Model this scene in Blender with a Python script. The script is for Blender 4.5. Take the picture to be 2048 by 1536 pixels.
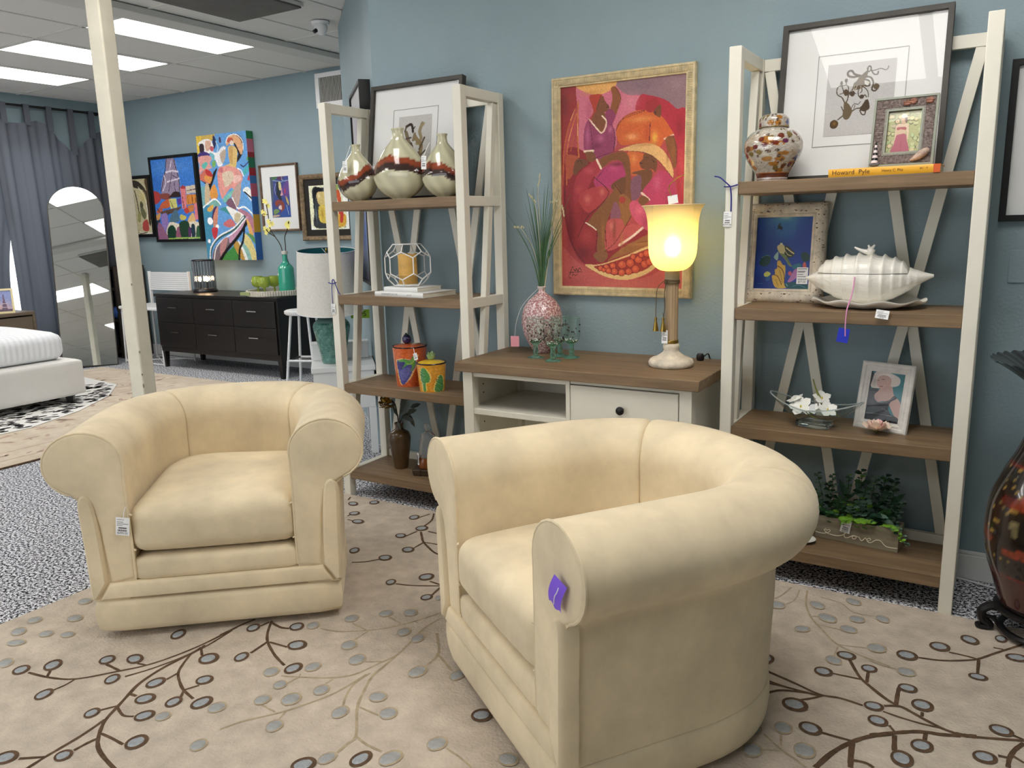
import bpy, bmesh, math, random
import numpy as np
from mathutils import Vector, Matrix
R = math.radians
SC = bpy.context.scene
COL = SC.collection
for o in list(bpy.data.objects): bpy.data.objects.remove(o)
random.seed(7)

# ------------------------------------------------------------------ camera
cam_d = bpy.data.cameras.new('camera'); cam = bpy.data.objects.new('camera', cam_d); COL.objects.link(cam)
SC.camera = cam
cam_d.sensor_fit = 'HORIZONTAL'; cam_d.sensor_width = 36.0
cam_d.lens = 1591.83 / 2048 * 36.0
cam_d.clip_start = .05; cam_d.clip_end = 60
YAW, PITCH, ROLL = -0.5485, 0.1972, -0.0256
_f = Vector((math.sin(YAW)*math.cos(PITCH), math.cos(YAW)*math.cos(PITCH), -math.sin(PITCH)))
_r = Vector((math.cos(YAW), -math.sin(YAW), 0)); _u = _r.cross(_f)
_r2 = _r*math.cos(ROLL) + _u*math.sin(ROLL); _u2 = -_r*math.sin(ROLL) + _u*math.cos(ROLL)
cam.matrix_world = Matrix(((_r2.x, _u2.x, -_f.x, 0), (_r2.y, _u2.y, -_f.y, -3.3917), (_r2.z, _u2.z, -_f.z, 1.4), (0, 0, 0, 1)))

# ------------------------------------------------------------------ world, exposure
SC.world = bpy.data.worlds.new('world'); SC.world.use_nodes = True
_bg = SC.world.node_tree.nodes['Background']; _bg.inputs[0].default_value = (.90, .95, 1, 1); _bg.inputs[1].default_value = 2.1
SC.view_settings.view_transform = 'Standard'; SC.view_settings.look = 'None'
SC.view_settings.gamma = 1.0; SC.view_settings.use_curve_mapping = False
SC.view_settings.exposure = 0.28
SC.cycles.use_denoising = True
SC.cycles.max_bounces = 8; SC.cycles.diffuse_bounces = 4; SC.cycles.glossy_bounces = 4; SC.cycles.transmission_bounces = 8; SC.cycles.transparent_max_bounces = 16
SC.cycles.sample_clamp_indirect = 4.0
CEIL_STRENGTH = 8.5          # fluorescent troffers

# ------------------------------------------------------------------ materials
def lin(c): 
    c = c/255.0
    return c/12.92 if c <= .04045 else ((c+.055)/1.055)**2.4
def S(rgb): return (lin(rgb[0]), lin(rgb[1]), lin(rgb[2]), 1)
MATS = {}
def mat(name, rgb, rough=.5, metal=0, spec=.5, var=None, bump=None, coat=0, trans=0, ior=1.45, emit=None, sheen=0, rgb2=None, stretch=None, alpha=None):
    """var=(scale, amount) mottles the colour, rgb2 the second colour; bump=(scale, strength); stretch scales the texture space"""
    if name in MATS: return MATS[name]
    m = bpy.data.materials.new(name); m.use_nodes = True; MATS[name] = m
    nt = m.node_tree; b = nt.nodes['Principled BSDF']
    b.inputs['Base Color'].default_value = S(rgb); b.inputs['Roughness'].default_value = rough; b.inputs['Metallic'].default_value = metal
    b.inputs['Specular IOR Level'].default_value = spec; b.inputs['Coat Weight'].default_value = coat; b.inputs['Transmission Weight'].default_value = trans
    b.inputs['IOR'].default_value = ior; b.inputs['Sheen Weight'].default_value = sheen
    if emit: b.inputs['Emission Color'].default_value = S(emit[0]); b.inputs['Emission Strength'].default_value = emit[1]
    vec = None
    if var or bump:
        tc = nt.nodes.new('ShaderNodeTexCoord'); vec = tc.outputs['Object']
        if stretch:
            mp = nt.nodes.new('ShaderNodeMapping'); mp.inputs['Scale'].default_value = stretch; nt.links.new(vec, mp.inputs[0]); vec = mp.outputs[0]
    if var:
        n = nt.nodes.new('ShaderNodeTexNoise'); n.inputs['Scale'].default_value = var[0]; n.inputs['Detail'].default_value = 5; n.inputs['Roughness'].default_value = .6
        nt.links.new(vec, n.inputs['Vector'])
        cr = nt.nodes.new('ShaderNodeValToRGB'); cr.color_ramp.elements[0].position = .3; cr.color_ramp.elements[1].position = .7
        c2 = rgb2 or tuple(max(0, x*(1-var[1])) for x in rgb)
        cr.color_ramp.elements[0].color = S(c2); cr.color_ramp.elements[1].color = S(rgb if rgb2 else tuple(min(255, x*(1+var[1]*.4)) for x in rgb))
        nt.links.new(n.outputs['Fac'], cr.inputs[0]); nt.links.new(cr.outputs[0], b.inputs['Base Color'])
    if bump:
        n2 = nt.nodes.new('ShaderNodeTexNoise'); n2.inputs['Scale'].default_value = bump[0]; n2.inputs['Detail'].default_value = 3
        nt.links.new(vec, n2.inputs['Vector'])
        bp = nt.nodes.new('ShaderNodeBump'); bp.inputs['Strength'].default_value = bump[1]; bp.inputs['Distance'].default_value = .01
        nt.links.new(n2.outputs['Fac'], bp.inputs['Height']); nt.links.new(bp.outputs[0], b.inputs['Normal'])
    return m
def glass_pane(name='glass_pane', tint=(255, 255, 255), k=.7):
    if name in MATS: return MATS[name]
    m = bpy.data.materials.new(name); m.use_nodes = True; MATS[name] = m; nt = m.node_tree
    for n in list(nt.nodes): nt.nodes.remove(n)
    out = nt.nodes.new('ShaderNodeOutputMaterial'); mx = nt.nodes.new('ShaderNodeMixShader'); t = nt.nodes.new('ShaderNodeBsdfTransparent'); t.inputs[0].default_value = S(tint)
    g = nt.nodes.new('ShaderNodeBsdfGlossy'); g.inputs['Roughness'].default_value = .01; fr = nt.nodes.new('ShaderNodeFresnel'); fr.inputs[0].default_value = 1.45
    ge = nt.nodes.new('ShaderNodeNewGeometry'); su = nt.nodes.new('ShaderNodeMath'); su.operation = 'SUBTRACT'; su.inputs[0].default_value = 1; nt.links.new(ge.outputs['Backfacing'], su.inputs[1]); mu = nt.nodes.new('ShaderNodeMath'); mu.operation = 'MULTIPLY'; m3 = nt.nodes.new('ShaderNodeMath'); m3.operation = 'MULTIPLY'; m3.inputs[1].default_value = k; nt.links.new(fr.outputs[0], m3.inputs[0]); nt.links.new(m3.outputs[0], mu.inputs[0]); nt.links.new(su.outputs[0], mu.inputs[1])
    nt.links.new(mu.outputs[0], mx.inputs[0]); nt.links.new(t.outputs[0], mx.inputs[1]); nt.links.new(g.outputs[0], mx.inputs[2]); nt.links.new(mx.outputs[0], out.inputs[0])
    return m
def vcol(name, rough=.55, spec=.4, coat=0):
    if name in MATS: return MATS[name]
    m = bpy.data.materials.new(name); m.use_nodes = True; MATS[name] = m; nt = m.node_tree; b = nt.nodes['Principled BSDF']
    a = nt.nodes.new('ShaderNodeAttribute'); a.attribute_name = 'Col'; nt.links.new(a.outputs['Color'], b.inputs['Base Color'])
    b.inputs['Roughness'].default_value = rough; b.inputs['Specular IOR Level'].default_value = spec; b.inputs['Coat Weight'].default_value = coat
    return m
def wood(name, c1, c2, axis='x', rough=.5, scale=1.0):
    if name in MATS: return MATS[name]
    st = {'x': (1.2, 18, 18), 'y': (18, 1.2, 18), 'z': (18, 18, 1.2)}[axis]
    m = mat(name, c1, rough=rough, var=(2.2*scale, .3), rgb2=c2, stretch=st, bump=(3, .05))
    return m

# ------------------------------------------------------------------ geometry
def cat(pts, n=8, closed=False):
    """Catmull-Rom through pts"""
    P = [np.array(p, float) for p in pts]; out = []; N = len(P)
    rng = range(N) if closed else range(N-1)
    for i in rng:
        if closed: a, b, c, d = P[i-1], P[i], P[(i+1) % N], P[(i+2) % N]
        else: a, b, c, d = P[max(i-1, 0)], P[i], P[i+1], P[min(i+2, N-1)]
        for k in range(n):
            t = k/n
            out.append(.5*((2*b)+(c-a)*t+(2*a-5*b+4*c-d)*t*t+(3*b-a-3*c+d)*t**3))
    if not closed: out.append(P[-1])
    return [tuple(float(x) for x in p) for p in out]
class G:
    def __init__(s): s.v = []; s.f = []; s.m = []
    def add(s, vs, fs, m=0):
        k = len(s.v); s.v += [tuple(v) for v in vs]; s.f += [tuple(i+k for i in f) for f in fs]; s.m += [m]*len(fs) if isinstance(m, int) else list(m); return s
    def box(s, x0, y0, z0, x1, y1, z1, m=0):
        v = [(x, y, z) for z in (z0, z1) for y in (y0, y1) for x in (x0, x1)]
        return s.add(v, [(0,2,3,1),(4,5,7,6),(0,1,5,4),(2,6,7,3),(0,4,6,2),(1,3,7,5)], m)
    def beam(s, p, q, w, d, up=(0,0,1), m=0):
        """bar from p to q, w wide sideways, d deep along `up`"""
        p, q = Vector(p), Vector(q); a = (q-p).normalized(); u = Vector(up); u = (u-a*u.dot(a)).normalized(); r = a.cross(u)
        v = []
        for c in (p, q):
            for su, sr in ((-1,-1),(-1,1),(1,1),(1,-1)): v.append(c+u*su*d/2+r*sr*w/2)
        return s.add(v, [(0,1,2,3),(7,6,5,4),(0,4,5,1),(1,5,6,2),(2,6,7,3),(3,7,4,0)], m)
    def cyl(s, p, q, r0, r1=None, n=14, m=0, caps=True):
        r1 = r0 if r1 is None else r1; p, q = Vector(p), Vector(q); a = (q-p).normalized()
        t = Vector((0,0,1)) if abs(a.z) < .9 else Vector((1,0,0)); u = a.cross(t).normalized(); w = a.cross(u)
        v = [p+(u*math.cos(2*math.pi*i/n)+w*math.sin(2*math.pi*i/n))*r0 for i in range(n)]+[q+(u*math.cos(2*math.pi*i/n)+w*math.sin(2*math.pi*i/n))*r1 for i in range(n)]
        f = [(i, i+n, (i+1) % n+n, (i+1) % n) for i in range(n)]
        if caps: f += [tuple(range(n)), tuple(range(2*n-1, n-1, -1))]
        return s.add(v, f, m)
    def lathe(s, prof, n=32, m=0, c=(0,0,0), sx=1, sy=1, fn=None, ms=None):
        """prof [(r,z)]; closes at r=0"""
        k = len(prof); v = []
        for j, (r, z) in enumerate(prof):
            for i in range(n):
                a = 2*math.pi*i/n; rr = max(r, 1e-5); zz = z
                if fn: rr, zz = fn(rr, zz, a, j)
                v.append((c[0]+sx*rr*math.cos(a), c[1]+sy*rr*math.sin(a), c[2]+zz))
        f = []; mm = []
        for j in range(k-1):
            for i in range(n):
                f.append((j*n+i, j*n+(i+1) % n, (j+1)*n+(i+1) % n, (j+1)*n+i)); mm.append(ms[j] if ms else m)
        return s.add(v, f, mm)
    def tube(s, pts, r, n=8, m=0, closed=False, rr=None, flat=None):
        P = [Vector(p) for p in pts]; N = len(P); v = []; ref = Vector((0,0,1))
        for i in range(N):
            if closed: t = P[(i+1) % N]-P[i-1]
            else: t = P[min(i+1, N-1)]-P[max(i-1, 0)]
            t.normalize()
            if i == 0:
                ref = Vector((0,0,1)) if abs(t.z) < .9 else Vector((1,0,0)); u = t.cross(ref).normalized()
            else: u = (u-t*u.dot(t)).normalized()
            w = t.cross(u); q = rr[i] if rr else r
            for k in range(n):
                a = 2*math.pi*k/n; v.append(P[i]+u*math.cos(a)*q+w*math.sin(a)*q)
        f = []
        for i in range(N if closed else N-1):
            j = (i+1) % N
            for k in range(n): f.append((i*n+k, i*n+(k+1) % n, j*n+(k+1) % n, j*n+k))
        if not closed: f += [tuple(range(n-1, -1, -1)), tuple(range((N-1)*n, N*n))]
        return s.add(v, f, m)
    def prism(s, poly, a0, a1, axis='y', m=0):
        n = len(poly)
        def P(p, t): return {'y': (p[0], t, p[1]), 'z': (p[0], p[1], t), 'x': (t, p[0], p[1])}[axis]
        v = [P(p, a0) for p in poly]+[P(p, a1) for p in poly]
        return s.add(v, [tuple(range(n)), tuple(range(2*n-1, n-1, -1))]+[(i, i+n, (i+1) % n+n, (i+1) % n) for i in range(n)], m)
    def ell(s, c, rx, ry, rz, nu=20, nv=12, m=0, fn=None):
        prof = [(math.sin(math.pi*j/nv), -math.cos(math.pi*j/nv)) for j in range(nv+1)]
        v = []
        for r, z in prof:
            for i in range(nu):
                a = 2*math.pi*i/nu; p = (max(r, 1e-4)*math.cos(a), max(r, 1e-4)*math.sin(a), z)
                if fn: p = fn(p)
                v.append((c[0]+rx*p[0], c[1]+ry*p[1], c[2]+rz*p[2]))
        return s.add(v, [(j*nu+i, j*nu+(i+1) % nu, (j+1)*nu+(i+1) % nu, (j+1)*nu+i) for j in range(nv) for i in range(nu)], m)
    def grid(s, fn, nu, nv, m=0, cu=False, cv=False):
        U = nu if cu else nu+1; V = nv if cv else nv+1
        v = [fn(i/nu, j/nv) for j in range(V) for i in range(U)]
        return s.add(v, [(j*U+i, j*U+(i+1) % U, ((j+1) % V)*U+(i+1) % U, ((j+1) % V)*U+i) for j in range(nv) for i in range(nu)], m)
    def leaf(s, p, d, n, L, W, m=0, bend=.15):
        """a small folded leaf of 6 triangles starting at p, along d, facing n"""
        p, d, n = Vector(p), Vector(d).normalized(), Vector(n); n = (n-d*n.dot(d)).normalized(); r = d.cross(n)
        a = p+d*L*.35; b = p+d*L*.75-n*bend*L*.4; t = p+d*L-n*bend*L
        v = [p, a+r*W*.42+n*W*.08, a-r*W*.42+n*W*.08, a, b+r*W*.34, b-r*W*.34, b, t]
        return s.add(v, [(0,3,1),(0,2,3),(3,6,4,1),(2,5,6,3),(6,7,4),(5,7,6)], m)
    def build(s, name, mats, parent=None, loc=None, bevel=0, seg=2, sharp=38, flip=False, kind=None, label=None, sub=0, up=False):
        me = bpy.data.meshes.new(name); me.from_pydata([tuple(v) for v in s.v], [], s.f)
        if not isinstance(mats, (list, tuple)): mats = [mats]
        for m in mats: me.materials.append(m)
        if len(mats) > 1: me.polygons.foreach_set('material_index', s.m)
        bm = bmesh.new(); bm.from_mesh(me); bmesh.ops.recalc_face_normals(bm, faces=bm.faces)
        if flip: bmesh.ops.reverse_faces(bm, faces=bm.faces)
        if up:
            bad = [f for f in bm.faces if f.normal.z < 0]
            if bad: bmesh.ops.reverse_faces(bm, faces=bad)
        bm.to_mesh(me); bm.free()
        me.polygons.foreach_set('use_smooth', [True]*len(me.polygons)); me.set_sharp_from_angle(angle=R(sharp)); me.update()
        o = bpy.data.objects.new(name, me); COL.objects.link(o)
        if parent: o.parent = parent
        if loc: o.location = loc
        if bevel:
            b = o.modifiers.new('bevel', 'BEVEL'); b.width = bevel; b.segments = seg; b.limit_method = 'ANGLE'; b.angle_limit = R(40); b.harden_normals = False
        if sub:
            b = o.modifiers.new('sub', 'SUBSURF'); b.levels = sub; b.render_levels = sub
        if kind: o['kind'] = kind
        if label: o['label'] = label
        return o
def rbox(hx, hy, hz, r, k=8, fn=None):
    """rounded box, k cells per side"""
    g = G(); bm = bmesh.new(); bmesh.ops.create_cube(bm, size=2); bmesh.ops.subdivide_edges(bm, edges=bm.edges, cuts=k, use_grid_fill=True)
    vs = []
    for v in bm.verts:
        # denser sampling near the edges
        c = [math.copysign(abs(t)**.6, t) for t in v.co]; p = Vector((c[0]*hx, c[1]*hy, c[2]*hz)); q = Vector((max(-hx+r, min(hx-r, p.x)), max(-hy+r, min(hy-r, p.y)), max(-hz+r, min(hz-r, p.z))))
        d = p-q
        if d.length > 1e-6: p = q+d.normalized()*r
        if fn: p = fn(p)
        vs.append(tuple(p))
    bm.verts.index_update(); g.add(vs, [tuple(v.index for v in f.verts) for f in bm.faces]); bm.free(); return g
def thing(name, label, category, loc=(0,0,0), rz=0, rx=0, group=None):
    o = bpy.data.objects.new(name, None); o.empty_display_size = .05; COL.objects.link(o); o.location = loc; o.rotation_euler = (rx, 0, rz)
    o['label'] = label; o['category'] = category
    if group: o['group'] = group
    return o
def tag1(o, label, category, group=None):
    o['label'] = label; o['category'] = category
    if group: o['group'] = group
    return o
def struct(g, name, mats, parent=None, **k):
    o = g.build(name, mats, parent, **k)
    if not parent: o['kind'] = 'structure'
    return o
def dup(root, loc=None, rz=None, label=None, group=None):
    def cp(o, par):
        c = o.copy(); COL.objects.link(c)
        if par: c.parent = par
        for ch in o.children: cp(ch, c)
        return c
    c = cp(root, None)
    if loc is not None: c.location = loc
    if rz is not None: c.rotation_euler.z = rz
    if label: c['label'] = label
    if group: c['group'] = group
    return c
def text_into(parent, s, size, m, x, y, z, name='lettering', align='CENTER', rz=0, label=None, squash=1):
    cu = bpy.data.curves.new('t', 'FONT'); cu.body = s; cu.size = size; cu.align_x = align; cu.align_y = 'CENTER'; cu.resolution_u = 2
    ob = bpy.data.objects.new('t', cu); me = bpy.data.meshes.new_from_object(ob); bpy.data.objects.remove(ob); bpy.data.curves.remove(cu)
    c, sn = math.cos(rz), math.sin(rz)
    for v in me.vertices:
        X, Y = v.co.x*squash, v.co.y; v.co = (X*c-Y*sn, 0, X*sn+Y*c)
    me.name = name; me.materials.clear(); me.materials.append(m)
    o = bpy.data.objects.new(name, me); COL.objects.link(o); o.parent = parent; o.location = (x, y, z)
    if label: o['label'] = label
    return o

# ------------------------------------------------------------------ flat painted pictures (colour per point of a fine grid)
def raster(ops, nx, ny, asp, seed=1, grain=.05):
    U, V = np.meshgrid(np.linspace(0, 1, nx+1), np.linspace(0, asp, ny+1)); img = np.zeros(U.shape+(3,)); img[:] = .5
    def put(mask, c, sl): 
        sub = img[sl]; sub[mask] = np.array(c)/255.0
    def bbox(x0, x1, y0, y1):
        i0 = max(0, int(x0*nx)); i1 = min(nx+1, int(x1*nx)+2); j0 = max(0, int(y0/asp*ny)); j1 = min(ny+1, int(y1/asp*ny)+2)
        return (slice(j0, j1), slice(i0, i1)) if i1 > i0 and j1 > j0 else None
    for o in ops:
        k = o[0]
        if k in 'Pp':
            P = [(p[0], p[1]*asp) for p in o[2]]
            if k == 'P': P = cat(P, 6, True)
            P = np.array(P); sl = bbox(P[:,0].min(), P[:,0].max(), P[:,1].min(), P[:,1].max())
            if not sl: continue
            u, v = U[sl], V[sl]; ins = np.zeros(u.shape, bool)
            for (x0, y0), (x1, y1) in zip(P, np.roll(P, -1, 0)):
                if y0 == y1: continue
                ins ^= ((y0 > v) != (y1 > v)) & (u < (x1-x0)*(v-y0)/(y1-y0)+x0)
            put(ins, o[1], sl)
        elif k == 'L':
            P = [(p[0], p[1]*asp) for p in o[3]]
            if len(P) > 2: P = cat(P, 5)
            P = np.array(P); h = o[2]/2; sl = bbox(P[:,0].min()-h, P[:,0].max()+h, P[:,1].min()-h, P[:,1].max()+h)
            if not sl: continue
            u, v = U[sl], V[sl]; D = np.full(u.shape, 9.)
            for (x0, y0), (x1, y1) in zip(P[:-1], P[1:]):
                dx, dy = x1-x0, y1-y0; t = np.clip(((u-x0)*dx+(v-y0)*dy)/max(dx*dx+dy*dy, 1e-12), 0, 1); D = np.minimum(D, np.hypot(u-x0-t*dx, v-y0-t*dy))
            put(D < h, o[1], sl)
        elif k == 'E':
            x, y, a, b = o[2], o[3]*asp, max(o[4], 1e-4), max(o[5]*asp, 1e-4); sl = bbox(x-a, x+a, y-b, y+b)
            if sl: put(((U[sl]-x)/a)**2+((V[sl]-y)/b)**2 < 1, o[1], sl)
        elif k == 'B':
            x, y, a, b = o[3], o[4]*asp, max(o[5], 1e-4), max(o[6]*asp, 1e-4); sl = bbox(x-1.5*a, x+1.5*a, y-1.5*b, y+1.5*b)
            if not sl: continue
            w = o[2]*np.exp(-1.6*(((U[sl]-x)/a)**2+((V[sl]-y)/b)**2)); img[sl] = img[sl]*(1-w[..., None])+np.array(o[1])/255.0*w[..., None]
    rng = np.random.default_rng(seed); n = rng.normal(0, 1, img.shape[:2]); n = (n+np.roll(n, 1, 0)+np.roll(n, 1, 1)+np.roll(n, (1, 1), (0, 1)))/2
    img = np.clip(img*(1+grain*n[..., None]), 0, 1)
    return np.where(img <= .04045, img/12.92, ((img+.055)/1.055)**2.4)
def painting(ops, w, h, nx, name, parent, y=0, z0=0, m=None, x0=None, seed=1, grain=.05, label=None):
    """a flat w x h picture in the parent's xz plane facing -y"""
    ny = int(round(nx*h/w)); C = raster(ops, nx, ny, h/w, seed, grain); x0 = -w/2 if x0 is None else x0
    xs = np.linspace(x0, x0+w, nx+1); zs = np.linspace(z0+h, z0, ny+1); X, Z = np.meshgrid(xs, zs)
    co = np.stack([X, np.full(X.shape, y), Z], -1).reshape(-1, 3).astype(np.float32)
    i = np.arange(ny)[:, None]*(nx+1)+np.arange(nx)[None, :]; F = np.stack([i, i+nx+1, i+nx+2, i+1], -1).reshape(-1)
    me = bpy.data.meshes.new(name); me.vertices.add(len(co)); me.vertices.foreach_set('co', co.reshape(-1)); nf = nx*ny
    me.loops.add(nf*4); me.loops.foreach_set('vertex_index', F.astype(np.int32)); me.polygons.add(nf); me.polygons.foreach_set('loop_start', (np.arange(nf)*4).astype(np.int32))
    me.update(calc_edges=True); a = me.color_attributes.new('Col', 'FLOAT_COLOR', 'POINT')
    a.data.foreach_set('color', np.concatenate([C.reshape(-1, 3), np.ones((len(co), 1))], 1).astype(np.float32).reshape(-1))
    me.materials.append(m or vcol('painted_canvas')); o = bpy.data.objects.new(name, me); COL.objects.link(o); o.parent = parent
    if label: o['label'] = label
    return o
def frame_ring(g, w, h, prof, z0=0, m=0, ms=None):
    """mitred frame around a w x h outer rectangle; prof = [(inset, y)] closed section"""
    n = len(prof); v = []
    for cx, cz in ((-1,0),(1,0),(1,1),(-1,1)):
        for d, y in prof: v.append((cx*(w/2-d), y, z0+(h-d if cz else d)))
    f = []; mm = []
    for k in range(4):
        for i in range(n):
            f.append((k*n+i, k*n+(i+1) % n, ((k+1) % 4)*n+(i+1) % n, ((k+1) % 4)*n+i)); mm.append(ms[i] if ms else m)
    return g.add(v, f, mm)
def rect(g, w, h, y, z0=0, x0=None, m=0, t=.001):
    x0 = -w/2 if x0 is None else x0
    return g.box(x0, y, z0, x0+w, y+t, z0+h, m)
def puff(g, poly, y0, depth, inset, m=0, steps=4):
    """cushioned panel: polygon in xz, from y0 towards -y with a rounded border"""
    n = len(poly); area = sum(poly[i][0]*poly[(i+1) % n][1]-poly[(i+1) % n][0]*poly[i][1] for i in range(n)); sg = 1 if area > 0 else -1
    nor = []
    for i in range(n):
        a, b, c = np.array(poly[i-1]), np.array(poly[i]), np.array(poly[(i+1) % n]); e1 = b-a; e2 = c-b
        n1 = np.array([-e1[1], e1[0]])/(np.linalg.norm(e1)+1e-9); n2 = np.array([-e2[1], e2[0]])/(np.linalg.norm(e2)+1e-9); q = n1+n2; q = q/max(np.linalg.norm(q)**2/2, .5); nor.append(q*sg)
    v = []
    for k in range(steps+1):
        a = math.pi/2*k/steps; d = inset*(1-math.cos(a)); y = y0-depth*math.sin(a)
        v += [(poly[i][0]+nor[i][0]*d, y, poly[i][1]+nor[i][1]*d) for i in range(n)]
    f = [(k*n+i, k*n+(i+1) % n, (k+1)*n+(i+1) % n, (k+1)*n+i) for k in range(steps) for i in range(n)]
    f += [tuple(range(steps*n, (steps+1)*n)), tuple(range(n-1, -1, -1))]
    return g.add(v, f, m)

# ------------------------------------------------------------------ shared materials
def M_init():
    mat('cream_suede', (228, 211, 178), rough=.85, spec=.2, var=(4.5, .10), bump=(45, .05), sheen=.15)
    mat('off_white_paint', (232, 228, 214), rough=.45, var=(4, .03))
    wood('brown_oak', (142, 117, 88), (108, 87, 64), 'x')
    mat('white_card', (244, 244, 244), rough=.6)
    mat('tag_ink', (70, 68, 74), rough=.7)
    mat('black_lacquer', (24, 22, 23), rough=.35)
    mat('navy_ribbon', (34, 40, 130), rough=.4)
    mat('brass', (170, 140, 70), rough=.3, metal=1)
    mat('black_frame', (22, 22, 22), rough=.4)
    mat('charcoal_frame', (62, 58, 52), rough=.5, var=(8, .2))
    mat('white_mat_board', (232, 232, 230), rough=.8)
    mat('clear_glass', (255, 255, 255), rough=.02, trans=1, ior=1.45)
    mat('white_ceramic', (238, 234, 224), rough=.18, coat=.3)
    mat('white_plastic', (236, 236, 236), rough=.35)
    mat('chrome', (220, 220, 220), rough=.2, metal=1)
    mat('leaf_green', (46, 84, 50), rough=.5, var=(30, .35))
M_init()
M = MATS
def price_tag(loc, rz, label, w=.03, h=.045, price=None, ribbon=None, rx=0, roll=0, card='white_card', rib='navy_ribbon', rr=.0012, lines=True, cat_='price tag'):
    """a card hanging from its top edge; ribbon = world polylines"""
    t = thing('price_tag', label, cat_, loc, rz, rx); t.rotation_euler.y = roll
    g = G(); g.box(-w/2, -.0006, -h, w/2, .0006, 0); c = g.build('card', M[card], t)
    if lines:
        g = G()
        for i, (a, b, zz, hh) in enumerate(((-.4, .1, .12, .02), (-.4, .05, .25, .025), (-.4, .42, .35, .025), (-.42, 0, .44, .02), (-.3, .3, .56, .06))): g.box(a*w, -.0009, -h*(zz+hh), b*w, -.0006, -h*zz)
        for k in range(9): g.box((-.34+k*.075)*w, -.0009, -h*.78, (-.34+k*.075+.04*(1+k % 2*.4))*w, -.0006, -h*.68)
        g.build('printed_lines', M['tag_ink'], t)
        if price: text_into(t, price, h*.17, M['tag_ink'], 0, -.001, -h*.88, 'price')
    if ribbon:
        g = G(); inv = (Matrix.Translation(Vector(loc)) @ t.rotation_euler.to_matrix().to_4x4()).inverted()
        for pl in ribbon: g.tube([inv @ Vector(p) for p in cat(pl, 5)], rr, 6)
        g.build('ribbon', M[rib], t)
    return t

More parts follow.
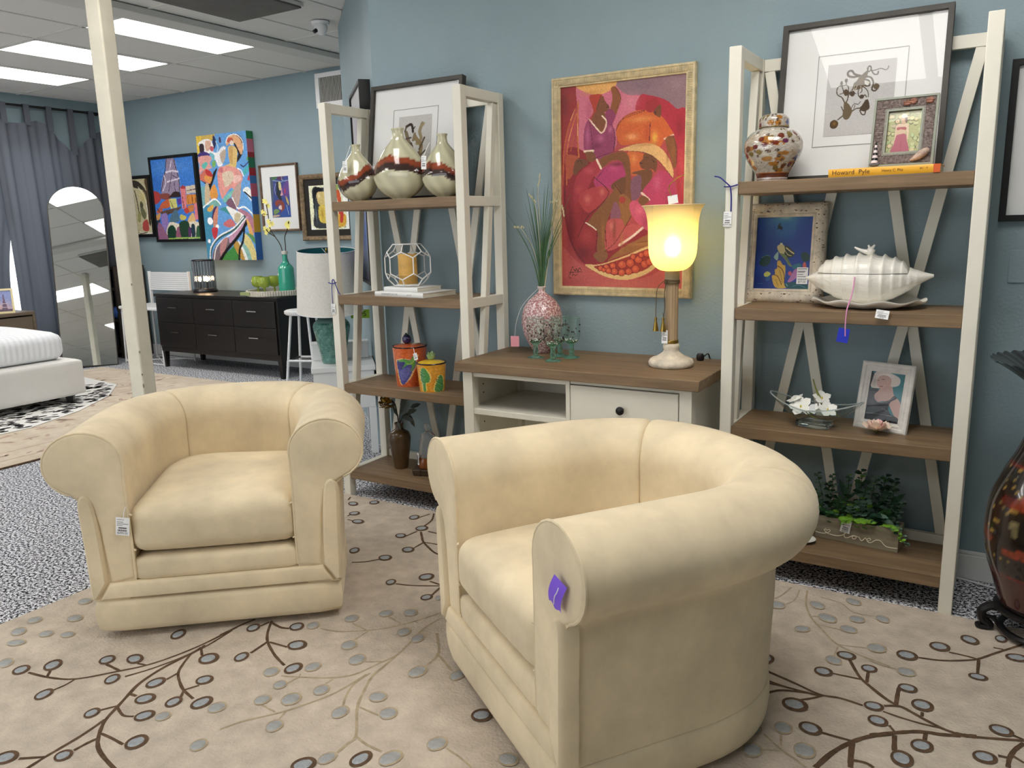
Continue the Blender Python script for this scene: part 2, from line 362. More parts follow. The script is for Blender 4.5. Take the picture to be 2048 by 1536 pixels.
LEAVES=[[-2.631,-2.211,0.007,0.026,0.028,-0.01,1],[-2.567,-2.143,0.006,0.029,0.032,-0.013,1],[-2.421,-2.253,0.003,0.029,0.025,-0.009,1],[-2.437,-2.035,0.01,0.024,0.026,-0.013,1],[-2.359,-1.986,0.016,0.021,0.03,-0.016,1],[-2.312,-2.097,0.003,0.026,0.025,-0.01,1],[-2.169,-2.042,0.01,0.03,0.024,-0.012,1],[-2.141,-1.864,0.018,0.028,0.03,-0.019,1],[-2.045,-1.956,0.015,0.023,0.023,-0.014,1],[-2.027,-2.081,0.007,0.026,0.023,-0.011,1],[-1.948,-2.042,0.011,0.033,0.026,-0.013,1],[-2.119,-2.113,0.016,0.026,0.025,-0.013,1],[-2.042,-2.168,0.013,0.027,0.023,-0.011,1],[-2.193,-2.237,0.004,0.024,0.022,-0.008,1],[-1.95,-2.256,0.009,0.031,0.029,-0.012,1],[-2.074,-2.391,0.007,0.023,0.024,-0.008,1],[-2.205,-2.474,0.013,0.028,0.029,-0.01,1],[-2.373,-1.809,0.003,0.03,0.028,-0.014,1],[-2.906,-2.075,0.01,0.024,0.031,-0.013,0],[-2.942,-1.999,0.011,0.024,0.026,-0.011,0],[-2.821,-1.918,0.017,0.022,0.027,-0.014,0],[-2.799,-2.036,0.013,0.021,0.024,-0.011,0],[-2.724,-2.002,0.014,0.019,0.023,-0.011,0],[-2.829,-2.123,0.022,0.023,0.023,-0.011,0],[-2.722,-2.213,0.005,0.023,0.031,-0.011,0],[-1.887,-2.035,0.013,0.025,0.024,-0.014,0],[-1.991,-2.143,0.009,0.021,0.021,-0.01,0],[-1.785,-2.179,0.007,0.024,0.023,-0.011,0],[-2.923,-1.819,0.014,0.021,0.027,-0.014,0],[-2.173,-1.648,0.009,0.024,0.023,-0.015,1],[-2.041,-1.567,0.015,0.022,0.023,-0.018,1],[-2.052,-1.804,0.007,0.026,0.023,-0.014,1],[-1.944,-1.659,0.023,0.024,0.025,-0.021,1],[-1.846,-1.77,0.012,0.03,0.024,-0.016,1],[-1.468,-2.096,0.019,0.029,0.025,-0.017,1],[-1.351,-2.003,0.011,0.033,0.023,-0.014,1],[-1.769,-1.162,0.016,0.019,0.016,-0.018,1],[-1.995,-1.532,0.012,0.021,0.021,-0.017,0],[-1.908,-1.426,0.016,0.023,0.02,-0.018,0],[-1.787,-1.573,0.016,0.024,0.023,-0.02,0],[-1.699,-1.629,0.014,0.028,0.025,-0.02,0],[-1.893,-1.819,0.013,0.023,0.023,-0.016,0],[-1.796,-1.733,0.013,0.025,0.021,-0.016,0],[-1.812,-1.858,0.01,0.02,0.02,-0.013,0],[-1.677,-1.816,0.012,0.024,0.022,-0.016,0],[-1.797,-1.942,0.012,0.024,0.021,-0.013,0],[-1.723,-1.897,0.014,0.028,0.027,-0.018,0],[-1.546,-1.874,0.009,0.028,0.023,-0.015,0],[-1.499,-1.76,0.021,0.019,0.019,-0.02,0],[-1.417,-1.809,0.017,0.022,0.022,-0.02,0],[-1.666,-2.015,0.009,0.025,0.024,-0.014,0],[-1.432,-2.045,0.01,0.026,0.019,-0.011,0],[-1.283,-1.961,0.016,0.032,0.023,-0.017,0],[-1.21,-1.852,0.016,0.026,0.022,-0.019,0],[-1.479,-1.592,0.015,0.031,0.023,-0.021,0],[-1.355,-1.546,0.011,0.029,0.019,-0.017,0],[-1.822,-1.337,0.017,0.022,0.018,-0.018,0],[-1.745,-1.29,0.02,0.018,0.018,-0.021,0],[-1.678,-1.413,0.014,0.022,0.02,-0.02,0],[-1.607,-1.424,0.009,0.027,0.02,-0.017,0],[-2.746,-0.496,0.024,0.012,0.021,-0.023,1],[-2.66,-0.431,0.02,0.017,0.019,-0.021,1],[-2.643,-0.6,0.02,0.019,0.019,-0.019,1],[-2.551,-0.677,0.027,0.014,0.02,-0.022,1],[-2.341,-0.506,0.018,0.02,0.02,-0.023,1],[-2.22,-0.604,0.024,0.02,0.02,-0.025,1],[-2.251,-0.722,0.021,0.015,0.018,-0.021,1],[-2.119,-0.834,0.023,0.016,0.02,-0.024,1],[-2.325,-0.951,0.013,0.02,0.022,-0.021,1],[-2.152,-0.949,0.024,0.017,0.02,-0.023,1],[-1.879,-1.018,0.022,0.024,0.021,-0.024,1],[-1.976,-1.124,0.013,0.018,0.018,-0.018,1],[-1.726,-1.146,0.007,0.012,0.014,-0.015,0],[-1.173,-1.685,0.026,0.019,0.018,-0.026,1],[-1.005,-1.813,0.025,0.012,0.014,-0.024,0],[-0.584,-0.914,0.03,0.007,0.006,-0.033,1],[-0.54,-0.991,0.027,0.008,0.006,-0.031,1],[-0.319,-0.848,0.03,0.001,0.001,-0.026,1],[-0.365,-0.98,0.028,0.002,0.002,-0.027,1],[-0.245,-0.895,0.024,0.002,0.001,-0.023,1],[-0.404,-1.2,0.037,0.002,0.003,-0.034,1],[-0.491,-1.303,0.021,0.001,0.003,-0.029,1],[-0.343,-1.294,0.032,-0.002,0.001,-0.029,1],[-0.206,-1.1,0.027,0.002,0.0,-0.024,1],[-0.187,-1.168,0.027,-0.001,-0.0,-0.026,1],[-0.593,-0.6,0.029,0.004,0.005,-0.032,0],[-0.466,-0.535,0.028,-0.005,0.002,-0.03,0],[-0.416,-0.618,0.033,-0.004,0.002,-0.033,0],[-0.325,-0.579,0.026,0.003,0.002,-0.027,0],[-0.248,-0.535,0.024,-0.006,-0.0,-0.027,0],[-0.477,-0.738,0.025,0.011,0.005,-0.024,0],[-0.339,-0.667,0.029,-0.0,0.002,-0.027,0],[-0.24,-0.753,0.03,0.005,0.002,-0.031,0],[-0.349,-0.897,0.026,-0.003,0.001,-0.027,0],[-0.408,-1.328,0.025,0.002,0.003,-0.03,0],[-0.481,-1.369,0.026,-0.004,0.001,-0.027,0],[-0.457,-1.464,0.025,0.005,0.004,-0.032,0],[-0.337,-1.399,0.029,-0.001,0.001,-0.034,0],[-0.356,-0.446,0.028,-0.006,0.001,-0.027,0],[-0.65,-0.465,0.016,-0.004,0.002,-0.023,0],[-0.151,-0.755,0.032,0.0,-0.0,-0.031,1],[-0.065,-0.647,0.031,0.001,-0.001,-0.031,1],[0.018,-0.553,0.028,-0.007,-0.002,-0.029,1],[0.047,-0.788,0.027,0.001,-0.001,-0.02,1],[-0.131,-0.955,0.027,-0.0,-0.001,-0.024,1],[-0.086,-1.029,0.03,-0.001,-0.001,-0.031,1],[0.108,-1.054,0.03,-0.003,-0.003,-0.026,1],[-0.072,-1.229,0.028,0.002,-0.001,-0.03,1],[-0.112,-1.311,0.028,-0.007,-0.004,-0.034,1],[0.072,-1.202,0.029,0.0,-0.003,-0.028,1],[0.15,-0.607,0.033,0.004,-0.002,-0.026,1],[0.106,-0.498,0.018,-0.001,-0.002,-0.026,1],[-0.143,-0.861,0.027,0.001,-0.0,-0.027,0]]
STEMS=[[1,0.01,[-2.23,-1.674],[-2.238,-1.808],[-2.257,-1.905],[-2.288,-1.988],[-2.335,-2.054],[-2.417,-2.153],[-2.503,-2.191],[-2.595,-2.208]],[1,0.009,[-2.419,-2.156],[-2.414,-2.189],[-2.419,-2.225]],[1,0.0105,[-2.512,-2.194],[-2.54,-2.167]],[1,0.01,[-2.338,-2.055],[-2.413,-2.053]],[1,0.008,[-2.29,-1.991],[-2.326,-1.999]],[1,0.009,[-2.228,-1.697],[-2.217,-1.814],[-2.23,-1.907],[-2.255,-1.994],[-2.29,-2.068]],[1,0.012,[-2.225,-1.827],[-2.221,-1.868],[-2.227,-1.971],[-2.214,-2.064],[-2.187,-2.122],[-2.156,-2.181],[-2.126,-2.237],[-2.083,-2.282],[-2.032,-2.319],[-1.975,-2.339],[-1.897,-2.355]],[1,0.009,[-2.228,-1.811],[-2.218,-1.833],[-2.178,-1.862]],[1,0.0097,[-2.221,-1.873],[-2.182,-1.938],[-2.15,-1.975],[-2.096,-2.007],[-2.052,-2.026],[-1.989,-2.041]],[1,0.01,[-2.156,-1.971],[-2.156,-2.013]],[1,0.009,[-2.054,-2.021],[-2.035,-1.984]],[1,0.009,[-2.051,-2.029],[-2.029,-2.056]],[1,0.011,[-2.188,-2.12],[-2.157,-2.117]],[1,0.009,[-2.156,-2.181],[-2.101,-2.198],[-2.068,-2.186]],[1,0.01,[-2.161,-2.178],[-2.185,-2.215]],[1,0.011,[-2.129,-2.236],[-2.117,-2.313],[-2.114,-2.382],[-2.113,-2.421],[-2.108,-2.473]],[1,0.009,[-2.077,-2.282],[-2.03,-2.28],[-1.974,-2.281]],[1,0.011,[-2.063,-2.298],[-2.069,-2.328],[-2.071,-2.364]],[1,0.01,[-2.112,-2.418],[-2.17,-2.459]],[1,0.0097,[-2.155,-1.58],[-2.099,-1.65],[-2.047,-1.695],[-1.96,-1.743],[-1.886,-1.771]],[1,0.011,[-2.053,-1.689],[-2.045,-1.772]],[1,0.01,[-2.046,-1.69],[-1.965,-1.684]],[1,0.011,[-2.145,-1.589],[-2.089,-1.598],[-2.056,-1.589]],[1,0.01,[-2.156,-1.59],[-2.161,-1.627]],[1,0.01,[-2.238,-1.74],[-2.23,-1.655],[-2.219,-1.6]],[0,0.008,[-1.646,-1.234],[-1.675,-1.295],[-1.707,-1.357],[-1.756,-1.427],[-1.819,-1.479],[-1.889,-1.522],[-1.956,-1.535]],[0,0.008,[-1.623,-1.267],[-1.632,-1.359],[-1.612,-1.476],[-1.604,-1.548],[-1.622,-1.615],[-1.647,-1.699],[-1.699,-1.751],[-1.784,-1.794],[-1.848,-1.821]],[0,0.01,[-1.605,-1.523],[-1.596,-1.617],[-1.589,-1.683],[-1.559,-1.755],[-1.516,-1.834],[-1.432,-1.932],[-1.427,-1.976],[-1.425,-2.015]],[0,0.009,[-1.429,-1.936],[-1.379,-1.949],[-1.322,-1.952]],[0,0.008,[-1.609,-1.671],[-1.611,-1.74],[-1.59,-1.8],[-1.561,-1.846]],[0,0.008,[-1.614,-1.681],[-1.628,-1.8],[-1.667,-1.898],[-1.704,-1.965],[-1.764,-2.043],[-1.792,-2.102]],[0,0.007,[-1.69,-1.95],[-1.678,-1.989]],[0,0.007,[-1.718,-1.966],[-1.782,-1.961]],[0,0.007,[-1.622,-1.599],[-1.667,-1.627]],[0,0.007,[-1.689,-1.756],[-1.692,-1.784]],[0,0.007,[-1.794,-1.803],[-1.799,-1.843]],[0,0.01,[-1.572,-1.364],[-1.488,-1.468],[-1.476,-1.551]],[0,0.01,[-1.478,-1.479],[-1.387,-1.533]],[0,0.007,[-1.793,-1.466],[-1.795,-1.536]],[0,0.007,[-1.803,-1.466],[-1.882,-1.452]],[0,0.007,[-1.514,-1.826],[-1.439,-1.83]],[0,0.007,[-1.729,-1.369],[-1.798,-1.352]],[0,0.006,[-1.178,-1.855],[-1.123,-1.868]],[0,0.006,[-1.802,-1.781],[-1.793,-1.799]],[1,0.01,[-2.288,-0.418],[-2.242,-0.497],[-2.229,-0.571]],[1,0.009,[-2.303,-0.432],[-2.318,-0.492]],[1,0.009,[-2.218,-0.643],[-2.228,-0.712]],[1,0.009,[-2.172,-0.619],[-2.11,-0.621]],[1,0.011,[-2.199,-0.639],[-2.153,-0.69],[-2.11,-0.734],[-2.01,-0.798],[-1.96,-0.813]],[1,0.009,[-2.11,-0.734],[-2.109,-0.809]],[1,0.008,[-2.106,-0.732],[-2.028,-0.723]],[1,0.009,[-2.249,-1.052],[-2.202,-1.02],[-2.167,-0.973]],[1,0.008,[-1.95,-1.125],[-1.884,-1.107],[-1.78,-1.056]],[1,0.009,[-1.844,-1.043],[-1.783,-1.049]],[1,0.01,[-1.774,-1.065],[-1.762,-1.141]],[1,0.008,[-2.649,-0.644],[-2.65,-0.618]],[1,0.007,[-2.616,-0.679],[-2.582,-0.68]],[1,0.009,[-2.81,-0.464],[-2.831,-0.423]],[0,0.006,[-1.176,-1.855],[-1.124,-1.868],[-1.073,-1.887]],[0,0.008,[-0.522,-0.429],[-0.503,-0.546],[-0.467,-0.64],[-0.419,-0.709],[-0.364,-0.78],[-0.306,-0.815],[-0.244,-0.835],[-0.191,-0.85]],[0,0.007,[-0.58,-0.428],[-0.602,-0.527],[-0.647,-0.606]],[0,0.007,[-0.549,-0.437],[-0.546,-0.521],[-0.568,-0.581]],[0,0.006,[-0.441,-0.68],[-0.364,-0.68]],[0,0.006,[-0.469,-0.63],[-0.444,-0.617]],[0,0.006,[-0.354,-0.789],[-0.269,-0.766]],[0,0.006,[-0.352,-0.802],[-0.353,-0.868]],[0,0.006,[-0.468,-0.462],[-0.396,-0.477],[-0.344,-0.529],[-0.275,-0.525]],[1,0.0097,[-0.582,-1.043],[-0.533,-1.055],[-0.434,-1.085],[-0.353,-1.112],[-0.296,-1.103],[-0.234,-1.11]],[1,0.01,[-0.568,-1.096],[-0.466,-1.119],[-0.382,-1.12],[-0.348,-1.117]],[1,0.009,[-0.55,-1.132],[-0.462,-1.12]],[1,0.01,[-0.523,-1.221],[-0.49,-1.18],[-0.453,-1.143],[-0.382,-1.12]],[1,0.01,[-0.538,-1.053],[-0.541,-1.016]],[1,0.009,[-0.342,-1.113],[-0.369,-1.144],[-0.401,-1.172]],[1,0.01,[-0.306,-0.869],[-0.267,-0.952],[-0.24,-0.986],[-0.198,-1.026],[-0.169,-1.052]],[1,0.008,[-0.339,-0.976],[-0.253,-0.969]],[1,0.01,[-0.241,-0.978],[-0.245,-0.918]],[1,0.01,[-0.312,-1.297],[-0.278,-1.297],[-0.235,-1.296]],[1,0.015,[-0.151,-1.214],[-0.198,-1.253],[-0.234,-1.299],[-0.272,-1.37],[-0.3,-1.455]],[1,0.015,[-0.234,-1.299],[-0.229,-1.358],[-0.222,-1.411]],[1,0.01,[-0.219,-1.377],[-0.191,-1.373],[-0.171,-1.383]],[0,0.007,[-0.407,-1.362],[-0.396,-1.408]],[0,0.008,[-0.449,-1.379],[-0.397,-1.421],[-0.358,-1.442],[-0.32,-1.466]],[0,0.006,[-0.394,-1.432],[-0.435,-1.448]],[1,0.009,[-0.119,-0.751],[-0.059,-0.737],[-0.005,-0.709],[0.043,-0.673],[0.088,-0.61],[0.13,-0.553],[0.166,-0.505]],[1,0.008,[-0.038,-0.669],[0.007,-0.669],[0.043,-0.673]],[1,0.0097,[0.046,-0.675],[0.045,-0.772]],[1,0.008,[0.085,-0.57],[0.113,-0.569]],[1,0.012,[-0.152,-1.064],[-0.154,-0.991],[-0.152,-0.955]],[1,0.01,[-0.229,-0.997],[-0.192,-1.035],[-0.155,-1.06]],[1,0.0105,[-0.181,-1.083],[-0.142,-1.064],[-0.109,-1.079],[-0.072,-1.1],[-0.032,-1.119],[0.004,-1.126],[0.035,-1.122],[0.081,-1.106],[0.16,-1.074]],[1,0.007,[-0.18,-1.113],[-0.136,-1.12],[-0.086,-1.123],[-0.032,-1.119]],[1,0.018,[0.002,-1.128],[0.026,-1.124],[0.053,-1.114]],[1,0.009,[-0.083,-1.086],[-0.084,-1.064]],[1,0.008,[-0.158,-1.174],[-0.14,-1.2]],[1,0.015,[-0.197,-1.246],[-0.163,-1.22],[-0.106,-1.178],[-0.068,-1.159],[-0.03,-1.15],[0.012,-1.132]],[1,0.0135,[-0.14,-1.214],[-0.133,-1.287]],[1,0.012,[-0.068,-1.166],[-0.068,-1.198]],[1,0.009,[0.137,-1.062],[0.16,-1.071]],[1,0.01,[0.101,-1.177],[0.126,-1.174]],[1,0.012,[0.16,-1.086],[0.138,-1.131],[0.126,-1.178],[0.123,-1.218]],[1,0.008,[0.135,-1.16],[0.158,-1.178]],[0,0.006,[-0.249,-0.843],[-0.213,-0.856],[-0.171,-0.856]]]
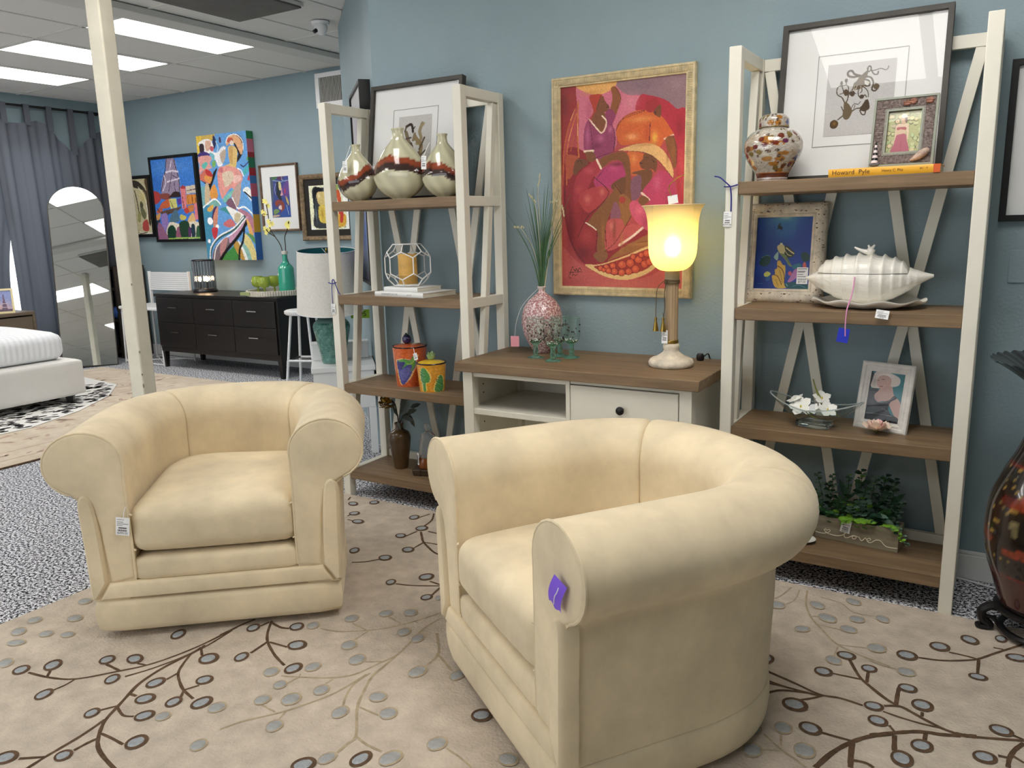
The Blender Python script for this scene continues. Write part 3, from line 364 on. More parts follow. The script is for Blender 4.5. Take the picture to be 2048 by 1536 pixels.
PAINT_MAIN=[["p",[172,68,68],[[-0.036,-0.117],[1.071,-0.039],[1.123,1.045],[-0.059,1.072]]],["P",[146,43,43],[[-0.017,-0.008],[0.137,0.005],[0.129,0.109],[0.084,0.161],[0.034,0.277],[-0.001,0.478],[-0.026,0.478]]],["P",[201,108,127],[[0.132,0.009],[0.215,0.006],[0.464,0.007],[0.661,0.071],[0.651,0.152],[0.53,0.183],[0.466,0.226],[0.454,0.313],[0.295,0.347],[0.152,0.326],[0.153,0.164]]],["P",[141,111,118],[[0.464,0.005],[0.653,-0.01],[1.014,-0.008],[1.023,0.2],[0.926,0.152],[0.81,0.101],[0.655,0.076],[0.535,0.063]]],["B",[119,93,104],0.5,0.654,0.034,0.137,0.026],["B",[164,133,136],0.5,0.928,0.04,0.071,0.036],["P",[172,43,58],[[0.652,0.076],[0.717,0.08],[0.84,0.107],[0.926,0.152],[1.012,0.199],[1.032,0.655],[0.958,0.654],[0.937,0.425],[0.907,0.275],[0.8,0.178],[0.619,0.146]]],["B",[196,81,79],0.6,0.973,0.408,0.042,0.097],["P",[187,87,81],[[-0.013,0.797],[0.14,0.873],[0.406,0.95],[0.74,0.941],[1.002,0.827],[1.016,1.006],[-0.017,1.025]]],["P",[138,34,38],[[0.062,0.297],[0.241,0.343],[0.281,0.439],[0.471,0.667],[0.765,0.693],[0.769,0.828],[0.337,0.88],[0.183,0.877],[0.077,0.772],[0.022,0.629],[0.017,0.477]]],["B",[172,51,51],0.7,0.115,0.583,0.077,0.107],["B",[192,76,70],0.5,0.219,0.741,0.098,0.066],["P",[224,167,95],[[0.13,0.005],[0.215,-0.005],[0.451,-0.005],[0.432,0.031],[0.334,0.053],[0.241,0.042]]],["B",[198,133,68],0.6,0.268,0.04,0.106,0.011],["P",[138,80,42],[[0.419,0.03],[0.458,0.025],[0.5,0.076],[0.478,0.128],[0.453,0.16],[0.413,0.135],[0.432,0.076]]],["P",[172,57,39],[[0.241,0.061],[0.281,0.048],[0.347,0.056],[0.321,0.089],[0.301,0.118],[0.321,0.15],[0.268,0.178],[0.241,0.165],[0.275,0.128]]],["P",[126,73,41],[[0.328,0.074],[0.354,0.06],[0.374,0.088],[0.407,0.116],[0.387,0.134],[0.348,0.14],[0.301,0.13],[0.308,0.096]]],["P",[126,73,41],[[0.295,0.133],[0.361,0.137],[0.381,0.168],[0.365,0.213],[0.338,0.231],[0.295,0.198],[0.261,0.17]]],["P",[143,57,91],[[0.241,0.165],[0.295,0.198],[0.341,0.235],[0.381,0.195],[0.374,0.145],[0.413,0.124],[0.459,0.157],[0.434,0.201],[0.453,0.24],[0.441,0.325],[0.335,0.36],[0.288,0.358],[0.275,0.322],[0.2,0.317],[0.2,0.213]]],["B",[189,100,136],0.8,0.227,0.246,0.024,0.066],["B",[193,106,140],0.7,0.335,0.262,0.04,0.023],["B",[198,115,143],0.7,0.414,0.223,0.026,0.023],["B",[108,31,68],0.6,0.295,0.296,0.054,0.016],["L",[235,203,175],0.011,[[0.241,0.165],[0.295,0.206],[0.341,0.235],[0.374,0.214],[0.381,0.18],[0.348,0.155]]],["L",[239,213,184],0.015,[[0.2,0.319],[0.275,0.319]]],["P",[124,75,41],[[0.21,0.324],[0.278,0.326],[0.295,0.362],[0.268,0.373],[0.227,0.364]]],["L",[193,107,52],0.011,[[0.15,0.071],[0.142,0.203],[0.152,0.345]]],["L",[186,92,45],0.01,[[0.123,0.109],[0.063,0.199],[0.023,0.317],[0.013,0.478]]],["L",[197,105,54],0.009,[[0.133,0.132],[0.084,0.22],[0.051,0.318],[0.045,0.479]]],["L",[182,86,51],0.007,[[0.111,0.241],[0.082,0.311]]],["L",[242,186,125],0.004,[[0.145,0.18],[0.143,0.242]]],["L",[238,181,125],0.003,[[0.119,0.112],[0.084,0.161]]],["L",[236,171,109],0.003,[[0.098,0.193],[0.062,0.263]]],["P",[173,80,48],[[0.04,0.338],[0.131,0.337],[0.145,0.353],[0.109,0.392],[0.102,0.428],[0.053,0.447]]],["P",[110,65,37],[[0.131,0.357],[0.213,0.36],[0.23,0.38],[0.165,0.406],[0.123,0.433],[0.102,0.412]]],["P",[202,95,42],[[0.46,0.229],[0.505,0.178],[0.594,0.149],[0.694,0.146],[0.812,0.178],[0.894,0.249],[0.907,0.275],[0.847,0.287],[0.798,0.323],[0.66,0.299],[0.506,0.3]]],["B",[234,168,109],0.8,0.589,0.265,0.058,0.019],["B",[221,143,77],0.8,0.658,0.186,0.126,0.019],["B",[230,180,70],0.9,0.766,0.277,0.028,0.034],["B",[176,66,35],0.6,0.709,0.252,0.019,0.045],["P",[158,43,48],[[0.69,0.124],[0.712,0.103],[0.767,0.099],[0.804,0.123],[0.781,0.147],[0.738,0.16],[0.7,0.151]]],["P",[118,69,39],[[0.756,0.157],[0.805,0.127],[0.815,0.16],[0.806,0.186],[0.769,0.173]]],["L",[225,181,156],0.012,[[0.84,0.287],[0.907,0.271]]],["P",[130,78,42],[[0.847,0.291],[0.907,0.275],[0.936,0.332],[0.936,0.406],[0.913,0.424],[0.886,0.367]]],["P",[202,99,45],[[0.552,0.34],[0.687,0.349],[0.656,0.39],[0.663,0.417],[0.726,0.423],[0.758,0.435],[0.586,0.446]]],["B",[233,152,82],0.7,0.604,0.369,0.032,0.027],["P",[220,172,112],[[0.481,0.326],[0.597,0.304],[0.711,0.301],[0.805,0.323],[0.874,0.374],[0.913,0.436],[0.908,0.47],[0.864,0.434],[0.8,0.387],[0.699,0.346],[0.584,0.332]]],["B",[178,123,71],0.7,0.692,0.307,0.101,0.009],["P",[116,69,37],[[0.687,0.349],[0.75,0.359],[0.788,0.39],[0.777,0.436],[0.745,0.423],[0.682,0.421],[0.65,0.393],[0.675,0.375]]],["L",[69,38,23],0.004,[[0.681,0.394],[0.656,0.394]]],["L",[69,38,23],0.003,[[0.693,0.368],[0.719,0.367]]],["P",[126,76,37],[[0.335,0.36],[0.441,0.336],[0.533,0.336],[0.572,0.376],[0.587,0.492],[0.589,0.571],[0.537,0.59],[0.509,0.514],[0.534,0.452],[0.507,0.381],[0.422,0.374],[0.349,0.403]]],["P",[164,49,59],[[0.116,0.473],[0.158,0.422],[0.241,0.384],[0.302,0.366],[0.342,0.407],[0.268,0.453],[0.226,0.508],[0.164,0.563],[0.108,0.562]]],["B",[200,89,92],0.6,0.24,0.416,0.048,0.02],["L",[239,212,185],0.016,[[0.305,0.363],[0.339,0.407]]],["P",[174,55,100],[[0.281,0.461],[0.376,0.4],[0.488,0.377],[0.527,0.409],[0.535,0.456],[0.443,0.481],[0.469,0.489],[0.416,0.512],[0.349,0.542],[0.309,0.51]]],["B",[202,87,122],0.6,0.442,0.406,0.053,0.023],["P",[110,66,34],[[0.449,0.477],[0.535,0.456],[0.536,0.53],[0.49,0.529],[0.423,0.504]]],["P",[174,60,61],[[0.164,0.529],[0.268,0.499],[0.376,0.497],[0.416,0.526],[0.336,0.585],[0.24,0.624],[0.164,0.582]]],["B",[211,114,99],0.8,0.226,0.556,0.035,0.028],["B",[217,133,108],0.6,0.349,0.522,0.027,0.024],["P",[130,81,39],[[0.423,0.534],[0.469,0.492],[0.51,0.548],[0.51,0.599],[0.45,0.586],[0.404,0.65],[0.377,0.707],[0.371,0.809],[0.309,0.817],[0.309,0.714],[0.226,0.673]]],["P",[148,94,45],[[0.49,0.547],[0.542,0.541],[0.589,0.581],[0.59,0.644],[0.545,0.692],[0.446,0.772],[0.378,0.821],[0.33,0.855],[0.364,0.809],[0.472,0.707],[0.498,0.647]]],["P",[132,84,49],[[0.281,0.83],[0.364,0.809],[0.399,0.842],[0.351,0.875],[0.295,0.859]]],["E",[168,58,42],0.515,0.565,0.026,0.017],["P",[127,80,95],[[0.587,0.471],[0.664,0.45],[0.672,0.531],[0.621,0.57],[0.592,0.565]]],["P",[138,82,97],[[0.45,0.574],[0.49,0.599],[0.504,0.643],[0.471,0.663],[0.418,0.654]]],["P",[114,70,37],[[0.586,0.438],[0.726,0.423],[0.752,0.458],[0.691,0.534],[0.665,0.525],[0.664,0.455]]],["P",[184,60,95],[[0.672,0.533],[0.79,0.444],[0.839,0.434],[0.915,0.477],[0.955,0.577],[0.976,0.635],[0.795,0.633],[0.724,0.573]]],["B",[209,106,130],0.6,0.791,0.489,0.038,0.046],["L",[235,195,175],0.017,[[0.672,0.535],[0.73,0.568]]],["P",[122,76,37],[[0.647,0.57],[0.679,0.547],[0.73,0.571],[0.667,0.598]]],["P",[202,81,106],[[0.576,0.585],[0.621,0.57],[0.686,0.606],[0.765,0.678],[0.773,0.725],[0.669,0.697],[0.59,0.636]]],["B",[223,115,131],0.6,0.654,0.619,0.052,0.024],["P",[186,81,76],[[0.404,0.662],[0.511,0.659],[0.538,0.692],[0.604,0.684],[0.689,0.705],[0.513,0.788],[0.385,0.813],[0.377,0.723]]],["B",[215,124,107],0.7,0.431,0.693,0.027,0.024],["L",[239,209,183],0.017,[[0.493,0.788],[0.592,0.748],[0.682,0.703]]],["P",[144,92,45],[[0.392,0.871],[0.473,0.821],[0.605,0.772],[0.766,0.729],[0.774,0.78],[0.606,0.821],[0.433,0.858]]],["L",[95,55,27],0.004,[[0.599,0.78],[0.761,0.765]]],["L",[233,207,180],0.01,[[0.212,0.673],[0.268,0.694],[0.299,0.71]]],["P",[225,186,122],[[0.204,0.887],[0.337,0.884],[0.54,0.841],[0.774,0.788],[0.815,0.864],[0.739,0.921],[0.576,0.96],[0.42,0.954],[0.302,0.926]]],["P",[156,47,31],[[0.281,0.899],[0.371,0.884],[0.54,0.85],[0.768,0.8],[0.796,0.852],[0.707,0.909],[0.542,0.936],[0.42,0.933]]],["E",[117,29,21],0.337,0.905,0.026,0.015],["E",[200,81,46],0.337,0.905,0.02,0.012],["B",[228,124,76],0.7,0.333,0.902,0.011,0.007],["E",[117,29,21],0.385,0.898,0.027,0.016],["E",[200,81,46],0.385,0.898,0.021,0.013],["B",[228,124,76],0.7,0.381,0.896,0.012,0.007],["E",[117,29,21],0.44,0.891,0.029,0.018],["E",[200,81,46],0.44,0.891,0.024,0.014],["B",[228,124,76],0.7,0.436,0.889,0.013,0.008],["E",[117,29,21],0.518,0.885,0.037,0.023],["E",[200,81,46],0.518,0.885,0.032,0.019],["B",[228,124,76],0.7,0.513,0.882,0.017,0.01],["E",[117,29,21],0.584,0.876,0.037,0.022],["E",[200,81,46],0.584,0.876,0.031,0.019],["B",[228,124,76],0.7,0.58,0.873,0.017,0.01],["E",[117,29,21],0.65,0.859,0.033,0.021],["E",[200,81,46],0.65,0.859,0.028,0.017],["B",[228,124,76],0.7,0.646,0.857,0.015,0.009],["E",[117,29,21],0.718,0.828,0.032,0.02],["E",[200,81,46],0.718,0.828,0.027,0.016],["B",[228,124,76],0.7,0.714,0.826,0.014,0.009],["E",[117,29,21],0.756,0.812,0.025,0.016],["E",[200,81,46],0.756,0.812,0.02,0.012],["B",[228,124,76],0.7,0.752,0.81,0.011,0.007],["E",[117,29,21],0.454,0.92,0.032,0.02],["E",[200,81,46],0.454,0.92,0.027,0.016],["B",[228,124,76],0.7,0.45,0.918,0.014,0.009],["E",[117,29,21],0.515,0.924,0.032,0.019],["E",[200,81,46],0.515,0.924,0.026,0.016],["B",[228,124,76],0.7,0.511,0.921,0.014,0.009],["E",[117,29,21],0.572,0.919,0.03,0.018],["E",[200,81,46],0.572,0.919,0.025,0.015],["B",[228,124,76],0.7,0.568,0.917,0.013,0.008],["E",[117,29,21],0.628,0.906,0.035,0.022],["E",[200,81,46],0.628,0.906,0.03,0.018],["B",[228,124,76],0.7,0.624,0.904,0.016,0.01],["E",[117,29,21],0.699,0.881,0.032,0.02],["E",[200,81,46],0.699,0.881,0.027,0.017],["B",[228,124,76],0.7,0.695,0.879,0.014,0.009],["E",[117,29,21],0.738,0.869,0.029,0.018],["E",[200,81,46],0.738,0.869,0.024,0.015],["B",[228,124,76],0.7,0.734,0.866,0.013,0.008],["E",[117,29,21],0.77,0.844,0.025,0.016],["E",[200,81,46],0.77,0.844,0.02,0.012],["B",[228,124,76],0.7,0.766,0.842,0.011,0.007],["E",[117,29,21],0.406,0.917,0.027,0.016],["E",[200,81,46],0.406,0.917,0.021,0.013],["B",[228,124,76],0.7,0.402,0.914,0.012,0.007],["E",[117,29,21],0.365,0.913,0.021,0.013],["E",[200,81,46],0.365,0.913,0.016,0.01],["B",[228,124,76],0.7,0.361,0.91,0.009,0.005],["E",[117,29,21],0.607,0.845,0.026,0.016],["E",[200,81,46],0.607,0.845,0.02,0.013],["B",[228,124,76],0.7,0.603,0.843,0.011,0.007],["E",[117,29,21],0.672,0.837,0.024,0.015],["E",[200,81,46],0.672,0.837,0.019,0.012],["B",[228,124,76],0.7,0.668,0.834,0.01,0.006],["L",[90,29,41],0.004,[[0.453,0.24],[0.454,0.294],[0.441,0.328]]],["L",[90,29,41],0.004,[[0.46,0.229],[0.53,0.168],[0.688,0.146]]],["L",[90,29,41],0.004,[[0.727,0.215],[0.729,0.29]]],["L",[90,29,41],0.004,[[0.281,0.358],[0.349,0.344],[0.441,0.332],[0.52,0.327]]],["L",[90,29,41],0.004,[[0.769,0.158],[0.763,0.165]]],["L",[90,29,41],0.004,[[0.347,0.09],[0.361,0.087]]],["L",[90,29,41],0.004,[[0.295,0.461],[0.376,0.404]]],["L",[82,25,23],0.005,[[0.031,0.457],[0.036,0.629],[0.091,0.78],[0.197,0.877]]],["L",[82,25,23],0.005,[[0.281,0.447],[0.403,0.522],[0.336,0.585],[0.24,0.632],[0.184,0.689],[0.141,0.747]]],["L",[82,25,23],0.005,[[0.309,0.714],[0.295,0.822]]],["L",[82,25,23],0.005,[[0.59,0.644],[0.472,0.764],[0.378,0.817]]],["L",[82,25,23],0.005,[[0.456,0.491],[0.509,0.536]]],["L",[82,25,23],0.005,[[0.377,0.707],[0.385,0.797]]],["L",[30,19,19],0.005,[[0.082,0.959],[0.061,0.95],[0.075,0.929],[0.09,0.903],[0.104,0.899]]],["L",[30,19,19],0.005,[[0.061,0.929],[0.176,0.923]]],["L",[30,19,19],0.005,[[0.104,0.911],[0.119,0.92],[0.126,0.907],[0.14,0.919],[0.154,0.904],[0.169,0.915]]],["L",[30,19,19],0.005,[[0.09,0.944],[0.104,0.937],[0.118,0.945],[0.14,0.934]]],["B",[93,19,28],0.55,0.078,0.686,0.043,0.175],["B",[93,19,28],0.5,0.183,0.824,0.085,0.05],["B",[206,87,75],0.45,0.15,0.506,0.035,0.024],["B",[69,32,15],0.5,0.468,0.391,0.079,0.012],["B",[174,114,56],0.5,0.513,0.77,0.02,0.081],["B",[174,114,56],0.5,0.357,0.729,0.016,0.082],["B",[94,51,22],0.5,0.452,0.713,0.016,0.065],["B",[178,120,61],0.5,0.638,0.782,0.131,0.01],["B",[117,26,49],0.5,0.894,0.595,0.043,0.062],["B",[117,26,49],0.4,0.707,0.683,0.039,0.047],["B",[147,57,58],0.5,0.053,0.982,0.189,0.039],["B",[203,114,91],0.4,0.542,0.983,0.269,0.025],["B",[224,143,154],0.5,0.58,0.103,0.076,0.045],["B",[167,68,90],0.4,0.241,0.13,0.027,0.077],["B",[117,27,36],0.5,0.954,0.24,0.036,0.059],["B",[210,96,86],0.4,0.989,0.502,0.024,0.06],["B",[88,25,25],0.5,0.03,0.08,0.042,0.078],["B",[147,57,42],0.4,0.085,0.052,0.041,0.031],["B",[148,95,51],0.5,0.909,0.342,0.015,0.052],["B",[88,47,25],0.4,0.868,0.367,0.012,0.045],["L",[82,33,32],0.003,[[0.334,0.059],[0.321,0.089],[0.301,0.126]]],["L",[82,33,32],0.003,[[0.458,0.029],[0.497,0.076],[0.465,0.127]]],["L",[82,33,32],0.003,[[0.688,0.15],[0.505,0.182],[0.46,0.233]]],["L",[82,33,32],0.003,[[0.907,0.275],[0.933,0.335],[0.936,0.403]]],["L",[82,33,32],0.003,[[0.584,0.332],[0.699,0.346],[0.8,0.387],[0.908,0.47]]],["L",[82,33,32],0.003,[[0.733,0.204],[0.723,0.29]]],["L",[82,33,32],0.003,[[0.275,0.322],[0.261,0.247],[0.241,0.169]]],["L",[82,33,32],0.003,[[0.441,0.325],[0.453,0.24],[0.42,0.197]]],["L",[49,24,17],0.004,[[0.387,0.1],[0.4,0.116],[0.38,0.117]]],["L",[49,24,17],0.004,[[0.763,0.154],[0.772,0.165],[0.766,0.172]]],["L",[49,24,17],0.004,[[0.137,0.369],[0.165,0.362],[0.179,0.378]]],["L",[49,24,17],0.004,[[0.656,0.39],[0.672,0.394]]],["L",[49,24,17],0.004,[[0.75,0.378],[0.766,0.393]]],["L",[117,38,33],0.003,[[-0.014,0.814],[0.002,0.977]]]]
PAINT_CHURCH=[["p",[59,119,202],[[-0.105,-0.053],[1.347,-0.002],[1.09,1.03],[-0.396,1.039]]],["B",[96,149,218],0.6,0.478,0.113,0.588,0.115],["B",[50,103,188],0.6,0.069,0.297,0.202,0.117],["P",[149,133,158],[[0.377,0.003],[0.563,0.009],[0.599,0.135],[0.638,0.252],[0.611,0.434],[0.311,0.449],[0.184,0.398],[0.275,0.204],[0.349,0.148]]],["L",[39,31,48],0.014,[[0.386,0.008],[0.332,0.138],[0.29,0.224],[0.186,0.388]]],["L",[39,31,48],0.014,[[0.562,0.014],[0.587,0.145],[0.626,0.261],[0.613,0.425]]],["L",[214,206,219],0.027,[[0.344,0.167],[0.486,0.156],[0.62,0.17]]],["L",[214,206,219],0.023,[[0.354,0.284],[0.516,0.268],[0.638,0.252]]],["L",[40,31,57],0.012,[[0.482,0.171],[0.438,0.267],[0.363,0.401]]],["L",[59,41,76],0.012,[[0.509,0.297],[0.521,0.404]]],["L",[219,212,223],0.016,[[0.295,0.205],[0.309,0.303],[0.227,0.389]]],["L",[209,201,215],0.016,[[0.497,0.036],[0.443,0.131]]],["L",[95,77,107],0.016,[[0.492,0.21],[0.599,0.251]]],["P",[168,64,61],[[-0.008,0.394],[0.139,0.417],[0.158,0.495],[0.001,0.552]]],["P",[134,72,64],[[0.156,0.427],[0.356,0.43],[0.378,0.499],[0.161,0.486]]],["p",[51,35,38],[[0.343,0.479],[0.48,0.408],[0.615,0.415],[0.637,0.483]]],["p",[204,199,120],[[0.338,0.498],[0.518,0.491],[0.527,0.607],[0.367,0.615]]],["p",[88,53,150],[[0.535,0.501],[0.635,0.493],[0.637,0.56],[0.554,0.578]]],["p",[217,124,127],[[0.645,0.377],[0.76,0.379],[0.738,0.619],[0.639,0.628]]],["P",[170,64,64],[[0.645,0.377],[0.693,0.34],[0.756,0.36],[0.749,0.384]]],["p",[204,190,173],[[0.768,0.351],[1.017,0.346],[1.012,0.441],[0.762,0.447]]],["p",[208,132,56],[[0.76,0.456],[1.009,0.451],[1.0,0.565],[0.748,0.581]]],["P",[196,96,59],[[0.143,0.554],[0.318,0.498],[0.358,0.576],[0.31,0.605],[0.13,0.603]]],["P",[181,93,76],[[0.019,0.641],[0.158,0.574],[0.16,0.643],[0.052,0.671]]],["P",[94,71,58],[[0.117,0.652],[0.427,0.616],[0.627,0.599],[0.495,0.655],[0.208,0.692]]],["P",[188,65,51],[[0.675,0.638],[0.76,0.61],[0.805,0.658],[0.721,0.686]]],["p",[214,124,133],[[0.922,0.573],[1.009,0.565],[1.009,0.755],[0.909,0.773]]],["p",[198,122,61],[[0.764,0.59],[0.919,0.583],[0.9,0.659],[0.8,0.677]]],["P",[79,109,127],[[0.417,0.655],[0.5,0.636],[0.546,0.762],[0.401,0.791],[0.307,0.771]]],["P",[203,189,92],[[0.583,0.695],[0.711,0.724],[0.663,0.763],[0.568,0.753]]],["P",[221,181,119],[[0.737,0.773],[0.876,0.678],[0.905,0.792],[0.8,0.83]]],["P",[145,122,183],[[0.125,0.701],[0.253,0.673],[0.282,0.79],[0.232,0.908],[0.132,0.829]]],["P",[204,151,90],[[0.006,0.691],[0.112,0.672],[0.074,0.74],[-0.01,0.75]]],["P",[225,214,193],[[0.302,0.79],[0.573,0.811],[0.961,0.792],[0.989,0.983],[0.251,0.986]]],["P",[42,59,68],[[-0.015,0.77],[0.092,0.75],[0.031,0.829]]],["P",[146,98,128],[[0.01,0.829],[0.081,0.79],[0.237,0.967],[0.216,1.006],[-0.016,1.007]]],["P",[27,62,45],[[0.239,0.878],[0.354,0.82],[0.438,0.878],[0.447,0.995],[0.246,1.006]]],["P",[145,87,111],[[0.458,0.878],[0.526,0.84],[0.589,0.898],[0.565,0.994],[0.428,0.995]]],["P",[35,64,45],[[0.536,0.801],[0.752,0.792],[0.722,0.984],[0.565,0.994]]],["P",[87,52,96],[[0.732,0.869],[0.792,0.859],[0.782,0.974],[0.722,0.984]]],["P",[32,55,68],[[0.809,0.83],[0.885,0.83],[0.88,0.964],[0.799,0.984]]],["P",[44,88,58],[[0.926,0.859],[0.985,0.85],[0.989,0.983],[0.892,0.993]]],["L",[152,187,90],0.023,[[0.249,0.996],[0.626,0.984],[0.997,0.988]]],["L",[58,37,35],0.011,[[0.791,0.409],[1.005,0.394]]],["L",[58,37,35],0.011,[[0.793,0.476],[0.791,0.562]]],["L",[58,37,35],0.011,[[0.891,0.468],[0.886,0.563]]],["L",[58,37,35],0.011,[[0.969,0.46],[0.964,0.555]]],["L",[58,37,35],0.012,[[0.373,0.518],[0.429,0.606]]],["L",[58,37,35],0.012,[[0.661,0.464],[0.683,0.609]]],["L",[58,37,35],0.012,[[0.474,0.432],[0.627,0.444]]],["L",[58,37,35],0.012,[[0.029,0.602],[0.097,0.652]]],["L",[58,37,35],0.012,[[0.337,0.654],[0.288,0.693]]]]
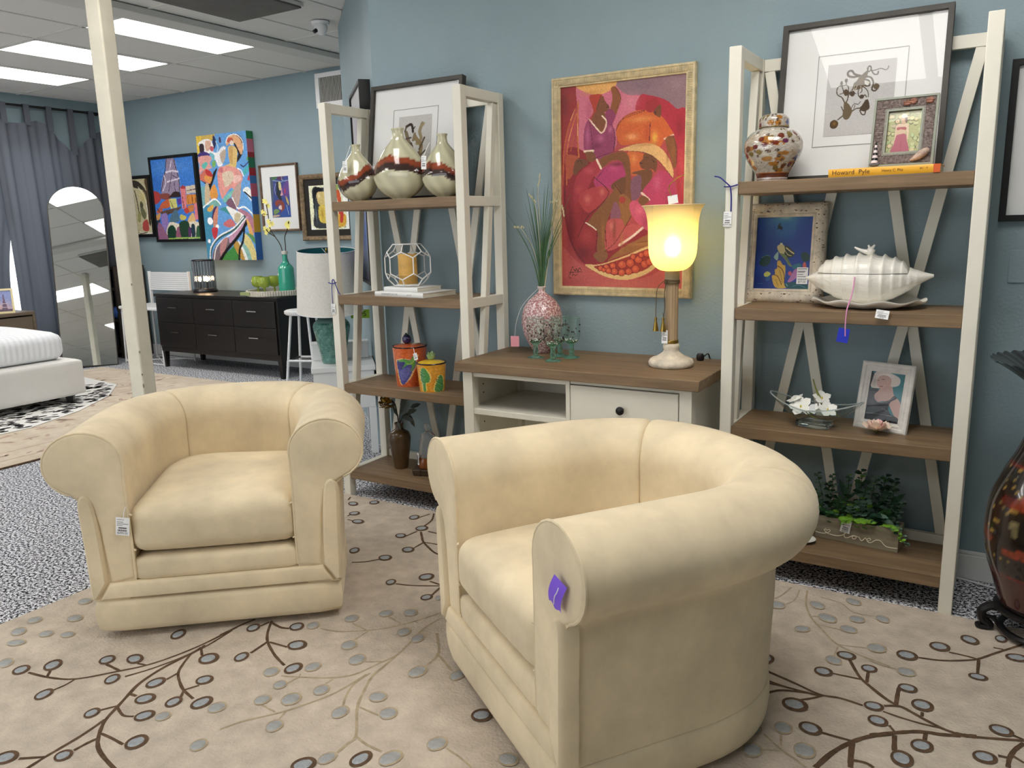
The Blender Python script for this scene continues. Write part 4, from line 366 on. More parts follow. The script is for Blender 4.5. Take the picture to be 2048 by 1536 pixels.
PAINT_DANCER=[["p",[102,159,217],[[-0.062,-0.088],[1.372,-0.032],[1.143,1.04],[-0.366,1.045]]],["P",[210,178,92],[[-0.006,-0.015],[0.352,-0.016],[0.357,0.041],[0.201,0.064],[-0.011,0.151],[-0.043,0.128]]],["P",[231,196,76],[[-0.0,0.0],[0.12,0.011],[0.032,0.13],[-0.024,0.129]]],["P",[41,45,90],[[0.356,0.006],[0.408,0.057],[0.357,0.112],[0.331,0.069]]],["P",[249,244,241],[[0.032,0.059],[0.192,0.028],[0.316,0.054],[0.335,0.126],[0.218,0.143],[0.096,0.104]]],["P",[221,177,155],[[0.186,0.049],[0.298,0.053],[0.265,0.109],[0.187,0.121]]],["E",[196,94,103],0.306,0.109,0.041,0.021],["P",[57,41,50],[[0.059,0.067],[0.143,0.069],[0.138,0.127],[0.061,0.131]]],["P",[69,52,122],[[-0.011,0.151],[0.129,0.126],[0.254,0.152],[0.136,0.17]]],["P",[226,162,154],[[-0.017,0.172],[0.177,0.156],[0.284,0.181],[0.236,0.223],[0.264,0.26],[0.071,0.276],[-0.036,0.317],[0.025,0.231]]],["P",[98,186,177],[[0.063,0.232],[0.145,0.209],[0.198,0.222],[0.112,0.263]]],["P",[124,177,97],[[0.286,0.21],[0.353,0.205],[0.342,0.247],[0.285,0.253]]],["P",[205,113,96],[[-0.017,0.318],[0.15,0.264],[0.27,0.31],[0.233,0.382],[0.014,0.348]]],["P",[224,152,81],[[0.097,0.32],[0.216,0.302],[0.263,0.339],[0.215,0.381],[0.109,0.35]]],["P",[187,55,55],[[0.129,0.27],[0.221,0.28],[0.267,0.324],[0.156,0.315]]],["P",[238,236,238],[[0.259,0.13],[0.406,0.142],[0.508,0.103],[0.588,0.112],[0.505,0.188],[0.491,0.244],[0.398,0.249],[0.355,0.198],[0.284,0.181]]],["P",[188,170,153],[[0.479,0.144],[0.575,0.126],[0.56,0.189],[0.495,0.23],[0.454,0.172]]],["P",[117,187,196],[[0.258,0.137],[0.345,0.162],[0.314,0.211],[0.284,0.181]]],["E",[68,42,77],0.484,0.049,0.022,0.024],["L",[193,219,237],0.015,[[0.399,0.057],[0.433,0.107],[0.396,0.142]]],["P",[24,22,26],[[0.726,0.026],[0.853,0.024],[0.93,0.075],[0.909,0.165],[0.786,0.231],[0.775,0.203],[0.819,0.169],[0.762,0.104]]],["P",[226,172,128],[[0.608,0.064],[0.653,0.03],[0.781,0.024],[0.88,0.059],[0.917,0.13],[0.879,0.178],[0.827,0.134],[0.767,0.083],[0.677,0.08],[0.609,0.099]]],["E",[200,94,68],0.682,0.059,0.065,0.021],["E",[238,220,203],0.713,0.081,0.043,0.018],["L",[250,245,241],0.014,[[0.596,0.078],[0.653,0.03],[0.8,0.02],[0.914,0.067],[0.923,0.144]]],["P",[222,190,120],[[0.633,0.114],[0.708,0.102],[0.793,0.126],[0.796,0.189],[0.739,0.279],[0.652,0.263],[0.526,0.252],[0.641,0.234],[0.625,0.184]]],["P",[201,161,99],[[0.649,0.121],[0.723,0.117],[0.695,0.236],[0.635,0.22]]],["P",[225,153,144],[[0.391,0.277],[0.526,0.252],[0.741,0.272],[0.855,0.324],[0.842,0.381],[0.684,0.434],[0.613,0.426],[0.469,0.488],[0.41,0.501],[0.364,0.384]]],["P",[218,197,174],[[0.476,0.308],[0.662,0.298],[0.683,0.363],[0.523,0.417],[0.479,0.373]]],["P",[236,192,183],[[0.688,0.342],[0.799,0.33],[0.836,0.366],[0.694,0.392]]],["P",[205,114,123],[[0.411,0.271],[0.486,0.265],[0.478,0.301],[0.406,0.292]]],["P",[126,193,179],[[0.447,0.502],[0.684,0.434],[0.618,0.483],[0.476,0.538]]],["P",[187,161,152],[[0.684,0.434],[0.822,0.387],[0.773,0.522],[0.706,0.578],[0.613,0.505]]],["P",[224,152,73],[[0.177,0.453],[0.288,0.39],[0.339,0.485],[0.218,0.52]]],["P",[24,22,24],[[0.004,0.347],[0.196,0.381],[0.293,0.296],[0.374,0.27],[0.204,0.425],[0.157,0.46],[0.153,0.402]]],["P",[115,168,177],[[-0.003,0.413],[0.094,0.408],[0.081,0.532],[-0.005,0.568]]],["P",[203,180,145],[[0.1,0.386],[0.173,0.395],[0.163,0.511],[0.06,0.539]]],["L",[250,250,250],0.023,[[0.014,0.568],[0.138,0.533],[0.268,0.506],[0.379,0.551]]],["P",[125,178,169],[[0.053,0.568],[0.257,0.513],[0.359,0.558],[0.148,0.57]]],["P",[67,138,173],[[0.007,0.597],[0.205,0.571],[0.187,0.718],[0.038,1.001],[-0.0,1.002]]],["P",[220,171,83],[[0.087,0.584],[0.21,0.549],[0.222,0.578],[0.139,0.607]]],["P",[68,42,95],[[0.22,0.586],[0.301,0.565],[0.243,0.645],[0.156,0.688]]],["P",[209,142,116],[[0.205,0.644],[0.319,0.565],[0.263,0.719],[0.198,0.748]]],["E",[250,250,254],0.129,0.68,0.057,0.03],["E",[252,252,255],0.27,0.726,0.034,0.018],["E",[250,250,254],0.069,0.844,0.031,0.016],["E",[250,250,254],0.104,0.896,0.023,0.013],["P",[193,56,65],[[0.153,0.74],[0.276,0.741],[0.218,0.822],[0.163,0.814]]],["P",[181,123,140],[[0.702,0.592],[0.809,0.601],[0.961,0.646],[1.015,0.725],[1.0,0.797],[0.926,0.725],[0.798,0.651]]],["L",[250,250,250],0.022,[[0.631,0.505],[0.704,0.585],[0.85,0.58],[0.982,0.632],[1.028,0.668]]],["P",[127,92,109],[[0.492,0.546],[0.595,0.504],[0.687,0.578],[0.646,0.599]]],["P",[68,147,147],[[0.352,0.587],[0.522,0.575],[0.641,0.62],[0.545,0.634],[0.423,0.603]]],["P",[240,240,236],[[0.487,0.568],[0.664,0.599],[0.834,0.652],[0.675,0.708],[0.579,0.649]]],["P",[205,114,114],[[0.398,0.705],[0.555,0.67],[0.635,0.722],[0.484,0.735]]],["P",[204,190,155],[[0.657,0.628],[0.765,0.636],[0.695,0.701],[0.625,0.685]]],["P",[118,101,110],[[0.096,1.001],[0.203,0.881],[0.502,0.816],[0.74,0.745],[0.868,0.659],[0.878,0.695],[0.61,0.831],[0.271,0.994]]],["P",[202,152,179],[[0.526,0.794],[0.868,0.659],[0.869,0.695],[0.611,0.824],[0.491,0.86]]],["P",[44,88,88],[[0.067,1.001],[0.144,0.889],[0.313,0.822],[0.627,0.758],[0.849,0.666],[0.798,0.651],[0.593,0.743],[0.28,0.8],[0.107,0.881],[0.048,1.001]]],["L",[250,250,250],0.019,[[0.048,1.001],[0.094,0.896],[0.278,0.807],[0.593,0.743],[0.814,0.659]]],["L",[250,250,250],0.017,[[0.137,0.994],[0.198,0.904],[0.347,0.837],[0.605,0.773],[0.847,0.673]]],["P",[185,132,132],[[0.304,0.859],[0.465,0.816],[0.359,0.941],[0.276,0.971]]],["P",[66,136,66],[[0.288,1.001],[0.559,0.89],[0.631,0.897],[0.663,1.001]]],["P",[223,206,139],[[0.765,0.796],[0.903,0.825],[1.004,0.942],[1.0,1.0],[0.864,1.0]]],["P",[144,188,179],[[0.715,0.854],[0.849,0.905],[0.901,1.0],[0.81,1.0]]],["P",[240,240,236],[[0.661,0.846],[0.743,0.89],[0.828,1.0],[0.736,1.0]]],["P",[191,150,71],[[0.562,0.875],[0.66,0.853],[0.773,1.0],[0.7,1.0]]],["L",[18,16,18],0.048,[[0.269,1.001],[0.4,0.927],[0.608,0.839],[0.773,0.759],[0.869,0.695]]],["L",[18,16,18],0.037,[[0.814,0.738],[0.762,0.847],[0.683,0.912],[0.653,1.001]]],["P",[224,171,101],[[0.865,0.674],[0.929,0.71],[0.98,0.804],[0.91,0.797]]],["P",[94,147,85],[[0.841,0.782],[0.979,0.811],[1.025,0.884],[0.905,0.818]]],["P",[79,176,185],[[0.879,0.297],[1.012,0.258],[1.003,0.3],[0.887,0.339]]],["L",[250,250,250],0.016,[[0.784,0.28],[0.843,0.296],[0.887,0.339]]],["P",[240,240,236],[[0.844,0.452],[0.922,0.425],[1.004,0.455],[1.003,0.54],[0.909,0.481]]],["L",[20,20,24],0.021,[[0.877,0.463],[0.975,0.504],[1.008,0.519]]],["P",[95,157,95],[[0.969,0.215],[1.022,0.175],[1.02,0.224]]],["L",[42,50,103],0.018,[[0.853,0.254],[0.903,0.269],[1.0,0.237]]],["P",[188,65,74],[[0.952,0.369],[1.015,0.328],[1.021,0.378]]]]
PAINT_CUBIST=[["p",[72,84,142],[[-0.075,-0.042],[1.319,-0.005],[1.171,1.056],[-0.347,1.034]]],["P",[83,118,83],[[0.0,0.0],[0.423,0.011],[0.268,0.074],[0.12,0.097]]],["P",[97,62,88],[[0.423,0.011],[0.706,0.005],[0.66,0.097],[0.44,0.065]]],["L",[152,170,205],0.039,[[0.65,0.004],[0.686,0.111],[0.969,0.105]]],["L",[152,170,205],0.028,[[0.151,0.084],[0.653,0.138]]],["P",[91,100,109],[[0.025,0.014],[0.148,0.098],[0.13,0.43],[0.047,0.661]]],["P",[55,60,65],[[0.335,0.157],[0.455,0.133],[0.519,0.382],[0.568,0.583],[0.374,0.521],[0.317,0.378]]],["P",[212,205,147],[[0.452,0.146],[0.565,0.149],[0.593,0.3],[0.473,0.325]]],["P",[217,162,171],[[0.57,0.272],[0.645,0.329],[0.681,0.442],[0.502,0.467],[0.577,0.384]]],["P",[108,82,144],[[0.616,0.329],[0.822,0.142],[0.99,0.146],[0.969,0.449],[0.753,0.529]]],["P",[171,74,110],[[0.731,0.331],[0.821,0.306],[0.802,0.417],[0.73,0.415]]],["P",[203,180,109],[[0.792,0.473],[0.917,0.59],[0.927,0.707],[0.825,0.617]]],["P",[143,73,64],[[0.173,0.634],[0.365,0.564],[0.647,0.628],[0.671,0.821],[0.484,0.862],[0.462,0.668],[0.269,0.739]]],["P",[223,197,192],[[0.391,0.726],[0.516,0.699],[0.526,0.803],[0.379,0.785]]],["P",[122,148,95],[[0.104,0.811],[0.317,0.799],[0.397,0.846],[0.201,0.918],[0.08,0.917]]],["P",[203,181,154],[[0.043,0.947],[0.349,0.936],[0.373,0.967],[0.063,0.993]]],["P",[64,90,160],[[0.612,0.819],[1.038,0.753],[1.001,0.992],[0.461,0.984]]],["L",[182,200,223],0.021,[[0.81,0.704],[0.889,0.945]]],["E",[21,24,47],0.293,0.42,0.047,0.025],["L",[181,181,216],0.017,[[0.304,0.17],[0.213,0.319],[0.276,0.434]]]]
PAINT_BRONZE=[["p",[244,244,238],[[-0.079,-0.08],[1.13,-0.03],[1.092,1.1],[-0.206,1.105]]],["P",[232,232,200],[[0.023,0.023],[0.736,0.026],[0.906,0.953],[0.05,0.938]]],["P",[62,66,70],[[0.097,0.063],[0.368,0.055],[0.654,0.047],[0.699,0.195],[0.728,0.9],[0.892,0.953],[0.123,0.952],[0.114,0.563]]],["P",[30,32,36],[[0.13,0.077],[0.352,0.085],[0.289,0.182],[0.173,0.229],[0.131,0.381],[0.145,0.695],[0.133,0.829],[0.102,0.695]]],["P",[206,184,120],[[0.205,0.179],[0.361,0.147],[0.523,0.189],[0.436,0.439],[0.241,0.422]]],["P",[214,190,90],[[0.234,0.499],[0.38,0.438],[0.538,0.57],[0.521,0.832],[0.251,0.817]]],["B",[240,230,190],0.8,0.257,0.231,0.042,0.075],["B",[160,120,50],0.7,0.322,0.645,0.043,0.131],["P",[200,90,60],[[0.675,0.145],[0.783,0.124],[0.827,0.322],[0.828,0.834],[0.744,0.847],[0.742,0.395]]],["P",[216,170,70],[[0.669,0.701],[0.918,0.679],[0.893,0.927],[0.67,0.926]]],["P",[190,70,60],[[0.8,0.574],[0.867,0.601],[0.842,0.834],[0.773,0.834]]],["B",[140,160,170],0.7,0.15,0.642,0.029,0.172],["P",[150,170,90],[[0.655,0.035],[0.776,0.015],[0.77,0.124],[0.663,0.12]]]]
PAINT_FACES=[["p",[196,186,150],[[0.021,-0.072],[1.682,-0.101],[1.124,1.057],[-0.308,1.056]]],["P",[60,52,44],[[0.04,0.023],[0.408,0.049],[0.742,0.169],[0.951,0.348],[0.938,0.798],[0.806,0.799],[0.799,0.379],[0.589,0.202],[0.096,0.147]]],["P",[90,70,50],[[0.791,0.043],[1.039,0.023],[0.871,0.851],[0.863,0.663],[0.882,0.289]]],["L",[70,60,50],0.055,[[0.123,0.208],[0.203,0.385],[0.261,0.611]]],["P",[150,150,96],[[0.163,0.64],[0.349,0.611],[0.296,0.761],[0.161,0.774]]],["P",[110,110,80],[[0.37,0.427],[0.512,0.411],[0.56,0.525],[0.696,0.636],[0.569,0.733],[0.384,0.638]]],["E",[80,76,60],0.468,0.469,0.1,0.052],["P",[176,74,70],[[0.465,0.773],[0.74,0.745],[0.75,0.93],[0.486,0.943],[0.377,0.892]]],["L",[240,236,226],0.043,[[0.184,0.956],[0.514,0.981],[0.944,0.981]]],["L",[60,50,46],0.034,[[0.17,0.994],[0.648,0.968]]],["L",[240,236,226],0.032,[[0.376,0.143],[0.683,0.321],[0.786,0.524],[0.751,0.718]]],["B",[206,190,110],0.6,0.591,0.322,0.232,0.119]]
PAINT_TURTLE=[["p",[25,60,148],[[-0.054,-0.041],[1.055,-0.021],[1.067,1.045],[-0.039,1.037]]],["B",[67,138,173],0.9,0.504,0.009,0.406,0.191],["B",[183,212,191],0.9,0.516,-0.011,0.148,0.06],["B",[36,89,168],0.7,0.506,0.2,0.283,0.181],["B",[17,40,111],0.8,0.058,0.917,0.372,0.161],["B",[20,50,138],0.6,0.938,0.426,0.244,0.299],["B",[77,148,183],0.25,0.457,0.164,0.049,0.161],["B",[77,148,183],0.25,0.525,0.185,0.049,0.16],["B",[77,148,183],0.25,0.604,0.166,0.049,0.16],["B",[77,148,183],0.25,0.382,0.142,0.049,0.161],["B",[77,148,183],0.25,0.678,0.147,0.049,0.16],["P",[15,24,38],[[0.376,0.117],[0.419,0.113],[0.469,0.149],[0.444,0.169],[0.395,0.158]]],["L",[15,24,38],0.02,[[0.419,0.118],[0.394,0.102],[0.425,0.088]]],["L",[15,24,38],0.015,[[0.389,0.148],[0.37,0.167]]],["L",[15,24,38],0.015,[[0.444,0.164],[0.459,0.181]]],["P",[47,55,45],[[0.521,0.4],[0.607,0.412],[0.694,0.473],[0.719,0.513],[0.671,0.553],[0.572,0.561],[0.522,0.481]]],["L",[224,210,166],0.02,[[0.558,0.426],[0.633,0.472],[0.701,0.508]]],["L",[204,190,128],0.012,[[0.534,0.461],[0.597,0.522],[0.658,0.537]]],["P",[205,199,147],[[0.398,0.399],[0.459,0.374],[0.521,0.4],[0.535,0.481],[0.498,0.54],[0.436,0.489],[0.399,0.439]]],["P",[220,220,193],[[0.447,0.359],[0.478,0.36],[0.49,0.385],[0.447,0.387]]],["P",[154,194,194],[[0.344,0.548],[0.411,0.479],[0.424,0.519],[0.413,0.599],[0.363,0.579]]],["P",[111,129,85],[[0.449,0.51],[0.547,0.521],[0.61,0.592],[0.684,0.683],[0.623,0.672],[0.561,0.601]]],["L",[41,49,32],0.007,[[0.56,0.561],[0.66,0.662]]],["P",[23,59,67],[[0.079,0.636],[0.128,0.556],[0.227,0.537],[0.289,0.568],[0.265,0.648],[0.179,0.687],[0.092,0.666]]],["L",[66,128,145],0.01,[[0.116,0.566],[0.202,0.532],[0.27,0.543]]],["P",[23,59,59],[[0.829,0.525],[0.89,0.485],[0.976,0.526],[0.977,0.606],[0.879,0.615]]],["P",[209,170,73],[[0.414,0.71],[0.413,0.62],[0.462,0.605],[0.512,0.661],[0.562,0.681],[0.57,0.822],[0.565,0.931],[0.615,0.982],[0.406,0.98],[0.33,0.829],[0.379,0.8],[0.378,0.729]]],["L",[76,41,24],0.015,[[0.426,0.68],[0.501,0.721],[0.551,0.801],[0.565,0.911]]],["L",[76,41,24],0.012,[[0.366,0.804],[0.441,0.83],[0.516,0.941]]],["L",[96,61,26],0.009,[[0.464,0.74],[0.502,0.831],[0.528,0.921]]],["L",[106,65,26],0.007,[[0.404,0.87],[0.455,0.961]]],["P",[189,194,101],[[0.181,0.788],[0.242,0.758],[0.304,0.789],[0.255,0.828],[0.194,0.828]]],["P",[36,89,150],[[0.219,0.848],[0.28,0.829],[0.293,0.879],[0.232,0.888]]],["E",[190,85,99],0.655,0.782,0.032,0.03],["P",[171,113,166],[[0.65,0.852],[0.722,0.743],[0.795,0.704],[0.796,0.824],[0.699,0.893],[0.626,0.902]]],["P",[37,107,125],[[0.697,0.673],[0.819,0.644],[0.856,0.685],[0.722,0.723]]],["P",[196,94,85],[[0.88,0.645],[0.916,0.625],[0.941,0.696],[0.881,0.705]]],["P",[25,78,87],[[0.577,0.922],[0.797,0.904],[0.999,0.935],[1.0,1.0],[0.652,0.997]]],["L",[144,188,188],0.009,[[0.602,0.932],[0.627,0.962]]],["L",[95,148,157],0.007,[[0.725,0.963],[0.822,0.944],[0.945,0.975]]],["L",[65,109,162],0.006,[[0.046,0.927],[0.183,0.93]]]]
PAINT_PORTRAIT=[["p",[40,110,120],[[-0.419,-0.055],[1.186,-0.189],[1.613,1.094],[-0.01,1.315]]],["P",[30,44,52],[[0.0,-0.0],[0.109,0.171],[0.036,0.398],[0.015,1.002],[-0.021,0.93],[-0.057,0.187]]],["P",[212,200,192],[[0.054,0.176],[0.118,0.017],[0.387,-0.016],[0.675,0.029],[0.86,0.101],[0.846,0.226],[0.646,0.282],[0.274,0.337],[0.042,0.324]]],["B",[240,234,228],0.8,0.468,0.066,0.241,0.069],["B",[150,136,130],0.6,0.12,0.206,0.083,0.106],["P",[196,160,150],[[0.208,0.126],[0.382,0.056],[0.591,0.108],[0.609,0.249],[0.47,0.336],[0.301,0.334],[0.205,0.253]]],["L",[60,44,44],0.016,[[0.328,0.151],[0.423,0.142]]],["L",[60,44,44],0.014,[[0.211,0.18],[0.266,0.174]]],["L",[130,60,60],0.019,[[0.303,0.294],[0.386,0.29]]],["P",[186,152,142],[[0.356,0.329],[0.641,0.264],[0.75,0.433],[0.953,0.556],[1.059,0.799],[1.01,0.989],[0.896,0.892],[0.58,0.598],[0.302,0.61],[0.153,0.497]]],["P",[38,38,42],[[0.008,0.493],[0.081,0.356],[0.285,0.373],[0.18,0.494],[0.307,0.628],[0.623,0.556],[0.755,0.451],[0.851,0.495],[0.688,0.586],[0.652,0.737],[0.837,0.881],[1.043,1.004],[-0.013,1.005]]],["B",[90,88,92],0.6,0.169,0.643,0.139,0.144],["L",[110,108,112],0.016,[[0.307,0.628],[0.58,0.598],[0.787,0.465]]],["P",[24,24,28],[[-0.012,0.91],[0.429,0.838],[0.885,0.857],[1.043,1.004],[-0.01,1.015]]],["L",[120,116,120],0.014,[[0.033,0.866],[0.435,0.856],[0.832,0.863]]],["L",[96,92,96],0.014,[[0.451,0.723],[0.636,0.776]]]]
PAINT_BEACH=[["p",[172,172,120],[[-0.416,-0.173],[1.149,-0.041],[1.333,1.158],[-0.112,1.093]]],["E",[110,110,70],0.183,0.536,0.076,0.059],["E",[196,194,140],0.182,0.532,0.054,0.037],["E",[110,110,70],0.833,0.299,0.068,0.068],["E",[191,193,140],0.832,0.295,0.076,0.046],["E",[110,110,70],0.58,0.172,0.085,0.067],["E",[192,188,140],0.579,0.168,0.075,0.05],["E",[110,110,70],0.022,0.734,0.084,0.051],["E",[176,202,140],0.021,0.73,0.079,0.044],["E",[110,110,70],0.804,0.891,0.084,0.062],["E",[188,199,140],0.803,0.887,0.073,0.042],["E",[110,110,70],1.046,0.903,0.06,0.045],["E",[182,184,140],1.046,0.9,0.077,0.042],["E",[110,110,70],0.594,0.324,0.08,0.054],["E",[187,193,140],0.593,0.32,0.069,0.048],["E",[110,110,70],0.98,0.716,0.092,0.062],["E",[195,197,140],0.979,0.713,0.07,0.047],["E",[110,110,70],0.287,0.54,0.083,0.047],["E",[196,182,140],0.286,0.536,0.072,0.054],["E",[110,110,70],0.126,0.111,0.082,0.062],["E",[191,178,140],0.126,0.107,0.064,0.04],["E",[110,110,70],0.86,0.062,0.076,0.056],["E",[179,177,140],0.86,0.058,0.07,0.052],["E",[110,110,70],0.357,0.588,0.081,0.065],["E",[184,192,140],0.356,0.584,0.058,0.037],["E",[110,110,70],-0.199,0.069,0.086,0.071],["E",[189,185,140],-0.2,0.065,0.075,0.042],["E",[110,110,70],0.02,0.839,0.073,0.065],["E",[204,203,140],0.019,0.835,0.063,0.044],["E",[110,110,70],0.535,0.654,0.082,0.056],["E",[195,201,140],0.534,0.65,0.066,0.043],["E",[110,110,70],0.692,0.268,0.072,0.068],["E",[192,185,140],0.691,0.264,0.068,0.037],["E",[110,110,70],0.4,0.584,0.061,0.058],["E",[196,180,140],0.399,0.58,0.053,0.048],["E",[110,110,70],0.479,0.684,0.073,0.06],["E",[199,191,140],0.478,0.681,0.051,0.037],["E",[110,110,70],0.77,0.967,0.067,0.052],["E",[194,195,140],0.77,0.963,0.058,0.041],["E",[110,110,70],0.235,0.366,0.085,0.052],["E",[188,179,140],0.234,0.362,0.077,0.038],["E",[110,110,70],0.608,0.745,0.071,0.048],["E",[201,184,140],0.608,0.741,0.057,0.039],["E",[110,110,70],0.446,0.701,0.064,0.051],["E",[186,197,140],0.446,0.697,0.077,0.043],["E",[110,110,70],0.838,0.21,0.073,0.061],["E",[204,194,140],0.837,0.206,0.065,0.041],["E",[110,110,70],0.039,0.512,0.069,0.064],["E",[202,194,140],0.038,0.508,0.058,0.042],["E",[110,110,70],0.864,0.672,0.088,0.051],["E",[180,189,140],0.863,0.668,0.058,0.049],["E",[110,110,70],0.18,0.34,0.078,0.055],["E",[189,177,140],0.179,0.336,0.082,0.04],["E",[110,110,70],-0.008,0.909,0.095,0.065],["E",[189,193,140],-0.009,0.905,0.082,0.052],["E",[110,110,70],0.206,0.732,0.093,0.059],["E",[192,185,140],0.206,0.728,0.068,0.052],["E",[110,110,70],0.961,0.88,0.092,0.044],["E",[183,177,140],0.96,0.876,0.049,0.048],["E",[110,110,70],0.439,0.21,0.096,0.056],["E",[177,176,140],0.438,0.206,0.067,0.04],["E",[110,110,70],0.436,0.25,0.062,0.058],["E",[177,195,140],0.435,0.246,0.055,0.04],["E",[110,110,70],1.034,0.586,0.088,0.044],["E",[183,182,140],1.033,0.582,0.053,0.051],["E",[110,110,70],-0.029,0.217,0.074,0.068],["E",[180,202,140],-0.03,0.213,0.084,0.047],["E",[110,110,70],0.547,0.418,0.089,0.05],["E",[195,192,140],0.547,0.414,0.067,0.038],["E",[110,110,70],0.34,0.81,0.092,0.06],["E",[177,179,140],0.339,0.806,0.052,0.044],["E",[110,110,70],-0.025,0.687,0.082,0.055],["E",[181,186,140],-0.026,0.683,0.054,0.043],["E",[110,110,70],0.313,0.307,0.072,0.069],["E",[189,179,140],0.313,0.303,0.056,0.037],["E",[110,110,70],0.795,0.812,0.079,0.043],["E",[190,195,140],0.794,0.809,0.069,0.044],["E",[110,110,70],0.556,0.062,0.096,0.048],["E",[196,191,140],0.556,0.058,0.076,0.044],["E",[110,110,70],0.989,0.466,0.059,0.049],["E",[184,198,140],0.989,0.462,0.067,0.05],["E",[110,110,70],0.076,0.113,0.064,0.055],["E",[204,193,140],0.075,0.109,0.079,0.043],["E",[110,110,70],0.365,0.128,0.094,0.062],["E",[204,192,140],0.365,0.124,0.078,0.051],["E",[110,110,70],0.766,0.591,0.063,0.057],["E",[176,191,140],0.766,0.587,0.054,0.05],["E",[110,110,70],-0.156,0.056,0.068,0.069],["E",[181,202,140],-0.157,0.052,0.055,0.055],["E",[110,110,70],0.108,0.821,0.086,0.062],["E",[206,185,140],0.108,0.817,0.07,0.05],["E",[110,110,70],-0.009,0.741,0.081,0.06],["E",[179,193,140],-0.01,0.737,0.076,0.053],["E",[110,110,70],-0.08,0.299,0.085,0.066],["E",[183,181,140],-0.081,0.295,0.074,0.046],["E",[110,110,70],0.794,0.949,0.067,0.055],["E",[206,187,140],0.793,0.945,0.066,0.051],["E",[110,110,70],0.282,0.235,0.098,0.066],["E",[206,181,140],0.281,0.231,0.066,0.048],["E",[110,110,70],0.655,0.925,0.084,0.045],["E",[188,204,140],0.654,0.921,0.076,0.037],["E",[110,110,70],0.478,0.495,0.087,0.067],["E",[194,199,140],0.477,0.491,0.078,0.039],["E",[110,110,70],0.713,0.178,0.08,0.068],["E",[203,198,140],0.712,0.174,0.068,0.052],["P",[214,186,160],[[0.27,0.315],[0.586,0.312],[0.637,0.419],[0.65,0.649],[0.59,0.658],[0.568,0.466],[0.332,0.463],[0.264,0.74],[0.217,0.812],[0.244,0.573]]],["P",[206,176,146],[[0.281,0.447],[0.534,0.451],[0.539,0.553],[0.306,0.564]]],["P",[160,74,74],[[0.284,0.382],[0.41,0.377],[0.553,0.387],[0.55,0.452],[0.404,0.429],[0.297,0.448]]],["P",[168,84,100],[[0.306,0.564],[0.553,0.548],[0.613,0.697],[0.685,0.997],[0.161,0.983],[0.217,0.812],[0.261,0.651]]],["B",[140,60,76],0.5,0.45,0.813,0.031,0.151],["P",[196,160,130],[[0.38,0.151],[0.475,0.145],[0.536,0.295],[0.426,0.3]]],["P",[232,226,206],[[0.378,0.138],[0.41,0.06],[0.524,0.069],[0.569,0.139],[0.478,0.159]]],["P",[110,84,66],[[0.496,0.173],[0.564,0.152],[0.586,0.272],[0.533,0.282]]]]
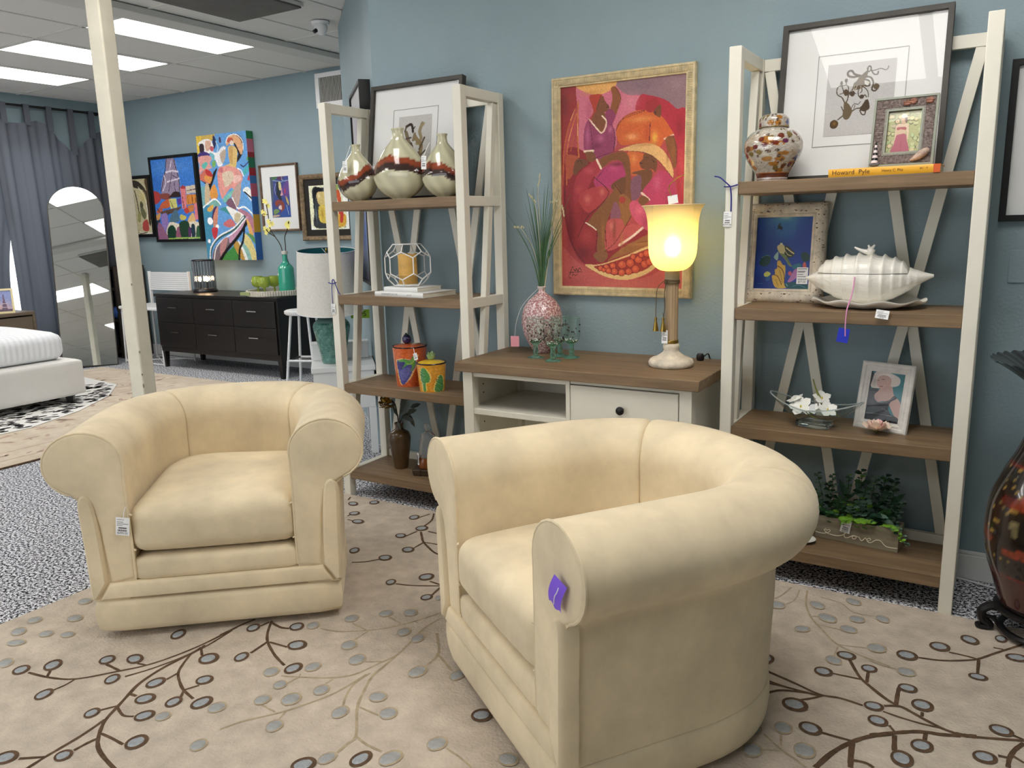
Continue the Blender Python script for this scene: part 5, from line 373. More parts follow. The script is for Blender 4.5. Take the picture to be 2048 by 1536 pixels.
PAINT_OCTO=[["p",[196,194,192],[[-0.119,-0.127],[1.124,-0.036],[1.201,1.207],[-0.034,1.13]]],["L",[88,76,64],0.033,[[0.491,0.19],[0.405,0.162],[0.359,0.113],[0.31,0.117],[0.306,0.162],[0.357,0.196],[0.478,0.197]]],["L",[88,76,64],0.025,[[0.577,0.212],[0.649,0.232],[0.69,0.31],[0.674,0.392],[0.725,0.418],[0.77,0.361],[0.725,0.32]]],["L",[88,76,64],0.013,[[0.615,0.131],[0.7,0.137],[0.783,0.12],[0.841,0.147],[0.882,0.135],[0.887,0.098]]],["L",[88,76,64],0.019,[[0.65,0.141],[0.689,0.189],[0.738,0.193],[0.75,0.156]]],["L",[88,76,64],0.021,[[0.594,0.137],[0.591,0.092],[0.618,0.071],[0.641,0.11],[0.616,0.146]]],["L",[88,76,64],0.019,[[0.413,0.283],[0.39,0.372],[0.337,0.429],[0.328,0.504],[0.303,0.548]]],["L",[88,76,64],0.017,[[0.245,0.309],[0.181,0.313],[0.156,0.364],[0.174,0.426],[0.241,0.468],[0.28,0.531]]],["L",[88,76,64],0.013,[[0.231,0.316],[0.258,0.401],[0.202,0.42]]],["L",[88,76,64],0.012,[[0.287,0.305],[0.289,0.237]]],["L",[88,76,64],0.012,[[0.221,0.27],[0.223,0.308]]],["L",[88,76,64],0.012,[[0.251,0.302],[0.316,0.314],[0.334,0.376]]],["L",[88,76,64],0.015,[[0.495,0.349],[0.477,0.409],[0.496,0.478],[0.546,0.489],[0.58,0.461],[0.603,0.493]]],["L",[88,76,64],0.013,[[0.559,0.354],[0.619,0.418],[0.631,0.495]]],["L",[88,76,64],0.015,[[0.516,0.351],[0.533,0.397],[0.514,0.426]]],["L",[88,76,64],0.011,[[0.393,0.63],[0.432,0.572],[0.489,0.583],[0.522,0.548]]],["L",[88,76,64],0.017,[[0.383,0.689],[0.464,0.642],[0.534,0.631],[0.599,0.538]]],["L",[88,76,64],0.011,[[0.447,0.588],[0.43,0.655]]],["L",[88,76,64],0.019,[[0.523,0.668],[0.554,0.723],[0.597,0.734],[0.608,0.689]]],["L",[88,76,64],0.019,[[0.272,0.727],[0.205,0.776]]],["L",[88,76,64],0.015,[[0.242,0.597],[0.274,0.652],[0.284,0.698]]],["L",[88,76,64],0.023,[[0.559,0.248],[0.624,0.275],[0.635,0.337],[0.586,0.341],[0.548,0.308]]],["L",[88,76,64],0.012,[[0.451,0.437],[0.378,0.402],[0.352,0.438]]],["P",[104,90,74],[[0.492,0.198],[0.573,0.136],[0.601,0.145],[0.591,0.205],[0.56,0.263],[0.558,0.346],[0.475,0.378],[0.404,0.373],[0.414,0.298],[0.465,0.226]]],["B",[130,110,86],0.6,0.51,0.26,0.043,0.053],["P",[92,78,62],[[0.257,0.394],[0.29,0.358],[0.342,0.392],[0.338,0.437],[0.289,0.449]]],["E",[84,70,58],0.394,0.429,0.037,0.039],["P",[110,96,76],[[0.281,0.539],[0.331,0.55],[0.385,0.614],[0.41,0.676],[0.374,0.764],[0.318,0.783],[0.272,0.727],[0.28,0.637]]],["P",[80,68,54],[[0.522,0.661],[0.56,0.588],[0.626,0.525],[0.662,0.647],[0.594,0.688]]],["E",[82,64,46],0.152,0.836,0.065,0.062],["B",[150,110,50],0.8,0.158,0.825,0.036,0.038],["E",[96,84,72],0.288,0.237,0.024,0.027],["E",[92,80,68],0.219,0.27,0.02,0.03],["E",[86,74,62],0.535,0.484,0.035,0.03],["E",[100,88,70],0.735,0.359,0.042,0.039],["E",[196,194,192],0.351,0.154,0.024,0.018],["E",[200,198,196],0.614,0.116,0.013,0.018],["E",[200,190,170],0.601,0.296,0.033,0.011],["L",[206,196,180],0.007,[[0.415,0.321],[0.404,0.373]]],["L",[206,196,180],0.007,[[0.457,0.317],[0.44,0.376]]],["L",[206,196,180],0.007,[[0.508,0.335],[0.518,0.381]]],["L",[206,196,180],0.007,[[0.439,0.361],[0.378,0.394]]]]
PAINT_SEAWEED=[["p",[196,194,190],[[-0.329,-0.316],[1.222,-0.177],[1.269,1.162],[-0.269,1.138]]],["L",[60,48,40],0.068,[[0.235,0.206],[0.391,0.169],[0.448,0.313]]],["L",[120,106,84],0.103,[[0.24,0.324],[0.353,0.541],[0.516,0.734],[0.676,0.923]]],["L",[150,136,106],0.09,[[0.722,0.169],[0.653,0.325],[0.709,0.466],[0.586,0.552]]],["L",[140,120,84],0.111,[[0.503,0.409],[0.609,0.507],[0.714,0.604],[0.672,0.832]]],["L",[80,66,50],0.067,[[0.405,0.543],[0.462,0.662],[0.355,0.588]]],["L",[90,76,60],0.05,[[0.808,0.448],[0.737,0.559],[0.666,0.671]]],["L",[80,66,52],0.04,[[0.842,0.701],[0.721,0.787]]],["L",[160,146,110],0.055,[[0.773,0.172],[0.724,0.215]]],["L",[90,76,60],0.048,[[0.199,0.298],[0.235,0.206]]],["L",[130,116,90],0.077,[[0.502,0.362],[0.467,0.477]]],["L",[70,56,48],0.036,[[0.496,0.223],[0.459,0.267]]],["L",[80,70,60],0.042,[[0.245,0.442],[0.401,0.427]]],["L",[110,96,72],0.075,[[0.676,0.923],[0.722,0.833],[0.643,0.739]]]]

# ================================================================== THE SETTING
LX, FY, H = -8.95, 2.45, 2.87
wall_m = mat('blue_wall_paint', (145, 164, 171), rough=.55, spec=.35, var=(1.2, .05), bump=(90, .22))
trim_m = mat('baseboard_white', (226, 226, 224), rough=.4)
def carpet():
    m = bpy.data.materials.new('speckled_carpet'); m.use_nodes = True; nt = m.node_tree; b = nt.nodes['Principled BSDF']; MATS['speckled_carpet'] = m
    tc = nt.nodes.new('ShaderNodeTexCoord'); n = nt.nodes.new('ShaderNodeTexNoise'); n.inputs['Scale'].default_value = 85; n.inputs['Detail'].default_value = 2; n.inputs['Roughness'].default_value = .8
    cr = nt.nodes.new('ShaderNodeValToRGB'); e = cr.color_ramp.elements; e[0].position = .44; e[0].color = S((30, 32, 40)); e[1].position = .50; e[1].color = S((160, 162, 170)); x = e.new(.555); x.color = S((236, 236, 240))
    nt.links.new(tc.outputs['Object'], n.inputs['Vector']); nt.links.new(n.outputs['Fac'], cr.inputs[0]); nt.links.new(cr.outputs[0], b.inputs['Base Color'])
    bp = nt.nodes.new('ShaderNodeBump'); bp.inputs['Strength'].default_value = .5; bp.inputs['Distance'].default_value = .006; nt.links.new(n.outputs['Fac'], bp.inputs['Height']); nt.links.new(bp.outputs[0], b.inputs['Normal'])
    b.inputs['Roughness'].default_value = .95; b.inputs['Specular IOR Level'].default_value = .1
    return m
g = G(); g.box(LX-.1, -6.6, -.05, 2.7, 2.6, 0); struct(g, 'floor', carpet())
g = G(); g.box(-2.88, 0, 0, 2.6, .14, H); struct(g, 'wall_front', wall_m)
wc = struct(G().box(0, 0, 0, 1.981, .12, H), 'wall_corner', wall_m); wc.location = (-4.33, 1.35, 0); wc.rotation_euler.z = math.atan2(-1.35, 1.45)
g = G(); g.box(-4.33, 1.36, 0, -4.21, FY, H); struct(g, 'wall_return', wall_m)
g = G(); g.box(LX, FY, 0, -4.33, FY+.14, H+.06); struct(g, 'wall_far', wall_m)
WY0, WY1, WZ0, WZ1 = -1.4, 1.9, .30, 2.35
g = G(); g.box(LX-.14, -6.5, 0, LX, WY0, H+.06); g.box(LX-.14, WY1, 0, LX, FY+.14, H+.06); g.box(LX-.14, WY0, 0, LX, WY1, WZ0); g.box(LX-.14, WY0, WZ1, LX, WY1, H+.06)
struct(g, 'wall_left', wall_m)
g = G(); g.box(2.6, -6.5, 0, 2.74, .14, H+.06); struct(g, 'wall_right', wall_m)
SX0, SX1, SZ0, SZ1 = -8.2, -1.4, .35, 2.45
g = G(); g.box(LX-.14, -6.64, 0, SX0, -6.5, H+.06); g.box(SX1, -6.64, 0, 2.74, -6.5, H+.06); g.box(SX0, -6.64, 0, SX1, -6.5, SZ0); g.box(SX0, -6.64, SZ1, SX1, -6.5, H+.06); struct(g, 'wall_back', wall_m)
g = G(); g.box(SX0, -6.62, SZ0, SX1, -6.52, SZ0+.05); g.box(SX0, -6.62, SZ1-.05, SX1, -6.52, SZ1)
for k in range(7): x = SX0+(SX1-SX0-.05)*k/6; g.box(x, -6.62, SZ0+.05, x+.05, -6.52, SZ1-.05)
w2 = struct(g, 'added_fill_window', M['white_plastic'])  # unseen window behind the camera, added so daylight fills ceiling and front wall
for k in range(6): x = SX0+(SX1-SX0-.05)*k/6+.05; G().box(x, -6.575, SZ0+.05, SX0+(SX1-SX0-.05)*(k+1)/6, -6.57, SZ1-.05).build('pane', glass_pane(), w2)
w = struct(G().box(LX-.12, WY0, WZ0, LX-.02, WY0+.05, WZ1).box(LX-.12, WY1-.05, WZ0, LX-.02, WY1, WZ1).box(LX-.12, WY0, WZ0, LX-.02, WY1, WZ0+.05).box(LX-.12, WY0, WZ1-.05, LX-.02, WY1, WZ1).box(LX-.11, .22, WZ0, LX-.03, .28, WZ1), 'window_1', M['white_plastic'])
G().box(LX-.075, WY0+.05, WZ0+.05, LX-.07, WY1-.05, WZ1-.05).build('pane', glass_pane(), w)
struct(G().box(-2.86, -.016, 0, 2.6, 0, .10).box(-2.86, -.010, .10, 2.6, 0, .115), 'baseboard_front', trim_m, bevel=.003)
struct(G().box(LX, FY-.016, 0, -4.33, FY, .10).box(LX, FY-.010, .10, -4.33, FY, .115), 'baseboard_far', trim_m)

# ceiling: tee grid, tiles that can be lifted out, lights in their bays
MX, MY, X0, Y0 = .595, 1.21, -5.78, .24
tile_m = mat('ceiling_tile', (228, 227, 223), rough=.9, spec=.1, var=(260, .07), bump=(140, .3))
tee_m = mat('ceiling_tee', (214, 213, 208), rough=.5)
ceil = struct(G().box(LX-.14, -6.64, H+.021, 2.74, 2.6, H+.10), 'ceiling', tile_m)
lights = [(-5.78, .24), (-6.97, .24), (-8.16, .24), (-5.78, -3.39), (-6.97, -3.39), (-8.16, -3.39)]
lights += [(-3.40, -2.18), (-1.02, -2.18), (-.425, -2.18), (-3.40, -5.81), (-1.02, -5.81)]
def near(a, b): return abs(a-b) < .05
xs = [X0+MX*k for k in range(-6, 15)]; ys = [Y0+MY*k for k in range(-6, 3)]
tile_me = None
for x in xs:
    for y in ys:
        x0, x1, y0, y1 = max(x, LX), min(x+MX, 2.6), max(y, -6.5), min(y+MY, FY)
        if x1-x0 < .05 or y1-y0 < .05: continue
        if x0 > -4.3 and y0 > .2 and not (x0 < -3.3 and y0 < 1.3): continue
        if any(abs(x-a) < .05 and abs(y-b_) < .05 for a, b_ in lights): continue
        full = x1-x0 > MX-.01 and y1-y0 > MY-.01
        if full and tile_me:
            o = bpy.data.objects.new('ceiling_tile', tile_me); COL.objects.link(o); o.parent = ceil; o.location = (x0, y0, H)
        else:
            o = G().box(.012, .012, .004, x1-x0-.012, y1-y0-.012, .02).build('ceiling_tile', tile_m, ceil, (x0, y0, H))
            if full: tile_me = o.data
for x in xs[1:]:
    if LX < x < 2.6: G().box(x-.012, -6.5, H-.002, x+.012, FY if x < -4.3 else .1, H+.012).build('tee', tee_m, ceil)
for y in ys[1:]:
    if y < FY: G().box(LX, y-.012, H-.0022, 2.6 if y < .2 else -4.2, y+.012, H+.0118).build('tee', tee_m, ceil)
beam = struct(G().box(-5.165, -6.5, H-.045, -4.965, FY, H-.002), 'trim_1', mat('beam_grey', (206, 205, 200), rough=.6), bevel=.004)
lab = {(-5.78, .24): 'lit ceiling light panel nearest the grey ceiling beam', (-6.97, .24): 'lit ceiling light panel in the middle of the three, half behind the post', (-8.16, .24): 'lit ceiling light panel nearest the curtains, leftmost of the three'}
diff_m = mat('light_diffuser', (250, 250, 250), rough=.6, emit=((255, 252, 247), CEIL_STRENGTH))
for (x, y) in lights:
    t = thing('ceiling_light', lab.get((x, y), 'fluorescent ceiling light panel outside the picture'), 'ceiling light', (x+MX/2, y+MY/2, H), group='fluorescent ceiling lights')
    hx, hy = MX/2-.012, MY/2-.012
    G().box(-hx, -hy, -.004, hx, -hy+.02, .05).box(-hx, hy-.02, -.004, hx, hy, .05).box(-hx, -hy, -.004, -hx+.02, hy, .05).box(hx-.02, -hy, -.004, hx, hy, .05).build('frame', tee_m, t)
    G().box(-hx+.02, -hy+.02, .0, hx-.02, hy-.02, .004).build('diffuser', diff_m, t)
t = thing('ceiling_panel', 'dark grey return air panel hanging just under the white ceiling', 'ceiling panel', (-4.37, .13, H-.035))
G().box(-.30, -.60, 0, .30, .60, .012).build('panel', mat('dark_grey_panel', (104, 102, 98), rough=.7, var=(6, .1)), t, bevel=.003)
G().box(-.31, -.61, .012, .31, .61, .033).build('housing', tee_m, t)
t = thing('security_camera', 'small white dome security camera under the ceiling', 'camera', (-4.32, 1.16, H))
G().cyl((0,0,-.022), (0,0,-.004), .062, .066, 24).build('base', M['white_plastic'], t)
G().ell((0,0,-.045), .048, .048, .048, 24, 14).build('dome', M['white_plastic'], t)
G().cyl((-.004,-.036,-.062), (-.012,-.058,-.078), .014, .013, 14).build('lens', M['black_lacquer'], t)
# air vent on the far wall
t = thing('air_vent', 'white wall air vent with vertical slats under the ceiling', 'vent', (-5.36, FY, 2.52))
g = G(); g.box(-.26, -.05, 0, .26, -.001, .05).box(-.26, -.05, .27, .26, -.001, .31).box(-.26, -.05, .05, -.21, -.001, .27).box(.22, -.05, .05, .26, -.001, .27); g.build('frame', M['white_plastic'], t, bevel=.003)
G().box(-.21, -.02, .05, .22, -.012, .27).build('back', M['black_lacquer'], t)
sl = None
for k in range(24):
    x = -.20+k*.0178
    if sl is None: sl = G().box(-.004, -.044, .05, .004, -.022, .27).build('slat', mat('vent_slat', (176, 174, 168), rough=.5), t, (x, 0, 0))
    else:
        o = sl.copy(); COL.objects.link(o); o.parent = t; o.location = (x, 0, 0)
# painted blank plate on the front wall
t = thing('wall_plate', 'blank wall plate painted the same blue beside the tall shelf', 'wall plate', (.095, 0, 1.15))
G().box(-.065, -.006, 0, .065, 0, .118).build('plate', wall_m, t, bevel=.003)
G().cyl((0,-.009,.09), (0,-.006,.09), .005, n=10).build('screw', wall_m, t); G().cyl((0,-.009,.03), (0,-.006,.03), .005, n=10).build('screw', wall_m, t)
# painted wooden post
t = thing('support_post', 'square cream painted support post with chipped corners', 'post', (-3.843, -.862, 0), R(11))
pm = mat('cream_post_paint', (226, 219, 200), rough=.5, var=(5, .06), bump=(30, .1))
G().box(-.044, -.044, 0, .044, .044, H-.003).build('post', pm, t, bevel=.008)
chip = mat('bare_chip', (150, 140, 122), rough=.8)
for z, s in ((.62, .012), (.80, .007), (1.15, .006), (.68, .006)):
    G().ell((.042, -.042, z), .004, .004, s, 8, 6).build('chip', chip, t)
# white cable on the carpet by the baseboard
tag1(G().tube(cat([(-.12,-.03,.006),(-.02,-.035,.006),(.08,-.06,.006),(.22,-.05,.006),(.4,-.06,.006)], 6), .004, 8).build('floor_cable', M['white_plastic']), 'thin white cable on the carpet along the white baseboard', 'cable')

# ------------------------------------------------------------------ rugs
rugm = mat('beige_wool', (200, 187, 171), rough=.95, spec=.05, var=(14, .10), bump=(110, .45))
t = thing('area_rug', 'large beige wool rug with brown branches and blue grey leaves under the armchairs', 'rug', (0, 0, 0))
RX0, RX1, RY0, RY1 = -3.03, 1.3, -4.4, -.385
rb = []
def corner(cx, cy, a0, r=.06): return [(cx+r*math.cos(a0+math.pi/2*k/5), cy+r*math.sin(a0+math.pi/2*k/5)) for k in range(6)]
rb = corner(RX1-.06, RY1-.06, 0)+corner(RX0+.06, RY1-.06, math.pi/2)+corner(RX0+.06, RY0+.06, math.pi)+corner(RX1-.06, RY0+.06, 1.5*math.pi)
G().prism(rb, .0005, .012, 'z').build('pile', rugm, t, bevel=.004)
brown = mat('brown_wool', (100, 80, 64), rough=.95, spec=.05, var=(40, .25)); pale = mat('sand_wool', (176, 160, 134), rough=.95, spec=.05, var=(40, .15)); bluegrey = mat('blue_grey_wool', (166, 171, 175), rough=.95, spec=.05, var=(30, .2), bump=(180, .25)); palegrey = mat('pale_blue_wool', (170, 171, 170), rough=.95, spec=.05, var=(18, .16), bump=(180, .25))
rng = random.Random(5)
for kk, q in enumerate(LEAVES):
    cx, cy, ax, ay, bx, by, d = q; n = 18; ring = []; inner = []
    for i in range(n):
        a = 2*math.pi*i/n; c, s = math.cos(a), math.sin(a)
        c2 = math.copysign(abs(c)**.9, c)
        ring.append((c2*ax+s*bx, c2*ay+s*by)); k = (.72 if d else .88)-rng.random()*.06; o = -.06
        inner.append(((c2*k+o)*ax+s*k*.9*bx, (c2*k+o)*ay+s*k*.9*by))
    g = G(); z0 = .0135+.00001*kk; z1 = z0+.0006
    g.add([(x, y, z0) for x, y in ring]+[(x, y, z1) for x, y in inner], [(i, (i+1) % n, (i+1) % n+n, i+n) for i in range(n)], 0)
    g.add([(x, y, z1) for x, y in inner]+[(x*.86, y*.86, z1+.0012) for x, y in inner], [(i, (i+1) % n, (i+1) % n+n, i+n) for i in range(n)]+[tuple(range(n, 2*n))], 1)
    g.build('leaf', [brown if d else pale, bluegrey if d else palegrey], t, (cx, cy, 0), up=True)
for kk, q in enumerate(STEMS):
    d, wd, P = q[0], q[1], q[2:]; P = cat(P, 4); g = G(); v = []; hw = wd*(.5 if d else .45)
    for i, p in enumerate(P):
        a = np.array(P[max(i-1, 0)]); b = np.array(P[min(i+1, len(P)-1)]); e = b-a; e = e/max(np.linalg.norm(e), 1e-6); nx, ny = -e[1]*hw, e[0]*hw; k = rng.uniform(.85, 1.1)
        v += [(p[0]+nx*k, p[1]+ny*k, .0124+.00001*kk), (p[0]-nx*k, p[1]-ny*k, .0124+.00001*kk)]
    g.add(v, [(2*i, 2*i+1, 2*i+3, 2*i+2) for i in range(len(P)-1)]); g.build('stem', brown if d else pale, t, up=True)
# pale oriental rug and the spotted rug at the bed
def oriental():
    m = mat('faded_oriental', (218, 206, 188), rough=.95, spec=.05, var=(7, .16), rgb2=(196, 180, 160)); return m
t = thing('oriental_rug', 'faded beige oriental rug with a dark edge between bed and post', 'rug')
G().prism([(-5.17, -2.9), (-5.17, .2), (-5.9, 1.55), (-8.2, 1.55), (-8.2, -2.9)], .0005, .008, 'z').build('pile', oriental(), t)
G().prism([(-5.15, -2.9), (-5.15, .2), (-5.17, .2), (-5.17, -2.9)], .0005, .009, 'z').build('binding', brown, t)
rose = mat('faded_rose', (190, 164, 146), rough=.95, var=(20, .15)); g = G(); rg = random.Random(11)
for k in range(520):
    x = rg.uniform(-7.6, -5.25); y = rg.uniform(-2.6, 1.45)
    if x > -5.9+( .2-y)*.54 and y > .2: continue
    a = rg.uniform(0, 3.1); L = rg.uniform(.02, .07); c, s = math.cos(a), math.sin(a); n = 8
    g.add([(x+L*math.cos(u)*c-L*.35*math.sin(u)*s, y+L*math.cos(u)*s+L*.35*math.sin(u)*c, .0083) for u in [2*math.pi*i/n for i in range(n)]], [tuple(range(n))])
g.build('woven_motifs', rose, t, kind='stuff', up=True)
for x in (-5.32, -5.52): G().box(x-.006, -2.9, .0081, x+.006, .2, .0085).build('border_line', rose, t)
SPOT = [(-6.05, -2.0), (-6.06, -.35), (-6.28, .15), (-6.62, .62), (-7.05, .98), (-7.9, 1.1), (-7.9, -2.0)]
t = thing('spotted_rug', 'white animal print rug with black spots under the bed foot', 'rug')
G().prism(SPOT, .009, .014, 'z').build('pile', mat('white_pile', (232, 230, 226), rough=.95), t)
g = G(); rg = random.Random(4); blk = mat('black_spots', (26, 26, 28), rough=.95)
def inside(x, y, P):
    r = False
    for (x0, y0), (x1, y1) in zip(P, P[1:]+P[:1]):
        if (y0 > y) != (y1 > y) and x < (x1-x0)*(y-y0)/(y1-y0)+x0: r = not r
    return r
for k in range(1150):
    x = rg.uniform(-7.3, -6.09); y = rg.uniform(-1.3, 1.05)
    if not inside(x+.04, y, SPOT) or not inside(x, y+.05, SPOT): continue
    a = rg.uniform(-.5, .5)+1.2; L = rg.uniform(.020, .046); n = 7; c, s = math.cos(a), math.sin(a)
    g.add([(x+L*k2*(math.cos(u)*c-.5*math.sin(u)*s), y+L*k2*(math.cos(u)*s+.5*math.sin(u)*c), .0145) for u, k2 in [(2*math.pi*i/n, rg.uniform(.7, 1.2)) for i in range(n)]], [tuple(range(n))])
g.build('spots', blk, t, kind='stuff', up=True)

# ================================================================== ETAGERES
Z1, Z2, Z3, Z4, TH, SH, SW, SD, PW = 1.534, 1.070, .610, .144, .045, 2.0065, .845, .355, .0447
def shelf_unit(X, label):
    """origin at the back centre on the floor; front towards -y"""
    t = thing('etagere', label, 'shelf', (X+SW/2, -.03, 0)); wm, om = M['off_white_paint'], M['brown_oak']; h = SW/2
    post = G().box(0, 0, 0, PW, PW, SH).build('post', wm, t, (-h, -SD, 0), bevel=.003)
    for x, y in ((h-PW, -SD), (-h, -PW), (h-PW, -PW)):
        o = post.copy(); COL.objects.link(o); o.parent = t; o.location = (x, y, 0)
    for x in (-h+.001, h-PW+.001):
        G().box(0, -SD+PW, 0, PW-.002, -PW, .045).build('top_rail', wm, t, (x, 0, SH-.046), bevel=.002)
        for z in (Z1, Z2, Z3, Z4):
            G().box(0, -SD+PW, 0, PW-.004, -PW, TH).build('side_rail', wm, t, (x+.001, 0, z-TH), bevel=.002)
        G().beam((x+PW/2, -PW-.022, SH-.05), (x+PW/2, -SD+PW+.022, Z4), .036, .030, (1,0,0)).build('side_brace', wm, t, bevel=.002)
    G().box(-h+PW, -.030, SH-.046, h-PW, -.004, SH-.001).build('back_rail', wm, t, bevel=.002)
    G().box(-h+PW, -.030, Z4-.005, h-PW, -.004, Z4+.035).build('back_rail', wm, t, bevel=.002)
    a, b = h-PW-.02, .02
    for s in (-1, 1):
        for (x0, x1, y) in ((s*a, s*b, -.022), (s*b, s*a, -.010)):
            G().beam((x0, y, SH-.046), (x1, y, Z4+.03), .038, .011, (0,1,0)).build('back_brace', wm, t, bevel=.001)
    for z in (Z1, Z2, Z3, Z4):
        G().box(-h+PW+.0005, -SD+.006, z-TH, h-PW-.0005, -.031, z).build('shelf', om, t, bevel=.0025)
    return t
XL_, XR_ = -2.9078, -.8887
shelf_unit(XL_, 'off white etagere with brown shelves holding three bottle vases, left of console')
shelf_unit(XR_, 'off white etagere with brown shelves holding the ginger jar, right of console')

# ================================================================== CONSOLE
def console():
    t = thing('console_desk', 'off white console desk with thick brown top between the two etageres', 'desk', (-1.4977, -.004, 0)); wm, om = M['off_white_paint'], M['brown_oak']
    hw = .5654; D = .507; c = -1.4977
    G().box(-hw, -D, .7598, hw, 0, .8031).build('top', om, t, bevel=.003)
    L, Rr = -2.035-c, -.968-c; F = -D+.025; z1 = .7595
    for x in (L, Rr-.05):
        for y in (F, -.055): G().box(x, y, 0, x+.05, y+.05, z1).build('leg', wm, t, bevel=.002)
    G().box(L+.008, F+.05, .09, L+.028, -.055, z1).build('side_panel', wm, t); G().box(Rr-.028, F+.05, .09, Rr-.008, -.055, z1).build('side_panel', wm, t)
    G().box(L+.05, -.022, .09, Rr-.05, -.010, z1).build('back_panel', wm, t)
    dx = -1.515-c
    G().box(dx, F+.004, .09, dx+.019, -.023, z1).build('divider', wm, t, bevel=.001)
    G().box(L+.05, F+.012, .735, dx-.0005, F+.03, z1).build('apron', wm, t)
    G().box(L+.03, F+.006, .563, dx-.0005, -.023, .589).build('shelf', wm, t, bevel=.002)
    G().box(L+.03, F+.006, .09, dx-.0005, -.023, .115).build('bottom_shelf', wm, t, bevel=.002)
    G().box(dx+.0195, F+.012, .742, Rr-.051, F+.03, z1).build('apron', wm, t)
    for z0, z in ((.572, .738), (.345, .566), (.115, .339)):
        dr = G().box(dx+.023, F+.002, z0, Rr-.055, F+.022, z).build('drawer', wm, t, bevel=.002)
        x = (dx+.023+Rr-.055)/2
        g = G(); prof = [(0, 0), (.008, 0), (.007, .010), (.012, .016), (.0175, .022), (.017, .028), (.010, .032), (0, .033)]; g.lathe([(r, -zz) for r, zz in prof], 20)
        k = g.build('knob', M['black_lacquer'], dr); k.rotation_euler = (R(-90), 0, 0); k.location = (x, F+.002, (z0+z)/2)
    pin = mat('peg_hole', (60, 58, 52))
    for y in (-.42, -.36):
        for z in (.64, .68, .50): G().cyl((L+.0285, y, z), (L+.030, y, z), .0035, n=8).build('peg_hole', pin, t)
    return t
console()

# ================================================================== ARMCHAIRS
def arm_path(u):
    """u 0..1 from the right front round the back to the left front; returns point and outward normal"""
    a, ys, b, e = .424, -.03, .435, 2.35; y0 = -.400
    pts = []
    for k in range(13): pts.append((a, y0+(ys-y0)*k/13))
    for k in range(41):
        th = math.pi*k/40; c, s = math.cos(th), math.sin(th)
        pts.append((a*math.copysign(abs(c)**(2/e), c), ys+b*abs(s)**(2/e)))
    for k in range(12, -1, -1): pts.append((-a, y0+(ys-y0)*k/13))
    return pts
_AP = np.array(arm_path(0)); _seg = np.r_[0, np.cumsum(np.hypot(*np.diff(_AP, axis=0).T))]; _seg /= _seg[-1]
def ap(u):
    x = np.interp(u, _seg, _AP[:,0]); y = np.interp(u, _seg, _AP[:,1]); d = .012
    x0, x1 = np.interp([u-d, u+d], _seg, _AP[:,0]); y0, y1 = np.interp([u-d, u+d], _seg, _AP[:,1])
    if u < d: x0, y0 = x, y-.01
    if u > 1-d: x1, y1 = x, y-.01
    t = np.array([x1-x0, y1-y0]); t /= max(np.hypot(*t), 1e-9); n = np.array([t[1], -t[0]])
    if n[0]*x+n[1]*(y+.03) < 0 and abs(x)+abs(y) > .1: n = -n
    return (float(x), float(y)), n
def arm_profile():
    P = [(-.150, .20), (-.152, .36), (-.150, .50), (-.151, .60)]
    cx, cz, rx, rz = -.026, .647, .127, .112
    for k in range(0, 19):
        a = math.pi-math.pi*k/18*1.36; P.append((cx+rx*math.cos(a), cz+rz*math.sin(a)))
    P += [(.006, .525), (.000, .505), (-.001, .40), (-.006, .28), (-.010, .156), (-.12, .156)]
    return P
